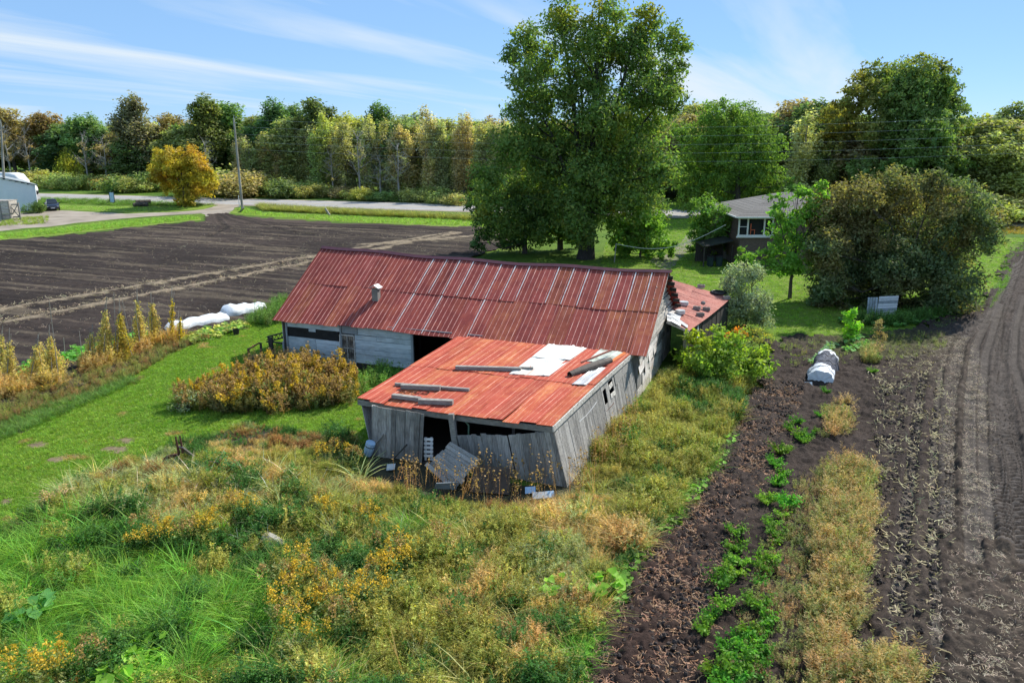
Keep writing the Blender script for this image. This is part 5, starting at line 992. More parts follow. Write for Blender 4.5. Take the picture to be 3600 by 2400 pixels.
mb = MB(); mb.slab([cp(-1.28, -.95, 2.1), cp(-1.28, .95, 2.1), cp(-1.9, .9, 2.95), cp(-1.9, -.9, 2.95)], ru * .04 + A3(0, 0, .04)); mb.build('windscreen', GLASS, lorry)
mb = MB(); mb.hexa([cp(-19, -1.25, 1.2), cp(-7.2, -1.25, 1.2), cp(-7.2, 1.25, 1.2), cp(-19, 1.25, 1.2), cp(-19, -1.25, 3.9), cp(-7.2, -1.25, 3.9), cp(-7.2, 1.25, 3.9), cp(-19, 1.25, 3.9)]); mb.build('trailer', LW, lorry)
for l in (-.2, -5, -6, -17, -18):
    for w in (-1.05, 1.05): mb = MB(); mb.tube([cp(l, w - .14, .5), cp(l, w + .14, .5)], .5, 12); mb.build('wheel', RUB, lorry)
cb, cu, cs_ = cb_, cu_, cs__
sgn_ = thing('sign_board', G(259, 469), 'blank pale blue upright sign board with dark frame on the verge', 'sign'); sb = G(259, 469)
mb = MB(); mb.box(sb + A3(0, 0, 1.05), (.68, .04, 1.6)); mb.build('panel', BLUEP, sgn_)
for x in (-.37, .37): mb = MB(); mb.box(sb + A3(x, -.01, .95), (.07, .08, 1.95)); mb.build('frame_side', BLACK, sgn_)
for z in (.25, 1.9): mb = MB(); mb.box(sb + A3(0, -.01, z), (.66, .08, .07)); mb.build('frame_rail', BLACK, sgn_)
mb = MB(); mb.beam(sb + A3(-.4, 0, .7), sb + A3(-.95, -.5, 0), .06, .06); mb.build('prop', BLACK, sgn_)
for k in range(6):
    q = G(313 + k * 5, 475 - (k % 2) * 3) + A3(0, .2 * (k % 3), 0); mb = MB(); mb.tube([q + A3(-.35, -.2, .3 + .25 * (k % 2)), q + A3(.3, .3, .35 + .2 * (k % 2))], .3, 8); tag(mb.build('log', BARK), nth(k) + ' log from the left in the low dark pile left of the autumn tree', 'log', 'logs piled on the verge')
tm, cm = variant('shrub', 0); tree('round_bush', G(84, 489), None, cm, (0.07, 0.11, 0.03), 'small round bush at the corner of the pale building', cat='shrub', sc=.8)

# ------------------------------------------------------------------ brick house
hA = G(1694, 612); hU = nrm(A3(1, .02, 0)); hV = A3(-hU[1], hU[0], 0)
house = thing('brick_house', hA + hU * 5, 'brown brick house with grey hipped roof behind the ash tree', 'house')
def hp(t, s, z): return hA + hU * t + hV * s + A3(0, 0, z)
HW, HD, HE, HR = 12.5, 9.5, 4.35, 6.0
for (q, n) in (([hp(0, 0, 0), hp(HW, 0, 0), hp(HW, 0, HE), hp(0, 0, HE)], hV), ([hp(0, .001, 0), hp(0, HD, 0), hp(0, HD, HE), hp(0, .001, HE)], hU), ([hp(0, HD, 0), hp(HW, HD, 0), hp(HW, HD, HE), hp(0, HD, HE)], hV), ([hp(HW, .25, 0), hp(HW, HD, 0), hp(HW, HD, HE), hp(HW, .25, HE)], -hU)):
    mb = MB(); mb.slab(q, n * .2); mb.build('wall', BRICK, house)
ov = .55; cs4 = [hp(-ov, -ov, HE), hp(HW + ov, -ov, HE), hp(HW + ov, HD + ov, HE), hp(-ov, HD + ov, HE)]; r0, r1 = hp(5.0, HD / 2, HR), hp(HW - 5.0, HD / 2, HR)
mb = MB(); mb.add([*cs4, r0, r1] + [p + A3(0, 0, .1) for p in cs4] , [(3, 2, 1, 0), (0, 1, 7, 6), (1, 2, 8, 7), (2, 3, 9, 8), (3, 0, 6, 9), (6, 7, 5, 4), (7, 8, 5), (8, 9, 4, 5), (9, 6, 4)]); hroof = mb.build('roof', SHING, house)
def course(c0, c1, apex0, apex1, n):
    for i in range(n):
        f0, f1 = i / n, (i + 1) / n + .01; a, b = c0 + (apex0 - c0) * f0, c1 + (apex1 - c1) * f0; c, d = c1 + (apex1 - c1) * min(f1, 1), c0 + (apex0 - c0) * min(f1, 1); up = A3(0, 0, .115)
        mb = MB(); mb.add([a + up, b + up, c + up * .9, d + up * .9, a + up * .6, b + up * .6], [(0, 1, 2, 3), (4, 5, 1, 0)]); mb.build('shingle_course', SHING, hroof)
course(cs4[0], cs4[1], r0, r1, 14); course(cs4[3], cs4[0], r0, r0, 14)
mb = MB(); mb.beam(hp(-ov, -ov - .05, HE + .04), hp(HW + ov, -ov - .05, HE + .04), .1, .12); mb.beam(hp(-ov - .05, -ov, HE + .04), hp(-ov - .05, HD, HE + .04), .1, .12); mb.build('gutter', WHITE, house)
def hz_(x, y): q = hit(x, y, hA - hV * .03, hV); return float(np.dot(q - hA, hU)), float(q[2])
(w0, wt_), (w1, wb_) = hz_(1699, 498), hz_(1773, 541); wt_ = min(wt_, HE - .05)
mb = MB(); fr = .13
xs = [w0, w0 + (w1 - w0) * .26, w0 + (w1 - w0) * .75, w1]
for x in xs: mb.box(hp(x, -.04, (wt_ + wb_) / 2), (fr, .1, wt_ - wb_), (hU, hV, A3(0, 0, 1)))
for z in (wt_ - .03, wb_): mb.box(hp((w0 + w1) / 2, -.045, z), (w1 - w0 + .25, .12, fr * 1.1), (hU, hV, A3(0, 0, 1)))
wo = mb.build('window', WHITE, house); mb = MB(); mb.box(hp((w0 + w1) / 2, -.09, wb_ - .12), (w1 - w0 + .4, .2, .08), (hU, hV, A3(0, 0, 1))); mb.build('sill', WHITE, wo)
for i in range(3): mb = MB(); mb.slab([hp(xs[i] + .06, -.012, wb_ + .07), hp(xs[i + 1] - .06, -.012, wb_ + .07), hp(xs[i + 1] - .06, -.012, wt_ - .1), hp(xs[i] + .06, -.012, wt_ - .1)], hV * .01); mb.build('pane', GLASS, wo)
mb = MB(); mb.box(hp((xs[0] + xs[1]) / 2, -.05, (wt_ + wb_) / 2), (xs[1] - xs[0] - .1, .05, .05), (hU, hV, A3(0, 0, 1))); mb.build('meeting_rail', WHITE, wo)
CHR = mat('orange_chair_paint', [(0.3, (0.45, 0.10, 0.05)), (0.7, (0.55, 0.14, 0.07))], 3); q = hp(xs[1] + .45, -.06, wb_ + .08); o = thing('orange_chair', q, 'small orange chair seen at the brick house window', 'chair')
mb = MB(); mb.box(q + A3(0, 0, .42), (.4, .05, .06)); mb.build('seat', CHR, o); mb = MB(); mb.box(q + A3(-.18, 0, .7), (.07, .05, .55)); mb.build('backrest', CHR, o)
for x in (-.17, .17): mb = MB(); mb.box(q + A3(x, 0, .2), (.06, .045, .4)); mb.build('leg', CHR, o)
# dark porch with stacked bins left of the house
pc = G(1648, 614); o = thing('porch', pc + A3(0, 1, 0), 'dark open lean-to porch at the left side of the brick house', 'porch')
mb = MB(); mb.slab([pc + A3(-1.3, 0, 1.75), pc + A3(1.25, 0, 2.3), pc + A3(1.25, 3.2, 2.3), pc + A3(-1.3, 3.2, 1.75)], (0, 0, .08)); mb.build('roof', BLACK, o)
mb = MB(); mb.slab([pc + A3(-1.3, 3.1, 0), pc + A3(1.25, 3.1, 0), pc + A3(1.25, 3.1, 2.2), pc + A3(-1.3, 3.1, 1.7)], (0, .05, 0)); mb.build('back_wall', DARKW, o)
for x in (-1.25, 1.2): mb = MB(); mb.box(pc + A3(x, .05, 1), (.1, .1, 1.9)); mb.build('post', DARKW, o)
for k, x in enumerate((-.55, .25)):
    c = pc + A3(x, .5, 0); b_ = thing('bin', c, ('left', 'right')[k] + ' one of two dark lidded bins standing in the porch', 'bin', 'bins in the porch'); mb = MB(); mb.lathe(c, [(.26, 0), (.31, .85)], 12); mb.build('bin_body', mat('green_bin', [(0.3, (0.012, 0.03, 0.026)), (0.7, (0.03, 0.055, 0.05))], 3), b_); mb = MB(); mb.lathe(c + A3(0, 0, .85), [(.34, 0), (.33, .06), (.2, .12)], 12); mb.build('lid', BLACK, b_)
# clothesline
lb_ = G(1411, 603); lt_ = at_depth(1415, 560, lb_[1]); mb = MB(); mb.tube([lb_, lt_], .05, 8); tag(mb.build('clothesline_post', BARKG), 'thin pale clothesline post behind the barn ridge', 'post')
e = at_depth(1667, 516, hA[1] - .4); mb = MB(); mb.tube([lt_ + (e - lt_) * f - A3(0, 0, 1.15 * math.sin(math.pi * f) ) for f in np.linspace(0, 1, 20)], .022, 5); tag(mb.build('clothesline', WHITE), 'white clothesline sagging from the post to the brick house', 'clothesline')
sheet('worn_track', [(1490, 600), (1530, 585), (1560, 560), (1580, 535), (1600, 520), (1612, 520), (1600, 545), (1580, 575), (1560, 600), (1530, 625)], .012, mat('worn_track_earth', [(0.3, (0.13, 0.115, 0.09)), (0.7, (0.2, 0.18, 0.14))], 1.5), .8, .35, 9)

# outhouse panel under the cedar
ob = thing('slatted_box', G(2030, 733), 'pale slatted box with shade-grey slats leaning under the cedar bush', 'box')
q0, q1, q2, q3 = G(2013, 733), G(2058, 733), G(2064, 733), None; ba = G(2012, 734); bb = G(2058, 734); d0 = ba[1]
for i in range(9):
    y0, y1 = 731 - i * 5.6, 731 - i * 5.6 - 5.0; sh = i * .9
    a, b, c, d = at_depth(2013 + sh * .9, y0, d0 + .03 * i), at_depth(2057 + sh, y0 - 2, d0 + .03 * i), at_depth(2057 + sh, y1 - 2, d0 + .03 * i + .03), at_depth(2013 + sh * .9, y1, d0 + .03 * i + .03)
    mb = MB(); mb.slab([a, b, c, d], (0, .03, 0)); mb.build('slat', GALV if i % 3 else GREYP, ob)  # grey and bluish colours put the bush's shade into the white box
for i in range(4):
    a, b = at_depth(1990 + i * 6, 735, d0 + .8 - i * .2), at_depth(1995 + i * 6, 735, d0 + .8 - i * .2); c, d = at_depth(1999 + i * 6, 683, d0 + 1 - i * .2), at_depth(1994 + i * 6, 683, d0 + 1 - i * .2); mb = MB(); mb.slab([a, b, c, d], (0, .03, 0)); mb.build('side_plank', BLUEB, ob)
for k, (x0, y0, x1, y1) in enumerate(((1980, 738, 1992, 716), (2002, 736, 2010, 702))): mb = MB(); mb.beam(at_depth(x0, y0, d0 - .2), at_depth(x1, y1, d0 - .1), .04, .04); tag(mb.build('stick', LUMBER), ('left', 'right')[k] + ' of two thin poles leaning on the slatted box', 'stick')

# ------------------------------------------------------------------ white tunnel in the garden, row covers, bucket, rails, plough
def tunnel(name, axis, rad, label, m, hoopm=None, crump=0.0, rng=np.random.default_rng(5), bands=None, seg=14, parts=None):
    o = thing(name, axis[0], label, 'row cover'); n = len(axis); V = []
    for i, p in enumerate(axis):
        d = nrm(axis[min(i + 1, n - 1)] - axis[max(i - 1, 0)]); sd = A3(d[1], -d[0], 0); w, h = rad[i]
        V.append([p + sd * w * math.cos(q) * (1 + (.015 + crump) * rng.normal()) + A3(0, 0, h * max(0.0, math.sin(q)) ** .8 * (1 + (.012 + crump) * rng.normal())) + d * .02 * rng.normal() for q in np.linspace(0, math.pi, seg)])
    for a, b_, nm, mm in (parts or [(0, n - 1, 'cover', m)]):
        vv = [q for r in V[a:b_ + 1] for q in r]; mb = MB(); mb.add(vv, [(i * seg + j, i * seg + j + 1, (i + 1) * seg + j + 1, (i + 1) * seg + j) for i in range(b_ - a) for j in range(seg - 1)]); mb.build(nm, mm, o, True)
    for e_ in (0, n - 1): mb = MB(); mb.add(V[e_] + [axis[e_]], [(j, j + 1, seg) for j in range(seg - 1)]); mb.build('end_flap', m, o)
    if hoopm:
        for i in range(1, n - 1, 2): mb = MB(); mb.tube([q + A3(0, 0, .015) for q in V[i]], .012, 5); mb.build('hoop', hoopm, o)
    return o
def lerp_axis(p0, p1, n, bow=0): a, b = G(*p0), G(*p1); return [a + (b - a) * f + A3(0, 0, .04) for f in np.linspace(0, 1, n)]
DNET = mat('dark_shade_net', [(0.45, (0.03, 0.036, 0.055)), (0.68, (0.13, 0.145, 0.18))], 9, (1, 1, 1), detail=2)
tunnel('garden_tunnel', [q_ + A3(0, 0, .13) for q_ in lerp_axis((1882, 884), (1900, 838), 9)], [(.62, .55), (.62, .62), (.62, .68), (.6, .72), (.6, .78), (.6, .82), (.58, .82), (.56, .78), (.5, .7)], 'white plastic garden tunnel with a dark netted band on the soil', PLASTIC, BLACK, crump=.06, parts=[(0, 2, 'cover', PLASTIC), (2, 6, 'net_band', DNET), (6, 8, 'cover', PLASTIC)])
q = G(1868, 884, .03)
for k, (a, b) in enumerate((((1850, 872), (1862, 860)), ((1848, 884), (1866, 890)), ((1890, 890), (1912, 880)))):
    p0, p1 = G(*a, .05), G(*b, .12); mb = MB(); mb.slab([p0, p1, p1 + A3(.1, .35, .15), p0 + A3(0, .3, .05)], (0, 0, .02)); tag(mb.build('plastic_scrap', PLASTIC), ('loose white plastic flap at the upper left of the garden tunnel', 'loose white plastic flap at the lower left corner of the garden tunnel', 'loose white plastic at the right foot of the garden tunnel')[k], 'plastic scrap')
tunnel('row_cover', lerp_axis((384, 762), (520, 734), 14), [(.35, .3)] + [(.55 + .05 * math.sin(i), .50 + .06 * math.sin(i * 1.7)) for i in range(12)] + [(.4, .3)], 'left long white row cover beside the bean teepees', PLASTIC, crump=.045)
tunnel('row_cover', lerp_axis((514, 728), (606, 710), 12), [(.5, .5)] + [(.68 + .04 * math.sin(i * 1.3), .72 - .03 * i + .07 * math.sin(i * 1.6)) for i in range(10)] + [(.4, .4)], 'right white row cover nearer the barn corner', PLASTIC, crump=.045)
c = G(543, 769); mb = MB(); mb.lathe(c, [(.15, 0), (.2, .36), (.18, .36), (.14, .05)], 12); tag(mb.build('bucket', BLACK), 'black bucket on the lawn edge near the row covers', 'bucket')
c = G(470, 890); mb = MB(); mb.slab([c, c + A3(.8, .1, 0), c + A3(.7, .5, .25), c + A3(.1, .5, .2)], (0, -.02, .04)); tag(mb.build('grey_tarp', GALV), 'grey sheet poking out at the left of the goldenrod thicket', 'sheet')
# posts and rails at the barn's left corner
def postat(x, y, yt, m, lb, w=.1, cat='post', grp='posts at the left corner of the barn'):
    b = G(x, y); t = at_depth(x, yt, b[1]); mb = MB(); mb.box((b + t) / 2, (w, w, t[2])); tag(mb.build('fence_post', m), lb, cat, grp)
postat(572, 838, 800, RUST, 'red rusty post leftmost at the barn corner'); postat(600, 822, 787, DARKW, 'dark post second from the left at the barn corner'); postat(623, 826, 775, DARKW, 'thick dark post under the lattice beam', .2); postat(652, 830, 784, GREYP, 'grey post against the barn corner', .08)
mb = MB(); mb.beam(G(574, 838) + A3(0, 0, .85), G(599, 822) + A3(0, 0, .85), .05, .07); tag(mb.build('rail', mat('rusty_rail', [(0.3, (0.25, 0.09, 0.05)), (0.7, (0.33, 0.14, 0.08))], 4)), 'red rail between the two leftmost posts', 'rail')
la = thing('lattice_beam', G(623, 826), 'black iron lattice beam resting on the thick post by the barn', 'beam'); d_ = G(623, 826)[1]
ta, tb2 = at_depth(612, 774, d_), at_depth(657, 762, d_ + .6); ba, bb2 = at_depth(612, 786, d_), at_depth(657, 773, d_ + .6)
for a, b in ((ta, tb2), (ba, bb2)): mb = MB(); mb.beam(a, b, .05, .06); mb.build('chord', BLACK, la)
for i in range(5): f0, f1 = i / 5, (i + .5) / 5; mb = MB(); mb.beam(ba + (bb2 - ba) * f0, ta + (tb2 - ta) * f1, .03, .03); mb.beam(ta + (tb2 - ta) * f1, ba + (bb2 - ba) * (i + 1) / 5, .03, .03); mb.build('web', BLACK, la)
mb = MB(); a = G(625, 826); mb.beam(a + A3(0, 0, 1.0), G(652, 830) + A3(0, 0, 1.0), .06, .08); tag(mb.build('rail', BLACK), 'dark rail between the thick post and the grey post', 'rail')
c = G(590, 838); mb = MB(); mb.lathe(c, [(.6, 0), (.55, .3), (.3, .5), (.05, .55)], 10); tag(mb.build('covered_heap', DARKW, None, True), 'dark covered heap beside the red rusty post', 'heap')
# old plough in the weeds
pb = G(395, 1070); pw = thing('plough', pb, 'old rusty plough half hidden in the tall weeds', 'plough'); D = lambda x, y, yy=0: at_depth(x, y, pb[1] + yy)
for a, b in (((411, 1041), (403, 1002)), ((420, 1040), (413, 1000))): mb = MB(); mb.tube([D(*a), D(*b)], [.05, .025], 6); mb.build('handle', RUST, pw)
mb = MB(); mb.tube([D(375, 1068), D(377, 1056), D(385, 1049), D(398, 1046), D(412, 1042, .2)], [.05, .07, .07, .07, .05], 7); mb.build('beam_arc', RUST, pw)
mb = MB(); mb.tube([D(373, 1062), D(378, 1078)], .06, 6); mb.build('share', RUST, pw); mb = MB(); mb.beam(D(414, 1025), D(440, 1045, .4), .3, .05); mb.build('board', LUMBER, pw); mb = MB(); mb.tube([D(350, 1068), D(376, 1064)], .025, 5); mb.build('rod', RUST, pw)
c = G(628, 1246, .25); mb = MB(); mb.tube([c + A3(-.28, .12, .12), c, c + A3(.3, -.14, -.1)], [.2, .24, .2], 9); tag(mb.build('fallen_log', BARKW), 'short pale cut log lying in the foreground weeds', 'log')

# ------------------------------------------------------------------ bean teepees
GOLD = (0.38, 0.275, 0.11)
rb = np.random.default_rng(9)
def teepee(x, y, yt, wpx, label, tint=GOLD, lean_=0.0, vine=1.0, poles=3, extra=None):
    b = G(x, y); top = at_depth(x + lean_, yt, b[1]); h = top[2]; w = wpx * b[1] / FOC; o = thing('bean_teepee', b, label, 'bean teepee', 'bean teepees along the left garden row')
    for k in range(poles):
        q = 2.1 * k + rb.uniform(0, 1); f = A3(math.cos(q) * w * .5, math.sin(q) * w * .5, 0) + b; mb = MB(); e = b + (top - b) * 1.0 + A3(rb.normal(0, .06), 0, 0); mb.tube([f, f + (e - f) * (1 + .12 * k)], [.022, .016], 5); mb.build('pole', LUMBER, o)
    hv = h * vine; w *= 1.2; n = int(900 * w * hv); z = hv * (1 - rb.random(n) ** .6 * 1.0); ang = rb.uniform(0, 6.28, n); lump = (1 + .5 * np.clip(.35 - z / h, 0, 1)) * (.75 + .5 * np.sin(ang * 2 + rb.uniform(0, 6)) * np.sin(z * 4 + rb.uniform(0, 6))); rr = w * .5 * (1 - z / (h * 1.08)) * rb.uniform(.5, 1.25, n) * lump + rb.normal(0, .07, n)
    C = np.stack([np.cos(ang) * rr + (top - b)[0] * z / h, np.sin(ang) * rr, z * rb.uniform(.93, 1.03, n)], 1); V, F = leaf_quads(C, .078, np.stack([np.cos(ang), np.sin(ang), np.zeros(n)], 1) * .8, rb, .35); t = np.clip(1 + rb.normal(0, .28, n), .35, 2); g_ = np.clip(rb.normal(.1, .2, n), 0, .5)
    me = fast_mesh('vines', V, [F], LEAF, np.repeat(np.stack([t * (1 - g_ * .6), t, t * (1 - g_ * .3)], 1), 4, 0)); c = link('dry_vines', me, parent=o); c.color = (*tint, 1); c['kind'] = 'stuff'; return o
for a in ((22, 886, 780, 34, 'golden bean teepee at the very left edge'), (4, 860, 770, 26, 'bean teepee half cut off by the left edge'), (85, 888, 790, 46, 'wide bean teepee second from the left'), (105, 850, 785, 40, 'leaning bean teepee with a long bare pole beside it', GOLD, -16), (128, 868, 770, 52, 'broad slumped bean teepee, third golden heap from the left', GOLD, -14), (205, 842, 765, 36, 'low bean teepee right of the bright green leaves', GOLD, 4),
          (240, 835, 710, 44, 'tallest central bean teepee with a side arm', GOLD, 2), (285, 828, 715, 42, 'greenish gold bean teepee right of the tallest pole', (0.30, 0.21, 0.045), -10), (325, 805, 690, 34, 'slim bean teepee fourth from the right', GOLD, -10), (355, 792, 695, 40, 'full bean teepee third from the right', GOLD, -6), (395, 785, 682, 10, 'single yellow vine on a pole, second from the right', (0.4, 0.27, 0.03)), (414, 785, 728, 13, 'short yellow topped vine rightmost of the row', (0.42, 0.30, 0.03))):
    teepee(*a)
xyv = None
for k, (x, y, xt, yt) in enumerate(((136, 880, 113, 690), (268, 832, 261, 671), (455 * .654 + 3, 790, 281, 690), (324, 812, 310, 700), (345, 800, 338, 695), (215, 845, 203, 770), (150, 822, 146, 775), (224, 828, 219, 772), (305, 800, 301, 725), (190, 830, 182, 760))):
    b = G(x, y); t = at_depth(xt, yt, b[1]); mb = MB(); mb.tube([b, t], [.022, .014], 5); tag(mb.build('bare_pole', LUMBER), 'bare garden pole ' + ('rising highest at the left between the golden heaps', 'tallest of all, right of the central bean teepee', 'thin, leaning over the greenish teepee', 'leaning at the slim teepee', 'beside the full teepee', 'short, at the low teepee', 'short, above the bright green leaves on the left', 'short, behind the low teepee', 'stubby, right of the greenish teepee', 'pale, above the right end of the green leaves')[k], 'pole', 'bare poles among the bean teepees')

# ------------------------------------------------------------------ small plants: pieces to strew
def blades(n, h, spread, w, droop, seed, var=.36, lean_=0.35, seg=3, base=1.0):
    rng = np.random.default_rng(seed); V, F4, F3, C = [], [], [], []; b = 0
    for i in range(n):
        q = rng.uniform(0, 6.28); r = spread * math.sqrt(rng.random()); p = A3(r * math.cos(q), r * math.sin(q), 0); q2 = q + rng.normal(0, .9); d = A3(math.cos(q2), math.sin(q2), 0); s = A3(-d[1], d[0], 0); L = h * rng.uniform(.55, 1.15); ln_ = abs(rng.normal(lean_, .2)); ww = w * rng.uniform(.6, 1.3)
        t = np.clip(1 + rng.normal(0, var), .4, 1.9); ye = rng.normal(0, .12); c = A3(t * (1 + ye), t, t * (1 - ye))
        for k in range(seg + 1):
            f = k / seg; c0 = p + d * L * (ln_ * f + droop * f * f) + A3(0, 0, L * (f - .42 * droop * f ** 2.4)); k_ = (1 - f) ** .6
            if k < seg: V += [c0 - s * ww * k_, c0 + s * ww * k_]; C += [c] * 2
            else: V.append(c0); C.append(c)
        for k in range(seg - 1): F4.append((b + 2 * k, b + 2 * k + 1, b + 2 * k + 3, b + 2 * k + 2))
        F3.append((b + 2 * seg - 2, b + 2 * seg - 1, b + 2 * seg)); b += 2 * seg + 1
    return V, [np.array(F4), np.array(F3)] if F4 else [np.array(F3)], C
def tuft(name, *a, m=None, **k): V, F, C = blades(*a, **k); return fast_mesh(name, V, F, m or VEG, np.array(C))
def weed(name, stems, h, leaf, seed, nleaf=26, spread=.16, head=None, headm=None, m=None, fine=False, lean_=.18):
    """upright weed: thin stems set with leaves; head = a plume of small quads at the top"""
    rng = np.random.default_rng(seed); V, F, C, MI = [], [], [], []; b = 0
    def quad(pts, c, mi=0):
        nonlocal b
        V.extend(pts); C.extend([c] * 4); F.append((b, b + 1, b + 2, b + 3)); MI.append(mi); b += 4
    for s in range(stems):
        q = rng.uniform(0, 6.28); p = A3(math.cos(q), math.sin(q), 0) * spread * rng.random(); d = A3(math.cos(q), math.sin(q), 0) * abs(rng.normal(0, lean_)); H = h * rng.uniform(.7, 1.12); top = p + d * H + A3(0, 0, H); t0 = np.clip(1 + rng.normal(0, .2), .5, 1.6)
        sd = A3(-math.sin(q), math.cos(q), 0) * .007; quad([p - sd, p + sd, top + sd * .4, top - sd * .4], A3(.9, .75, .7) * t0)
        for k in range(nleaf):
            f = rng.uniform(.12, .98); c = p + (top - p) * f; a = rng.uniform(0, 6.28); up = rng.uniform(-.1, .7); o = A3(math.cos(a), math.sin(a), up); o /= np.linalg.norm(o); L = leaf * (1.15 - .55 * f) * rng.uniform(.6, 1.3); w = nrm(np.cross(o, A3(0, 0, 1) + rng.normal(0, .3, 3))) * L * (.10 if fine else .22); t = np.clip(t0 + rng.normal(0, .22), .35, 1.9); ye = rng.normal(0, .1)
            quad([c, c + o * L * .5 + w, c + o * L, c + o * L * .5 - w], A3(t * (1 + ye), t, t * (1 - ye)))
        if head:
            for k in range(head):
                f = rng.uniform(0, 1); c = top - (top - p) * f * .22 + A3(*rng.normal(0, .05 * (.4 + f), 3)); L = .034 * rng.uniform(.6, 1.4); o = rng.normal(0, 1, 3); o /= np.linalg.norm(o); w = nrm(np.cross(o, rng.normal(0, 1, 3))); t = np.clip(1 + rng.normal(0, .28), .4, 1.8); quad([c - o * L, c - w * L, c + o * L, c + w * L], A3(t, t, t), 1)
    ms = [m or VEG] + ([headm or PLUME] if head else [])
    return fast_mesh(name, np.array(V), [np.array(F)], ms, np.array(C), MI)
def broad(name, n, R, leaf, seed, m=None, h=.35):
    rng = np.random.default_rng(seed); V, F, C = [], [], []; b = 0
    for i in range(n):
        q = rng.uniform(0, 6.28); r = R * math.sqrt(rng.random()); c = A3(math.cos(q) * r, math.sin(q) * r, h * rng.uniform(.45, 1.1)); u = A3(math.cos(q + rng.normal(0, .6)), math.sin(q + rng.normal(0, .6)), -.25 + rng.normal(0, .25)); u /= np.linalg.norm(u); v = nrm(np.cross(A3(0, 0, 1) + rng.normal(0, .2, 3), u)); L = leaf * rng.uniform(.6, 1.25); nn = np.cross(u, v); t = np.clip(1 + rng.normal(0, .22), .5, 1.6)
        out_ = [(-.15, 0), (.05, -.62), (.55, -.6), (1.0, -.12), (1.0, .12), (.55, .6), (.05, .62)]
        V += [c + u * L * .4 - nn * L * .10] + [c + u * L * a + v * L * e + nn * L * .1 * rng.normal() for a, e in out_]; k = len(out_)
        F += [(b, b + 1 + j, b + 1 + (j + 1) % k) for j in range(k)]; C += [A3(t, t, t)] * (k + 1); b += k + 1
    return fast_mesh(name, np.array(V), [np.array(F)], m or VEG, np.array(C))
def feather(name, n, h, seed, m=None):   # parsley / carrot tops
    rng = np.random.default_rng(seed); Cs, nb = [], []
    for i in range(n):
        q = rng.uniform(0, 6.28); d = A3(math.cos(q), math.sin(q), 0); L = h * rng.uniform(.7, 1.2)
        for k in range(20): f = rng.uniform(.3, 1); c = d * L * .75 * f ** 1.5 + A3(0, 0, L * (f - .3 * f * f)) + rng.normal(0, .05 * h / .4, 3) * f; Cs.append(c); nb.append(d * .4 + A3(0, 0, 1))
    V, F = leaf_quads(np.array(Cs), .042 * h / .4, np.array(nb), rng, .6); t = np.clip(1 + rng.normal(0, .22, len(Cs)), .4, 1.7); col = np.repeat(np.stack([t, t, t * .9], 1), 4, 0)
    c0 = np.array(Cs); S = np.stack([c0 * 0 + [0.004, 0, .01], c0 * 0 + [-.004, 0, .01], c0 + [-.003, 0, 0], c0 + [.003, 0, 0]], 1).reshape(-1, 3)   # leaf stalks
    return fast_mesh(name, np.concatenate([V, S]), [np.concatenate([F, F + len(V)])], m or VEG, np.concatenate([col, col * .8]))
def straw(name, seed, L=.22):
    rng = np.random.default_rng(seed); V, F, C = [], [], []; b = 0
    for i in range(3):
        p = A3(*(rng.normal(0, .12, 2)), .02); a = rng.uniform(0, 6.28); pts = []
        for k in range(4): pts.append(p.copy()); a += rng.normal(0, .7); p = p + A3(math.cos(a), math.sin(a), rng.normal(.05, .25)) * L / 3; p[2] = max(.01, p[2])
        for k in range(3): s = A3(-(pts[k + 1] - pts[k])[1], (pts[k + 1] - pts[k])[0], .004); s = s / (np.linalg.norm(s) + 1e-6) * .009; V += [pts[k] - s, pts[k] + s, pts[k + 1] + s, pts[k + 1] - s]; C += [A3(1, 1, 1) * rng.uniform(.7, 1.25)] * 4; F.append((b, b + 1, b + 2, b + 3)); b += 4
    return fast_mesh(name, np.array(V), [np.array(F)], STRAWI, np.array(C))
GT_ = [tuft('tuft', 26, .62, .16, .011, .55, 400 + i) for i in range(4)]
GTL = [tuft('long_tuft', 30, .95, .2, .012, .75, 410 + i, lean_=.5) for i in range(3)]
GS = [tuft('short_tuft', 16, .085, .12, .007, .5, 420 + i, var=.18) for i in range(3)]
WD = [weed('weed', 6, 1.05, .13, 430 + i) for i in range(3)]
WF = [weed('fine_weed', 8, .9, .16, 440 + i, nleaf=46, fine=True, spread=.2, lean_=.3) for i in range(3)]
GR = [weed('goldenrod', 6, 1.15, .12, 450 + i, head=30, spread=.22) for i in range(3)]
GRB = [weed('faded_goldenrod', 6, 1.1, .12, 460 + i, head=34, headm=PLUMEB, spread=.22) for i in range(2)]
STK = [weed('stalk', 2, 1.35, .06, 470 + i, nleaf=14, head=5, headm=PLUMEB, spread=.1, lean_=.12) for i in range(2)]
BRD = [broad('broad_leaves', 11, .38, .24, 480 + i) for i in range(2)]
FT = [feather('leafy_top', 12, .42, 490 + i) for i in range(2)]
STR = [straw('straw', 500 + i) for i in range(4)]
SCAT = np.random.default_rng(2024)
def sample(poly, n, pad=2):
    """n ground points spread evenly over the place that the outline (in the picture) covers"""
    w = np.array([G(x, y)[:2] for x, y in poly]); lo, hi = w.min(0) - .1, w.max(0) + .1; outp = np.zeros((0, 2))
    pol = w
    while len(outp) < n:
        q = SCAT.uniform(lo, hi, (n * 2, 2)); outp = np.concatenate([outp, q[inpoly(q[:, 0], q[:, 1], pol)]])
    return outp[:n]
def area(poly): w = np.array([G(x, y)[:2] for x, y in poly]); return .5 * abs(np.dot(w[:, 0], np.roll(w[:, 1], 1)) - np.dot(w[:, 1], np.roll(w[:, 0], 1)))
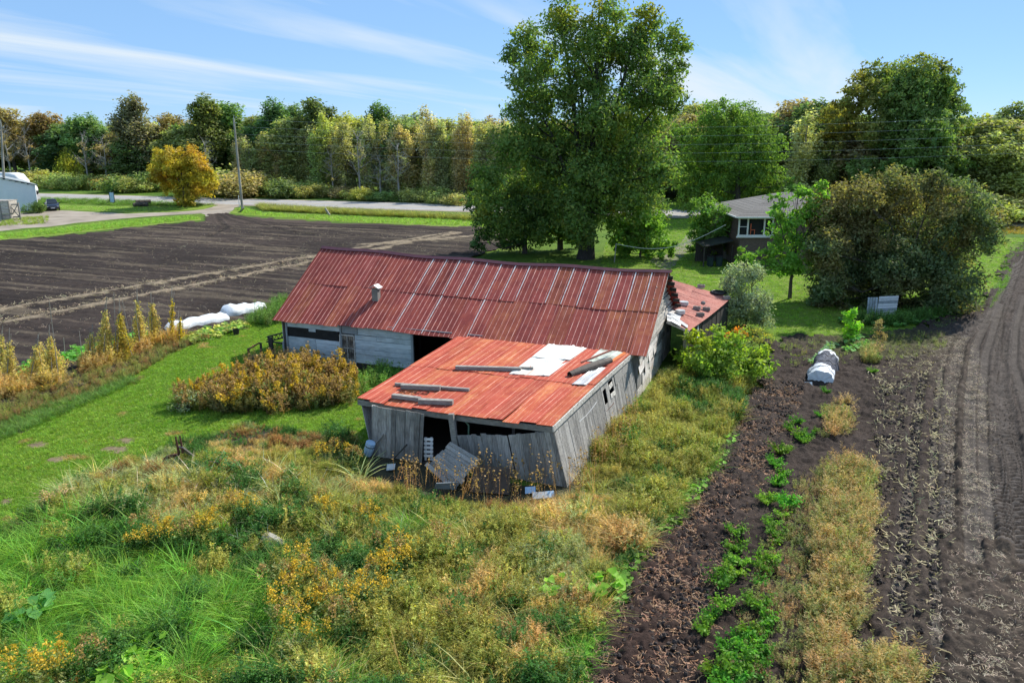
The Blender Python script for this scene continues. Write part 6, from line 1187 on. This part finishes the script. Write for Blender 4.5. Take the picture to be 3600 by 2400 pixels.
def strew(name, xy, protos, tint, label=None, smin=.7, smax=1.3, z=0.0, tj=.18, tilt=.12, pick=None, size=None):
    n = len(xy); xy = np.asarray(xy); tint = np.asarray(tint, float); tint = np.broadcast_to(tint, (n, 3)) * (1 + SCAT.normal(0, tj, (n, 1))) * (1 + SCAT.normal(0, .06, (n, 3)))
    zz = z if not np.isscalar(z) else np.full(n, z)
    s = SCAT.uniform(smin, smax, n) * (1 if size is None else size)
    return scatter(name, np.column_stack([xy, zz]), np.column_stack([SCAT.normal(0, tilt, n), SCAT.normal(0, tilt, n), SCAT.uniform(0, 6.28, n)]), s, np.clip(tint, .004, 1), SCAT.integers(0, len(protos), n) if pick is None else pick, protos, label)
def inside_buildings(xy):
    t = (xy - bA[:2]) @ BU[:2]; s = (xy - bA[:2]) @ BV[:2]; m = (t > -.05) & (t < BL + .05) & (s > -.05) & (s < 9.3)
    return m | inpoly(xy[:, 0], xy[:, 1], [FL[:2], FR[:2], BR[:2], bp(TB, 0, 0)[:2]])

# lawns: mown sheets with short blades near by
LAWNM = mat('mown_lawn', [(0.3, (0.065, 0.125, 0.014)), (0.5, (0.115, 0.185, 0.024)), (0.68, (0.18, 0.235, 0.045))], 0.9, detail=12, rough=.95, bump=.7, bscale=26, grime=((0.19, 0.20, 0.05), .5), gscale=.35, spec=.1)
LAWN1 = [(-80, 1250), (40, 1205), (130, 1160), (200, 1095), (380, 1020), (560, 975), (700, 985), (870, 1030), (870, 940), (830, 900), (860, 860), (640, 830), (690, 740), (560, 700), (500, 765), (400, 812), (290, 870), (190, 915), (60, 960), (-80, 1000)]
sheet('lawn', LAWN1, .004, LAWNM, .6, .25, 2)
EARTH = mat('dry_bare_earth', [(0.3, (0.10, 0.075, 0.045)), (0.7, (0.23, 0.18, 0.10))], 3, bump=.5)
for x, y, rx, ry, m_ in ((22, 978, 62, 22, 0), (86, 1023, 24, 7, 1), (128, 1056, 26, 6, 1), (165, 1046, 14, 4, 1), (265, 1032, 34, 8, 1), (290, 1012, 20, 6, 1), (14, 1152, 18, 8, 1), (345, 908, 10, 5, 1), (430, 868, 9, 4, 1), (255, 1005, 12, 4, 1)):
    sheet('bare_patch', [(x + rx * math.cos(q) + ry * .8 * math.sin(q), y + ry * math.sin(q) - ry * .6 * math.cos(q)) for q in np.linspace(0, 6.283, 15)[:-1]], .011, EARTH if m_ else CLODSOIL, .2, .22, int(x))
LAWN2 = [(1390, 570), (1420, 520), (1600, 500), (1700, 540), (1900, 560), (2240, 560), (2300, 545), (2420, 548), (2330, 560), (2304, 600), (2290, 650), (2250, 690), (2150, 735), (2050, 765), (1960, 772), (1800, 772), (1745, 785), (1560, 770), (1500, 640), (1380, 620)]
sheet('lawn', LAWN2, .008, LAWNM, 1, .3, 5)
VERGE = mat('bright_verge', [(0.3, (0.10, 0.165, 0.025)), (0.5, (0.155, 0.23, 0.035)), (0.7, (0.20, 0.26, 0.05))], .35, detail=10, bump=.6, bscale=12, spec=.1)
sheet('verge', [(566, 478), (600, 488), (760, 497), (1100, 508), (1200, 520), (1190, 530), (940, 516), (800, 511), (560, 494), (528, 488), (540, 478)], .016, VERGE, 2, .5, 6)
sheet('verge', [(-60, 545), (0, 536), (110, 526), (175, 518), (300, 506), (440, 496), (464, 500), (462, 506), (300, 522), (150, 538), (0, 552), (-60, 560)], .016, VERGE, 2, .5, 7)
sheet('verge', [(95, 470), (250, 474), (440, 474), (505, 463), (500, 470), (470, 480), (400, 486), (300, 489), (130, 480)], .009, VERGE, 2, .5, 8)
xy = sample(LAWN1, 30000); xy = xy[~inside_buildings(xy)]; lp_, lq_ = P(np.column_stack([xy, np.zeros(len(xy))])); bare_ = np.zeros(len(xy), bool)
for x, y, rx, ry in ((22, 978, 62, 22), (86, 1023, 24, 7), (128, 1056, 26, 6), (265, 1032, 34, 8), (290, 1012, 20, 6), (14, 1152, 18, 8)): bare_ |= ((lp_ - x) / rx) ** 2 + ((lq_ - y) / ry) ** 2 < .8
xy = xy[~bare_]; k = vnoise(xy[:, 0], xy[:, 1], 1.8, 3)[:, None]
dry = (vnoise(xy[:, 0], xy[:, 1], .8, 13) > .86)[:, None]
strew('lawn_grass', xy, GS, (A3(.10, .19, .02) * (1 - k) + A3(.15, .225, .03) * k) * (1 - dry) + A3(.26, .2, .08) * dry, 'short mown grass left of the barn')
xy = sample(LAWN2, 16000); xy = xy[~inside_buildings(xy)]; strew('lawn_grass', xy, GS, (.13, .22, .025), 'short mown grass round the brick house', 1.0, 1.7)

# tall weeds of the foreground, painted by kind
NEARW = [(860, 1085), (990, 1122), (1090, 1138), (1200, 1130), (1310, 1115)]
WEEDS = [(-70, 1250), (50, 1205), (130, 1165), (200, 1095), (300, 1065), (390, 1032), (470, 1005), (560, 975), (640, 985), (730, 1000), (800, 1012), (840, 1060), (862, 1110), (990, 1150), (1090, 1165), (1200, 1160), (1320, 1140), (1352, 1060), (1440, 968), (1478, 938), (1525, 862), (1560, 850), (1640, 890), (1715, 890), (1700, 950), (1660, 1020), (1610, 1095), (1540, 1178), (1470, 1262), (1405, 1340), (1352, 1470), (1310, 1660), (-70, 1660)]
xy = sample(WEEDS, 26000); xy = xy[~inside_buildings(xy)]
px, py = P(np.column_stack([xy, np.zeros(len(xy))])); n = len(xy)
edge = vnoise(xy[:, 0], xy[:, 1], .55, 21); big = vnoise(xy[:, 0], xy[:, 1], 1.5, 22)
def blob(x, y, rx, ry): return np.exp(-(((px - x) / rx) ** 2 + ((py - y) / ry) ** 2))
green = 1.1 * blob(200, 1420, 330, 170) + .9 * blob(520, 1500, 260, 110) + .8 * blob(30, 1330, 150, 160) + .5 * blob(480, 1060, 90, 40) + .5 * blob(1340, 1480, 90, 120) + .55 * blob(1580, 1110, 90, 90) + .4 * blob(700, 1070, 60, 40) + .4 * blob(980, 1230, 80, 60)
dryw = .55 * blob(420, 1165, 170, 75) + .7 * blob(1250, 1200, 170, 70) + .9 * blob(1390, 1260, 60, 90) + .6 * blob(1120, 1420, 140, 140) + .5 * blob(850, 1140, 110, 50) + .35 * blob(640, 1110, 120, 60) + .9 * blob(443, 1345, 28, 16) + .45 * blob(1310, 1400, 80, 80) + .6 * blob(560, 1050, 100, 50)
olive = 1.0 * blob(1430, 1080, 120, 140) + .8 * blob(1560, 960, 100, 90) + .7 * blob(1180, 1310, 160, 90) + .45 * blob(700, 1200, 260, 100) + .4 * blob(1000, 1480, 160, 110) + .3
brown = .7 * blob(290, 1085, 90, 35) + .55 * blob(650, 1010, 130, 35) + .5 * blob(1130, 1150, 170, 35) + .55 * blob(1400, 1240, 50, 60) + .12
dark = .5 * blob(1610, 930, 70, 60) + .35 * blob(1480, 1110, 80, 70) + .45 * blob(520, 1090, 90, 40) + .4 * blob(260, 1290, 120, 60) + .4 * blob(800, 1090, 60, 30) + .35 * blob(600, 1260, 110, 60) + .35 * blob(820, 1290, 100, 60) + .3 + .3 * blob(300, 1520, 300, 100)
sage = .55 * blob(330, 1130, 120, 60) + .5 * blob(760, 1130, 90, 50) + .3 * blob(480, 1200, 160, 80) + .45 * blob(1290, 1330, 90, 100) + .2
wts = np.stack([green, dryw, olive, brown, dark, sage], 1) * (0.25 + 1.5 * np.stack([vnoise(xy[:, 0], xy[:, 1], (.8, .6, .9, .6, .75, .7)[i], 30 + i) * .75 + .25 * SCAT.random(n) for i in range(6)], 1)) ** 2.2; kind = wts.argmax(1)
TI = np.array([(.082, .19, .02), (.35, .25, .10), (.165, .185, .036), (.22, .125, .048), (.042, .105, .02), (.23, .25, .11)]); tin = TI[kind].copy()
alt = vnoise(xy[:, 0], xy[:, 1], .5, 50)[:, None]; tin = np.where((kind == 0)[:, None], tin * (1 - alt) + A3(.16, .265, .035) * alt, tin); tin = np.where((kind == 2)[:, None], tin * (1 - alt) + A3(.25, .22, .055) * alt, tin)
protos = GT_ + GTL + WD + WF + BRD; pick = np.zeros(n, int); r = SCAT.random(n)
pick = np.where(kind == 0, SCAT.integers(0, 7, n), pick); pick = np.where(kind == 1, np.where(r < .75, SCAT.integers(0, 7, n), SCAT.integers(10, 13, n)), pick)
pick = np.where(kind == 2, np.where(r < .22, SCAT.integers(7, 10, n), np.where(r < .48, SCAT.integers(10, 13, n), SCAT.integers(0, 7, n))), pick); pick = np.where(kind == 3, np.where(r < .5, SCAT.integers(10, 13, n), SCAT.integers(0, 4, n)), pick)
pick = np.where(kind == 4, np.where(r < .6, SCAT.integers(7, 10, n), np.where(r < .75, 13 + SCAT.integers(0, 2, n), SCAT.integers(0, 4, n))), pick); pick = np.where(kind == 5, np.where(r < .75, SCAT.integers(0, 7, n), SCAT.integers(10, 13, n)), pick)
size = .26 + .9 * (.6 * edge + .4 * vnoise(xy[:, 0], xy[:, 1], .33, 24)) ** 1.4; size *= np.where((py < 1080) & (px < 760), .62, 1); size *= 1 + .12 * blob(1500, 1060, 120, 110); size *= 1 - .45 * (blob(560, 1010, 140, 40) + blob(250, 1090, 80, 40)); size *= np.clip(np.minimum(1, .45 + (py - 1568 + 560) / 500), .5, 1) if False else 1
dn, _, _ = polydist(xy[:, 0], xy[:, 1], [tuple(G(*q)[:2]) for q in NEARW]); size *= np.clip(.3 + dn / 4.5, .3, 1) * (1 - .35 * blob(443, 1345, 30, 20))
ds, _, _ = polydist(xy[:, 0], xy[:, 1], [tuple(FR[:2]), tuple(BR[:2]), tuple(bp(BL, 7, 0)[:2])]); size *= np.clip(.78 + ds / 6, .5, 1)
strew('tall_weeds', xy, protos, tin, 'tangle of tall grass and weeds in front of the lean-to', .8, 1.15, pick=pick, size=size, tilt=.2)
SOILP = mat('darkened_earth', [(0.3, (0.022, 0.02, 0.013)), (0.7, (0.06, 0.055, 0.028))], 2, bump=.5)  # bed darkened in its colour to deepen the gaps between weeds
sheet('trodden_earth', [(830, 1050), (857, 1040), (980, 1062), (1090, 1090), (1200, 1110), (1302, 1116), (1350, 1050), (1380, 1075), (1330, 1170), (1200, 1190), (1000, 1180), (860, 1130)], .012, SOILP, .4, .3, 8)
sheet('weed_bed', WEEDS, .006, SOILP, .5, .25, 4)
# bare stalks before the shed front
xy = np.concatenate([sample([(860, 1090), (990, 1115), (1300, 1110), (1330, 1160), (1200, 1180), (980, 1180)], 70), sample([(1290, 1130), (1440, 980), (1480, 960), (1420, 1100), (1330, 1180)], 60)]); strew('dead_stalks', xy, STK, (.2, .125, .065), 'thin brown dead stalks in front of the lean-to', .7, 1.1)
xy = sample([(230, 1090), (640, 1060), (760, 1180), (640, 1280), (380, 1290)], 60)
BIG = [tuft('arching_grass', 22, 1.0, .2, .019, .95, 530 + i, lean_=.55) for i in range(3)]; xyb = sample(WEEDS, 750); pb_, qb_ = P(np.column_stack([xyb, np.zeros(len(xyb))])); kb = (pb_ < 760) | (SCAT.random(len(xyb)) < .4); kb &= (qb_ > 1080) & ((qb_ > 1190) | (pb_ < 840) | (pb_ > 1330)) ; xyb = xyb[kb]; gm_ = (pb_[kb] < 620)[:, None] & (qb_[kb] > 1200)[:, None]; strew('arching_grass', xyb, BIG, np.where(gm_, A3(.11, .235, .03), A3(.28, .26, .10)), 'long arching grass blades among the weeds', .45, .95, tilt=.25)
DEAD = [tuft('dead_twigs', 7, .8, .12, .013, .35, 520 + i, lean_=.7) for i in range(2)]; strew('dead_twigs', xy, DEAD, (.5, .46, .42), 'pale dead twigs among the weeds', .6, 1.2)
# thicket of goldenrod between lean-to and barn
TH = [(395, 945), (445, 908), (540, 884), (600, 866), (700, 855), (790, 878), (822, 905), (815, 925), (740, 940), (640, 955), (540, 948)]
xy = sample(TH, 950); xy = xy[vnoise(xy[:, 0], xy[:, 1], .5, 62) > .2][:700]; kk = SCAT.choice(6, 700, p=[.16, .2, .14, .2, .18, .12]); strew('goldenrod_thicket', xy, [GR[0], GRB[0], GRB[1], WF[0], WD[0], STK[1]], np.array([(.12, .14, .04), (.15, .12, .05), (.18, .12, .055), (.16, .15, .05), (.13, .165, .045), (.2, .13, .06)])[kk], 'thicket of goldenrod gone brown and yellow between lean-to and barn', .8, 1.2, pick=kk, size=.55 + .75 * vnoise(xy[:, 0], xy[:, 1], .7, 61), tilt=.28)
xy = sample([(820, 880), (870, 850), (930, 870), (880, 905), (830, 925)], 90); strew('dock_weeds', xy, [WD[0], WD[1], BRD[0]], (.10, .19, .035), 'green weeds at the left eave of the lean-to', .5, .9)
xy = sample([(570, 845), (640, 835), (800, 862), (800, 872), (640, 850)], 90); strew('wall_weeds', xy, [STK[0], WF[1], WD[2]], (.2, .14, .06), 'brown stalks along the barn front', .7, 1.1)
# bean row undergrowth and leaves
xy = sample([(-60, 925), (60, 898), (190, 858), (290, 828), (380, 792), (470, 764), (485, 778), (400, 812), (300, 870), (190, 914), (60, 960), (-60, 990)], 1500); strew('row_weeds', xy, WF + GT_[:2], np.where(SCAT.random((1500, 1)) < .7, A3(.16, .165, .05), A3(.19, .12, .055)), 'brownish weeds along the foot of the bean row', .15, .5)
xy = sample([(-60, 982), (190, 908), (300, 866), (320, 878), (200, 930), (60, 990), (-60, 1040)], 800); strew('row_weeds', xy, GT_, (.10, .17, .035), 'rough grass at the lawn edge below the bean row', .3, .6)
xy = sample([(-30, 905), (60, 880), (150, 862), (230, 828), (330, 795), (430, 770), (440, 782), (330, 812), (230, 852), (150, 886), (60, 910), (-30, 930)], 420); xy = xy[vnoise(xy[:, 0], xy[:, 1], 1.1, 63) > .4]; strew('dry_bean_vines', xy, WF + GTL[:1], np.where(SCAT.random((len(xy), 1)) < .7, A3(.36, .25, .09), A3(.24, .16, .07)), 'slumped dry bean vines round the teepees', .4, 1.15, tilt=.3)
xy = np.concatenate([sample([(52, 862), (60, 845), (130, 820), (140, 838), (70, 872)], 90), sample([(150, 828), (165, 812), (230, 795), (240, 812), (180, 835)], 80), sample([(262, 792), (330, 765), (340, 772), (275, 805)], 50)]); strew('leaf_crop', xy, BRD, (.10, .25, .05), 'bright green leaf crop behind the bean row', .6, .9)
xy = sample([(425, 790), (440, 770), (540, 745), (570, 752), (520, 770), (470, 785)], 130); strew('squash_leaves', xy, BRD, np.where(SCAT.random((130, 1)) < .55, A3(.28, .30, .08), A3(.12, .2, .05)), 'yellowing squash leaves in front of the row covers', .45, .8)
xy = sample([(560, 740), (600, 718), (650, 690), (665, 700), (655, 740), (620, 752)], 260); strew('corner_weeds', xy, WD + GT_, (.085, .15, .035), 'green weeds between the row covers and the barn corner', .5, 1.0)
# ditch and verge growth by the road
def strip(name, poly, n, tint, label, s0, s1, protos=None): xy = sample(poly, n); strew(name, xy, protos or GTL, tint, label, s0, s1)
strip('ditch_grass', [(590, 474), (760, 484), (1100, 502), (1180, 512), (1180, 520), (1060, 505), (760, 492), (600, 484)], 1500, (.18, .185, .055), 'yellowish tall grass along the roadside ditch', .7, 1.15)
strip('ditch_grass', [(96, 456), (300, 462), (500, 470), (440, 474), (250, 472), (96, 466)], 900, (.08, .14, .03), 'dark green ditch grass before the road on the left', .45, .8)
strip('ditch_grass', [(2230, 516), (2420, 524), (2420, 540), (2260, 536)], 600, (.22, .16, .035), 'yellowish ditch grass at the right edge', .25, .5)
strip('far_verge_grass', [(60, 433), (1130, 466), (1140, 448), (900, 445), (300, 420), (60, 420)], 2600, (.17, .17, .05), 'pale rough grass beyond the road', 1.0, 2.0, GT_)
strip('far_verge_grass', [(1900, 482), (2420, 496), (2420, 470), (1900, 455)], 900, (.14, .16, .05), 'rough grass beyond the road at the right', 1.0, 2.0, GT_)
strip('verge_grass', [(566, 479), (600, 489), (760, 497), (1100, 508), (1190, 524), (940, 515), (800, 510), (560, 493), (540, 482)], 1500, (.17, .26, .045), 'bright grass verge along the ploughed field', .3, .7, GT_)
strip('verge_grass', [(0, 538), (110, 528), (300, 507), (440, 497), (460, 503), (300, 520), (150, 536), (0, 550)], 1500, (.16, .25, .045), 'bright grass bank between drive and field', .3, .7, GT_)
strip('verge_grass', [(110, 472), (250, 476), (440, 476), (490, 470), (400, 484), (300, 487), (130, 479)], 700, (.15, .24, .045), 'bright grass by the log pile and sign', .2, .5, GT_)
strip('rough_grass', [(0, 520), (110, 514), (110, 498), (60, 500), (0, 510)], 300, (.16, .2, .04), 'rough grass in front of the crate', .4, .8, GT_)
# growth along the garden's edges
strip('edge_grass', [(1310, 1660), (1352, 1470), (1405, 1340), (1470, 1262), (1540, 1178), (1610, 1095), (1660, 1020), (1690, 1000), (1640, 1085), (1560, 1190), (1480, 1280), (1425, 1360), (1370, 1490), (1330, 1660)], 700, (.13, .25, .04), 'bright grass fringe along the garden soil', .35, .75, GT_ + BRD)
strip('lawn_fringe', [(2130, 755), (2220, 712), (2270, 690), (2298, 650), (2310, 600), (2350, 560), (2370, 562), (2325, 600), (2315, 650), (2280, 705), (2210, 735), (2150, 765)], 700, (.12, .2, .04), 'ragged grass edge of the lawn by the tractor lane', .3, .6, GT_)
strip('cedar_undergrowth', [(1930, 745), (2060, 752), (2180, 730), (2200, 720), (2060, 735), (1940, 735)], 320, (.07, .14, .035), 'low leafy growth under the cedar bush', .5, .9, BRD + WD)
strip('garden_weeds', [(1790, 800), (1880, 775), (2050, 775), (2150, 770), (2180, 800), (2080, 830), (1980, 840), (1880, 850), (1800, 860)], 520, (.15, .18, .05), 'low scattered weeds at the far end of the garden', .25, .55, WD + FT + GT_)
# airy tan plants
TAN = [(1840, 1640), (1875, 1450), (1870, 1250), (1905, 1110), (1950, 1065), (1998, 1090), (1998, 1200), (1975, 1350), (1960, 1480), (1945, 1640)]
xy = np.concatenate([sample(TAN, 780), sample([(1895, 1010), (1900, 950), (1925, 925), (1950, 935), (1950, 985), (1930, 1015)], 70), sample([(1985, 845), (1980, 815), (2005, 800), (2015, 820), (2005, 845)], 30), sample([(1980, 1640), (1985, 1540), (2060, 1520), (2100, 1560), (2090, 1640)], 110)])
xy = xy[vnoise(xy[:, 0], xy[:, 1], .55, 91) > .22]; strew('airy_tan_plants', xy, WF, np.where(SCAT.random((len(xy), 1)) < .58, A3(.29, .205, .09), A3(.17, .18, .055)), 'strip of dry tan airy plants in the garden', .35, .95)
xy = sample([(1650, 1640), (1700, 1450), (1760, 1250), (1830, 1120), (1900, 1060), (1890, 1200), (1850, 1300), (1860, 1450), (1820, 1640)], 620); strew('garden_weeds', xy, WF + WD, np.where(SCAT.random((620, 1)) < .6, A3(.14, .16, .05), A3(.2, .14, .07)), 'low olive weeds between the leafy vegetables and the tan strip', .22, .5)
# straw and stubble
def soil_straw(poly, n, tint, label, s0=.6, s1=1.3, nn=True):
    xy = sample(poly, n); xy = xy[vnoise(xy[:, 0], xy[:, 1], .6, 60) > SCAT.uniform(.1, .75, len(xy))]; strew('straw_litter', xy, STR, tint, label, s0, s1, z=.17, tilt=.25)
soil_straw([(1330, 1640), (1420, 1340), (1560, 1180), (1680, 1010), (1760, 880), (1850, 880), (1800, 1050), (1700, 1250), (1600, 1640)], 6500, (.30, .165, .09), 'reddish dry stems scattered on the left garden soil', .35, .85)
soil_straw([(2130, 1640), (2160, 1250), (2170, 900), (2130, 780), (2230, 780), (2280, 950), (2290, 1250), (2400, 1350), (2400, 1640)], 7000, (.31, .25, .18), 'pale straw litter on the tractor lane', .3, .7)
soil_straw([(1980, 1640), (2000, 1300), (2010, 1000), (2000, 860), (2130, 800), (2170, 900), (2160, 1250), (2130, 1640)], 1900, (.30, .26, .13), 'thin straw litter right of the tan strip', .6, 1.4)
xy = np.concatenate([sample([(-20, 708), (712, 587), (715, 597), (-20, 724)], 800), sample([(-20, 738), (735, 595), (738, 605), (-20, 756)], 900)]); strew('straw_litter', xy, STR, (.36, .29, .19), 'straw stubble bands across the ploughed field', .9, 1.7, z=.06)
xy = sample([(0, 570), (500, 510), (1080, 540), (980, 640), (700, 700), (380, 750), (0, 810)], 2200); strew('straw_litter', xy, STR, (.24, .2, .14), 'scattered straw on the ploughed field', .8, 1.6, z=.06)
CLODM = mat('soil_clod', [(0.3, (0.03, 0.022, 0.019)), (0.7, (0.075, 0.056, 0.048))], 9)
CL = []
for i in range(3):
    r_ = np.random.default_rng(540 + i); mb = MB(); mb.lathe((0, 0, 0), [(.02, -.02), (.05, .0), (.055, .03), (.035, .055), (.005, .062)], 6); mb.v = [tuple(A3(*q) * r_.uniform(.75, 1.25, 3)) for q in mb.v]; CL.append(mb.mesh('clod', CLODM))
xy = np.concatenate([sample([(1340, 1640), (1420, 1340), (1560, 1180), (1760, 880), (1850, 880), (1700, 1250), (1560, 1640)], 2200), sample([(1980, 1640), (2010, 1100), (2010, 900), (2150, 850), (2150, 1640)], 1500)]); strew('soil_clods', xy, CL, (1, 1, 1), 'dark clods on the garden soil', .3, 1.3, z=.17)

# plants one can single out
PLUMEO = PLUME
STEMO = [weed('goldenrod_stems', 7, 1.15, .13, 600 + i, spread=.22, m=LEAF) for i in range(3)]
def plume_mesh(seed, m, n=7):
    rng = np.random.default_rng(600 + seed); Cs = []
    r2 = np.random.default_rng(seed)
    for s in range(n):
        q = r2.uniform(0, 6.28); p = A3(math.cos(q), math.sin(q), 0) * .2 * r2.random(); top = p + A3(math.cos(q), math.sin(q), 0) * .16 + A3(0, 0, 1.15 * r2.uniform(.8, 1.08)); f = r2.uniform(0, 1, 44); Cs.append(top + A3(0, 0, .05) - np.outer(f, A3(0, 0, .25)) + r2.normal(0, 1, (44, 3)) * (.03 + .05 * f[:, None]))
    C = np.concatenate(Cs); V, F = leaf_quads(C, .026, r2.normal(0, 1, C.shape), r2, .8); t = np.clip(1 + r2.normal(0, .28, len(C)), .4, 1.8); return fast_mesh('plume', V, [F], m, np.repeat(np.stack([t, t, t], 1), 4, 0))
PLO = [plume_mesh(i, PLUME) for i in range(3)] + [plume_mesh(9, PLUMEB)]
GP = [(367, 1272), (340, 1262), (395, 1280), (467, 1252), (440, 1266), (490, 1262), (550, 1195), (525, 1205), (572, 1188), (700, 1378), (725, 1365), (680, 1400), (740, 1425), (765, 1405), (715, 1440), (743, 1198), (742, 1175), (760, 1215), (852, 1225), (830, 1215), (870, 1240), (919, 1310), (895, 1325), (945, 1318), (878, 1350), (855, 1365), (905, 1362), (752, 1385), (660, 1470), (640, 1440), (690, 1490), (780, 1480), (730, 1510), (800, 1440), (770, 1060), (790, 1072), (745, 1075), (812, 1088), (160, 1580), (60, 1590), (215, 1575), (120, 1600), (320, 1290), (612, 1180), (845, 1420), (690, 1340), (640, 1400), (880, 1400), (585, 1215), (1010, 1290)]
def where(x, y): return 'lower left edge' if y > 1520 else ('foot of the left lean-to wall' if y < 1100 else ('left foreground clump' if x < 620 else ('big clump in front of the shed' )))
for k, (x, y) in enumerate(GP):
    b = G(x, y); t = thing('goldenrod', b, 'goldenrod', 'wildflower', 'goldenrods standing in the foreground weeds'); ordinal(t, x, '%s goldenrod from the left with ' + ('faded' if k % 3 == 1 else 'yellow') + ' plumes, ' + where(x, y)); t.rotation_euler[2] = SCAT.uniform(0, 6.28); s = SCAT.uniform(.8, 1.12) * (.8 if y < 1250 else 1); t.scale = (s * 1.1, s * 1.1, s)
    c = link('stems', STEMO[k % 3], parent=t); c.color = (.11 * SCAT.uniform(.8, 1.3), .16, .045, 1); link('flower_head', PLO[3] if k % 3 == 1 else PLO[k % 3], parent=t)['kind'] = 'stuff'
FTO = [feather('leafy_top', 16, .48, 620 + i, LEAF) for i in range(3)]; BLO = [broad('broad_leaves', 14, .42, .26, 630 + i, LEAF) for i in range(2)]
VP_ = [(1779, 1066), (1790, 1045), (1783, 1235), (1775, 1250), (1690, 1270), (1680, 1300), (1690, 1325), (1760, 1315), (1770, 1290), (1625, 1460), (1712, 1495), (1695, 1475), (1725, 1510), (1690, 1550), (1680, 1575), (1710, 1560), (1806, 1170), (1800, 1150), (1818, 992), (1830, 1005), (1855, 1006), (1868, 995), (1805, 1040), (1785, 1075), (1890, 940), (1885, 960), (1660, 1400), (1750, 1440), (1740, 1400), (2003, 858), (2018, 828), (1700, 1530), (1740, 1530), (1640, 1560), (1772, 1212), (1845, 1020), (1660, 1585), (1700, 1600), (1735, 1560), (1720, 1470), (1740, 1470), (1675, 1510), (1640, 1430), (1650, 1350), (1668, 1330), (1700, 1300), (1745, 1345), (1755, 1290), (1795, 1190), (1760, 1160), (1785, 1120), (1795, 1100), (1840, 1015), (1830, 975), (1900, 905), (1690, 1230)]
for k, (x, y) in enumerate(VP_):
    o = link('vegetable_plant', FTO[k % 3], G(x, y, .14), None, SCAT.uniform(0, 6.28), SCAT.uniform(.62, 1.12)); ordinal(o, -y, '%s nearest leafy vegetable of the bright green garden row'); q_ = SCAT.uniform(.65, 1.15); o.color = (.075 * q_ * SCAT.uniform(.8, 1.7), .20 * q_, .026 * q_, 1); tag(o, 'bright green leafy vegetable plant in the ' + ('near' if y > 1350 else 'middle' if y > 1100 else 'far') + ' part of the garden row', 'vegetable', 'leafy vegetables growing in the garden row')
for k in range(14):
    f = k / 13; o = link('cabbage', BLO[k % 2], G(1868 + 42 * f + SCAT.normal(0, 2), 838 - 45 * f, .16), None, SCAT.uniform(0, 6.28), .62); o.color = (.16, .27, .12, 1); tag(o, 'pale cabbage', 'cabbage', 'cabbages in the row behind the white tunnel'); ordinal(o, k, '%s pale cabbage counted from the white tunnel in the row behind it')
for k in range(10):
    o = link('cabbage', BLO[k % 2], G(1945 + 10 * k % 60 + SCAT.normal(0, 5), 808 - 3.5 * k, .16), None, SCAT.uniform(0, 6.28), .7); o.color = (.12, .25, .07, 1); tag(o, 'green cabbage', 'cabbage', 'cabbages in the short row right of the tunnel'); ordinal(o, k, '%s green cabbage from the near end of the row right of the white tunnel')
PK = [(283, 1520), (255, 1505), (310, 1530), (240, 1540), (330, 1505), (290, 1550), (350, 1545), (270, 1575), (320, 1575), (225, 1515), (50, 1430), (30, 1410), (70, 1420), (85, 1395), (1270, 1010 + 350), (1390, 1345), (1380, 1360)]
for k, (x, y) in enumerate(PK):
    near_ = x < 150; o = link('pumpkin_vine', BLO[k % 2], G(x, y, .22), None, SCAT.uniform(0, 6.28), SCAT.uniform(.9, 1.25)); o.color = (.10, .25, .07, 1) if near_ else (.155, .30, .03, 1); tag(o, 'broad leaved ' + ('bluish green vine at the left edge' if near_ else 'bright vine at the garden edge of the weeds' if x > 1000 else 'bright yellow green vine in the lower left grass'), 'vine', 'broad leaved vines in the foreground grass'); ordinal(o, x, '%s from the left of the broad leaved vines ' + ('at the left edge' if near_ else 'at the garden edge of the weeds' if x > 1000 else 'in the lower left grass'))
place_pix_tree('grape_sapling', (1955, 790), [(1958, 722, 12), (1950, 735, 13), (1963, 742, 13), (1952, 752, 14), (1960, 765, 12), (1948, 768, 10)], .2, 51, (.17, .32, .03), 'tall bright leafy sapling left of the slatted box', leaf=.1, dens=36, trunk_r=.02, th=1.6)
place_pix_tree('brown_weed_bush', (2022, 790), [(2020, 742, 10), (2016, 757, 13), (2026, 765, 13), (2014, 775, 14), (2030, 780, 12)], .2, 52, (.20, .15, .075), 'brownish seeding weed in front of the slatted box', leaf=.05, dens=70, trunk_r=.02, th=1.2)
place_pix_tree('tumble_bush', (130, 1175), [(125, 1135, 22), (145, 1140, 20), (112, 1150, 18), (135, 1155, 24), (155, 1158, 14)], .3, 53, (.33, .24, .14), 'round dry tan bush at the lawn edge on the left', leaf=.035, dens=190, trunk_r=.015, th=.5)
place_pix_tree('dark_bush', (500, 1095), [(470, 1070, 24), (500, 1060, 28), (535, 1072, 26), (515, 1085, 24), (485, 1088, 22)], .4, 54, (.055, .13, .04), 'dark green weedy bush behind the old plough', leaf=.05, dens=120, trunk_r=.02, th=.6)
place_pix_tree('grey_bush', (430, 945), [(420, 920, 20), (445, 915, 18), (405, 932, 14), (435, 935, 18)], .3, 55, (.20, .22, .12), 'greyish green bush at the left end of the goldenrod thicket', leaf=.045, dens=120, trunk_r=.02, th=.6)
for key in dict.fromkeys(q[3] for q in LATER):
    for i, (o, x, ph, k_) in enumerate(sorted([q for q in LATER if q[3] == key], key=lambda q: q[1])): o['label'] = ph % nth(i)
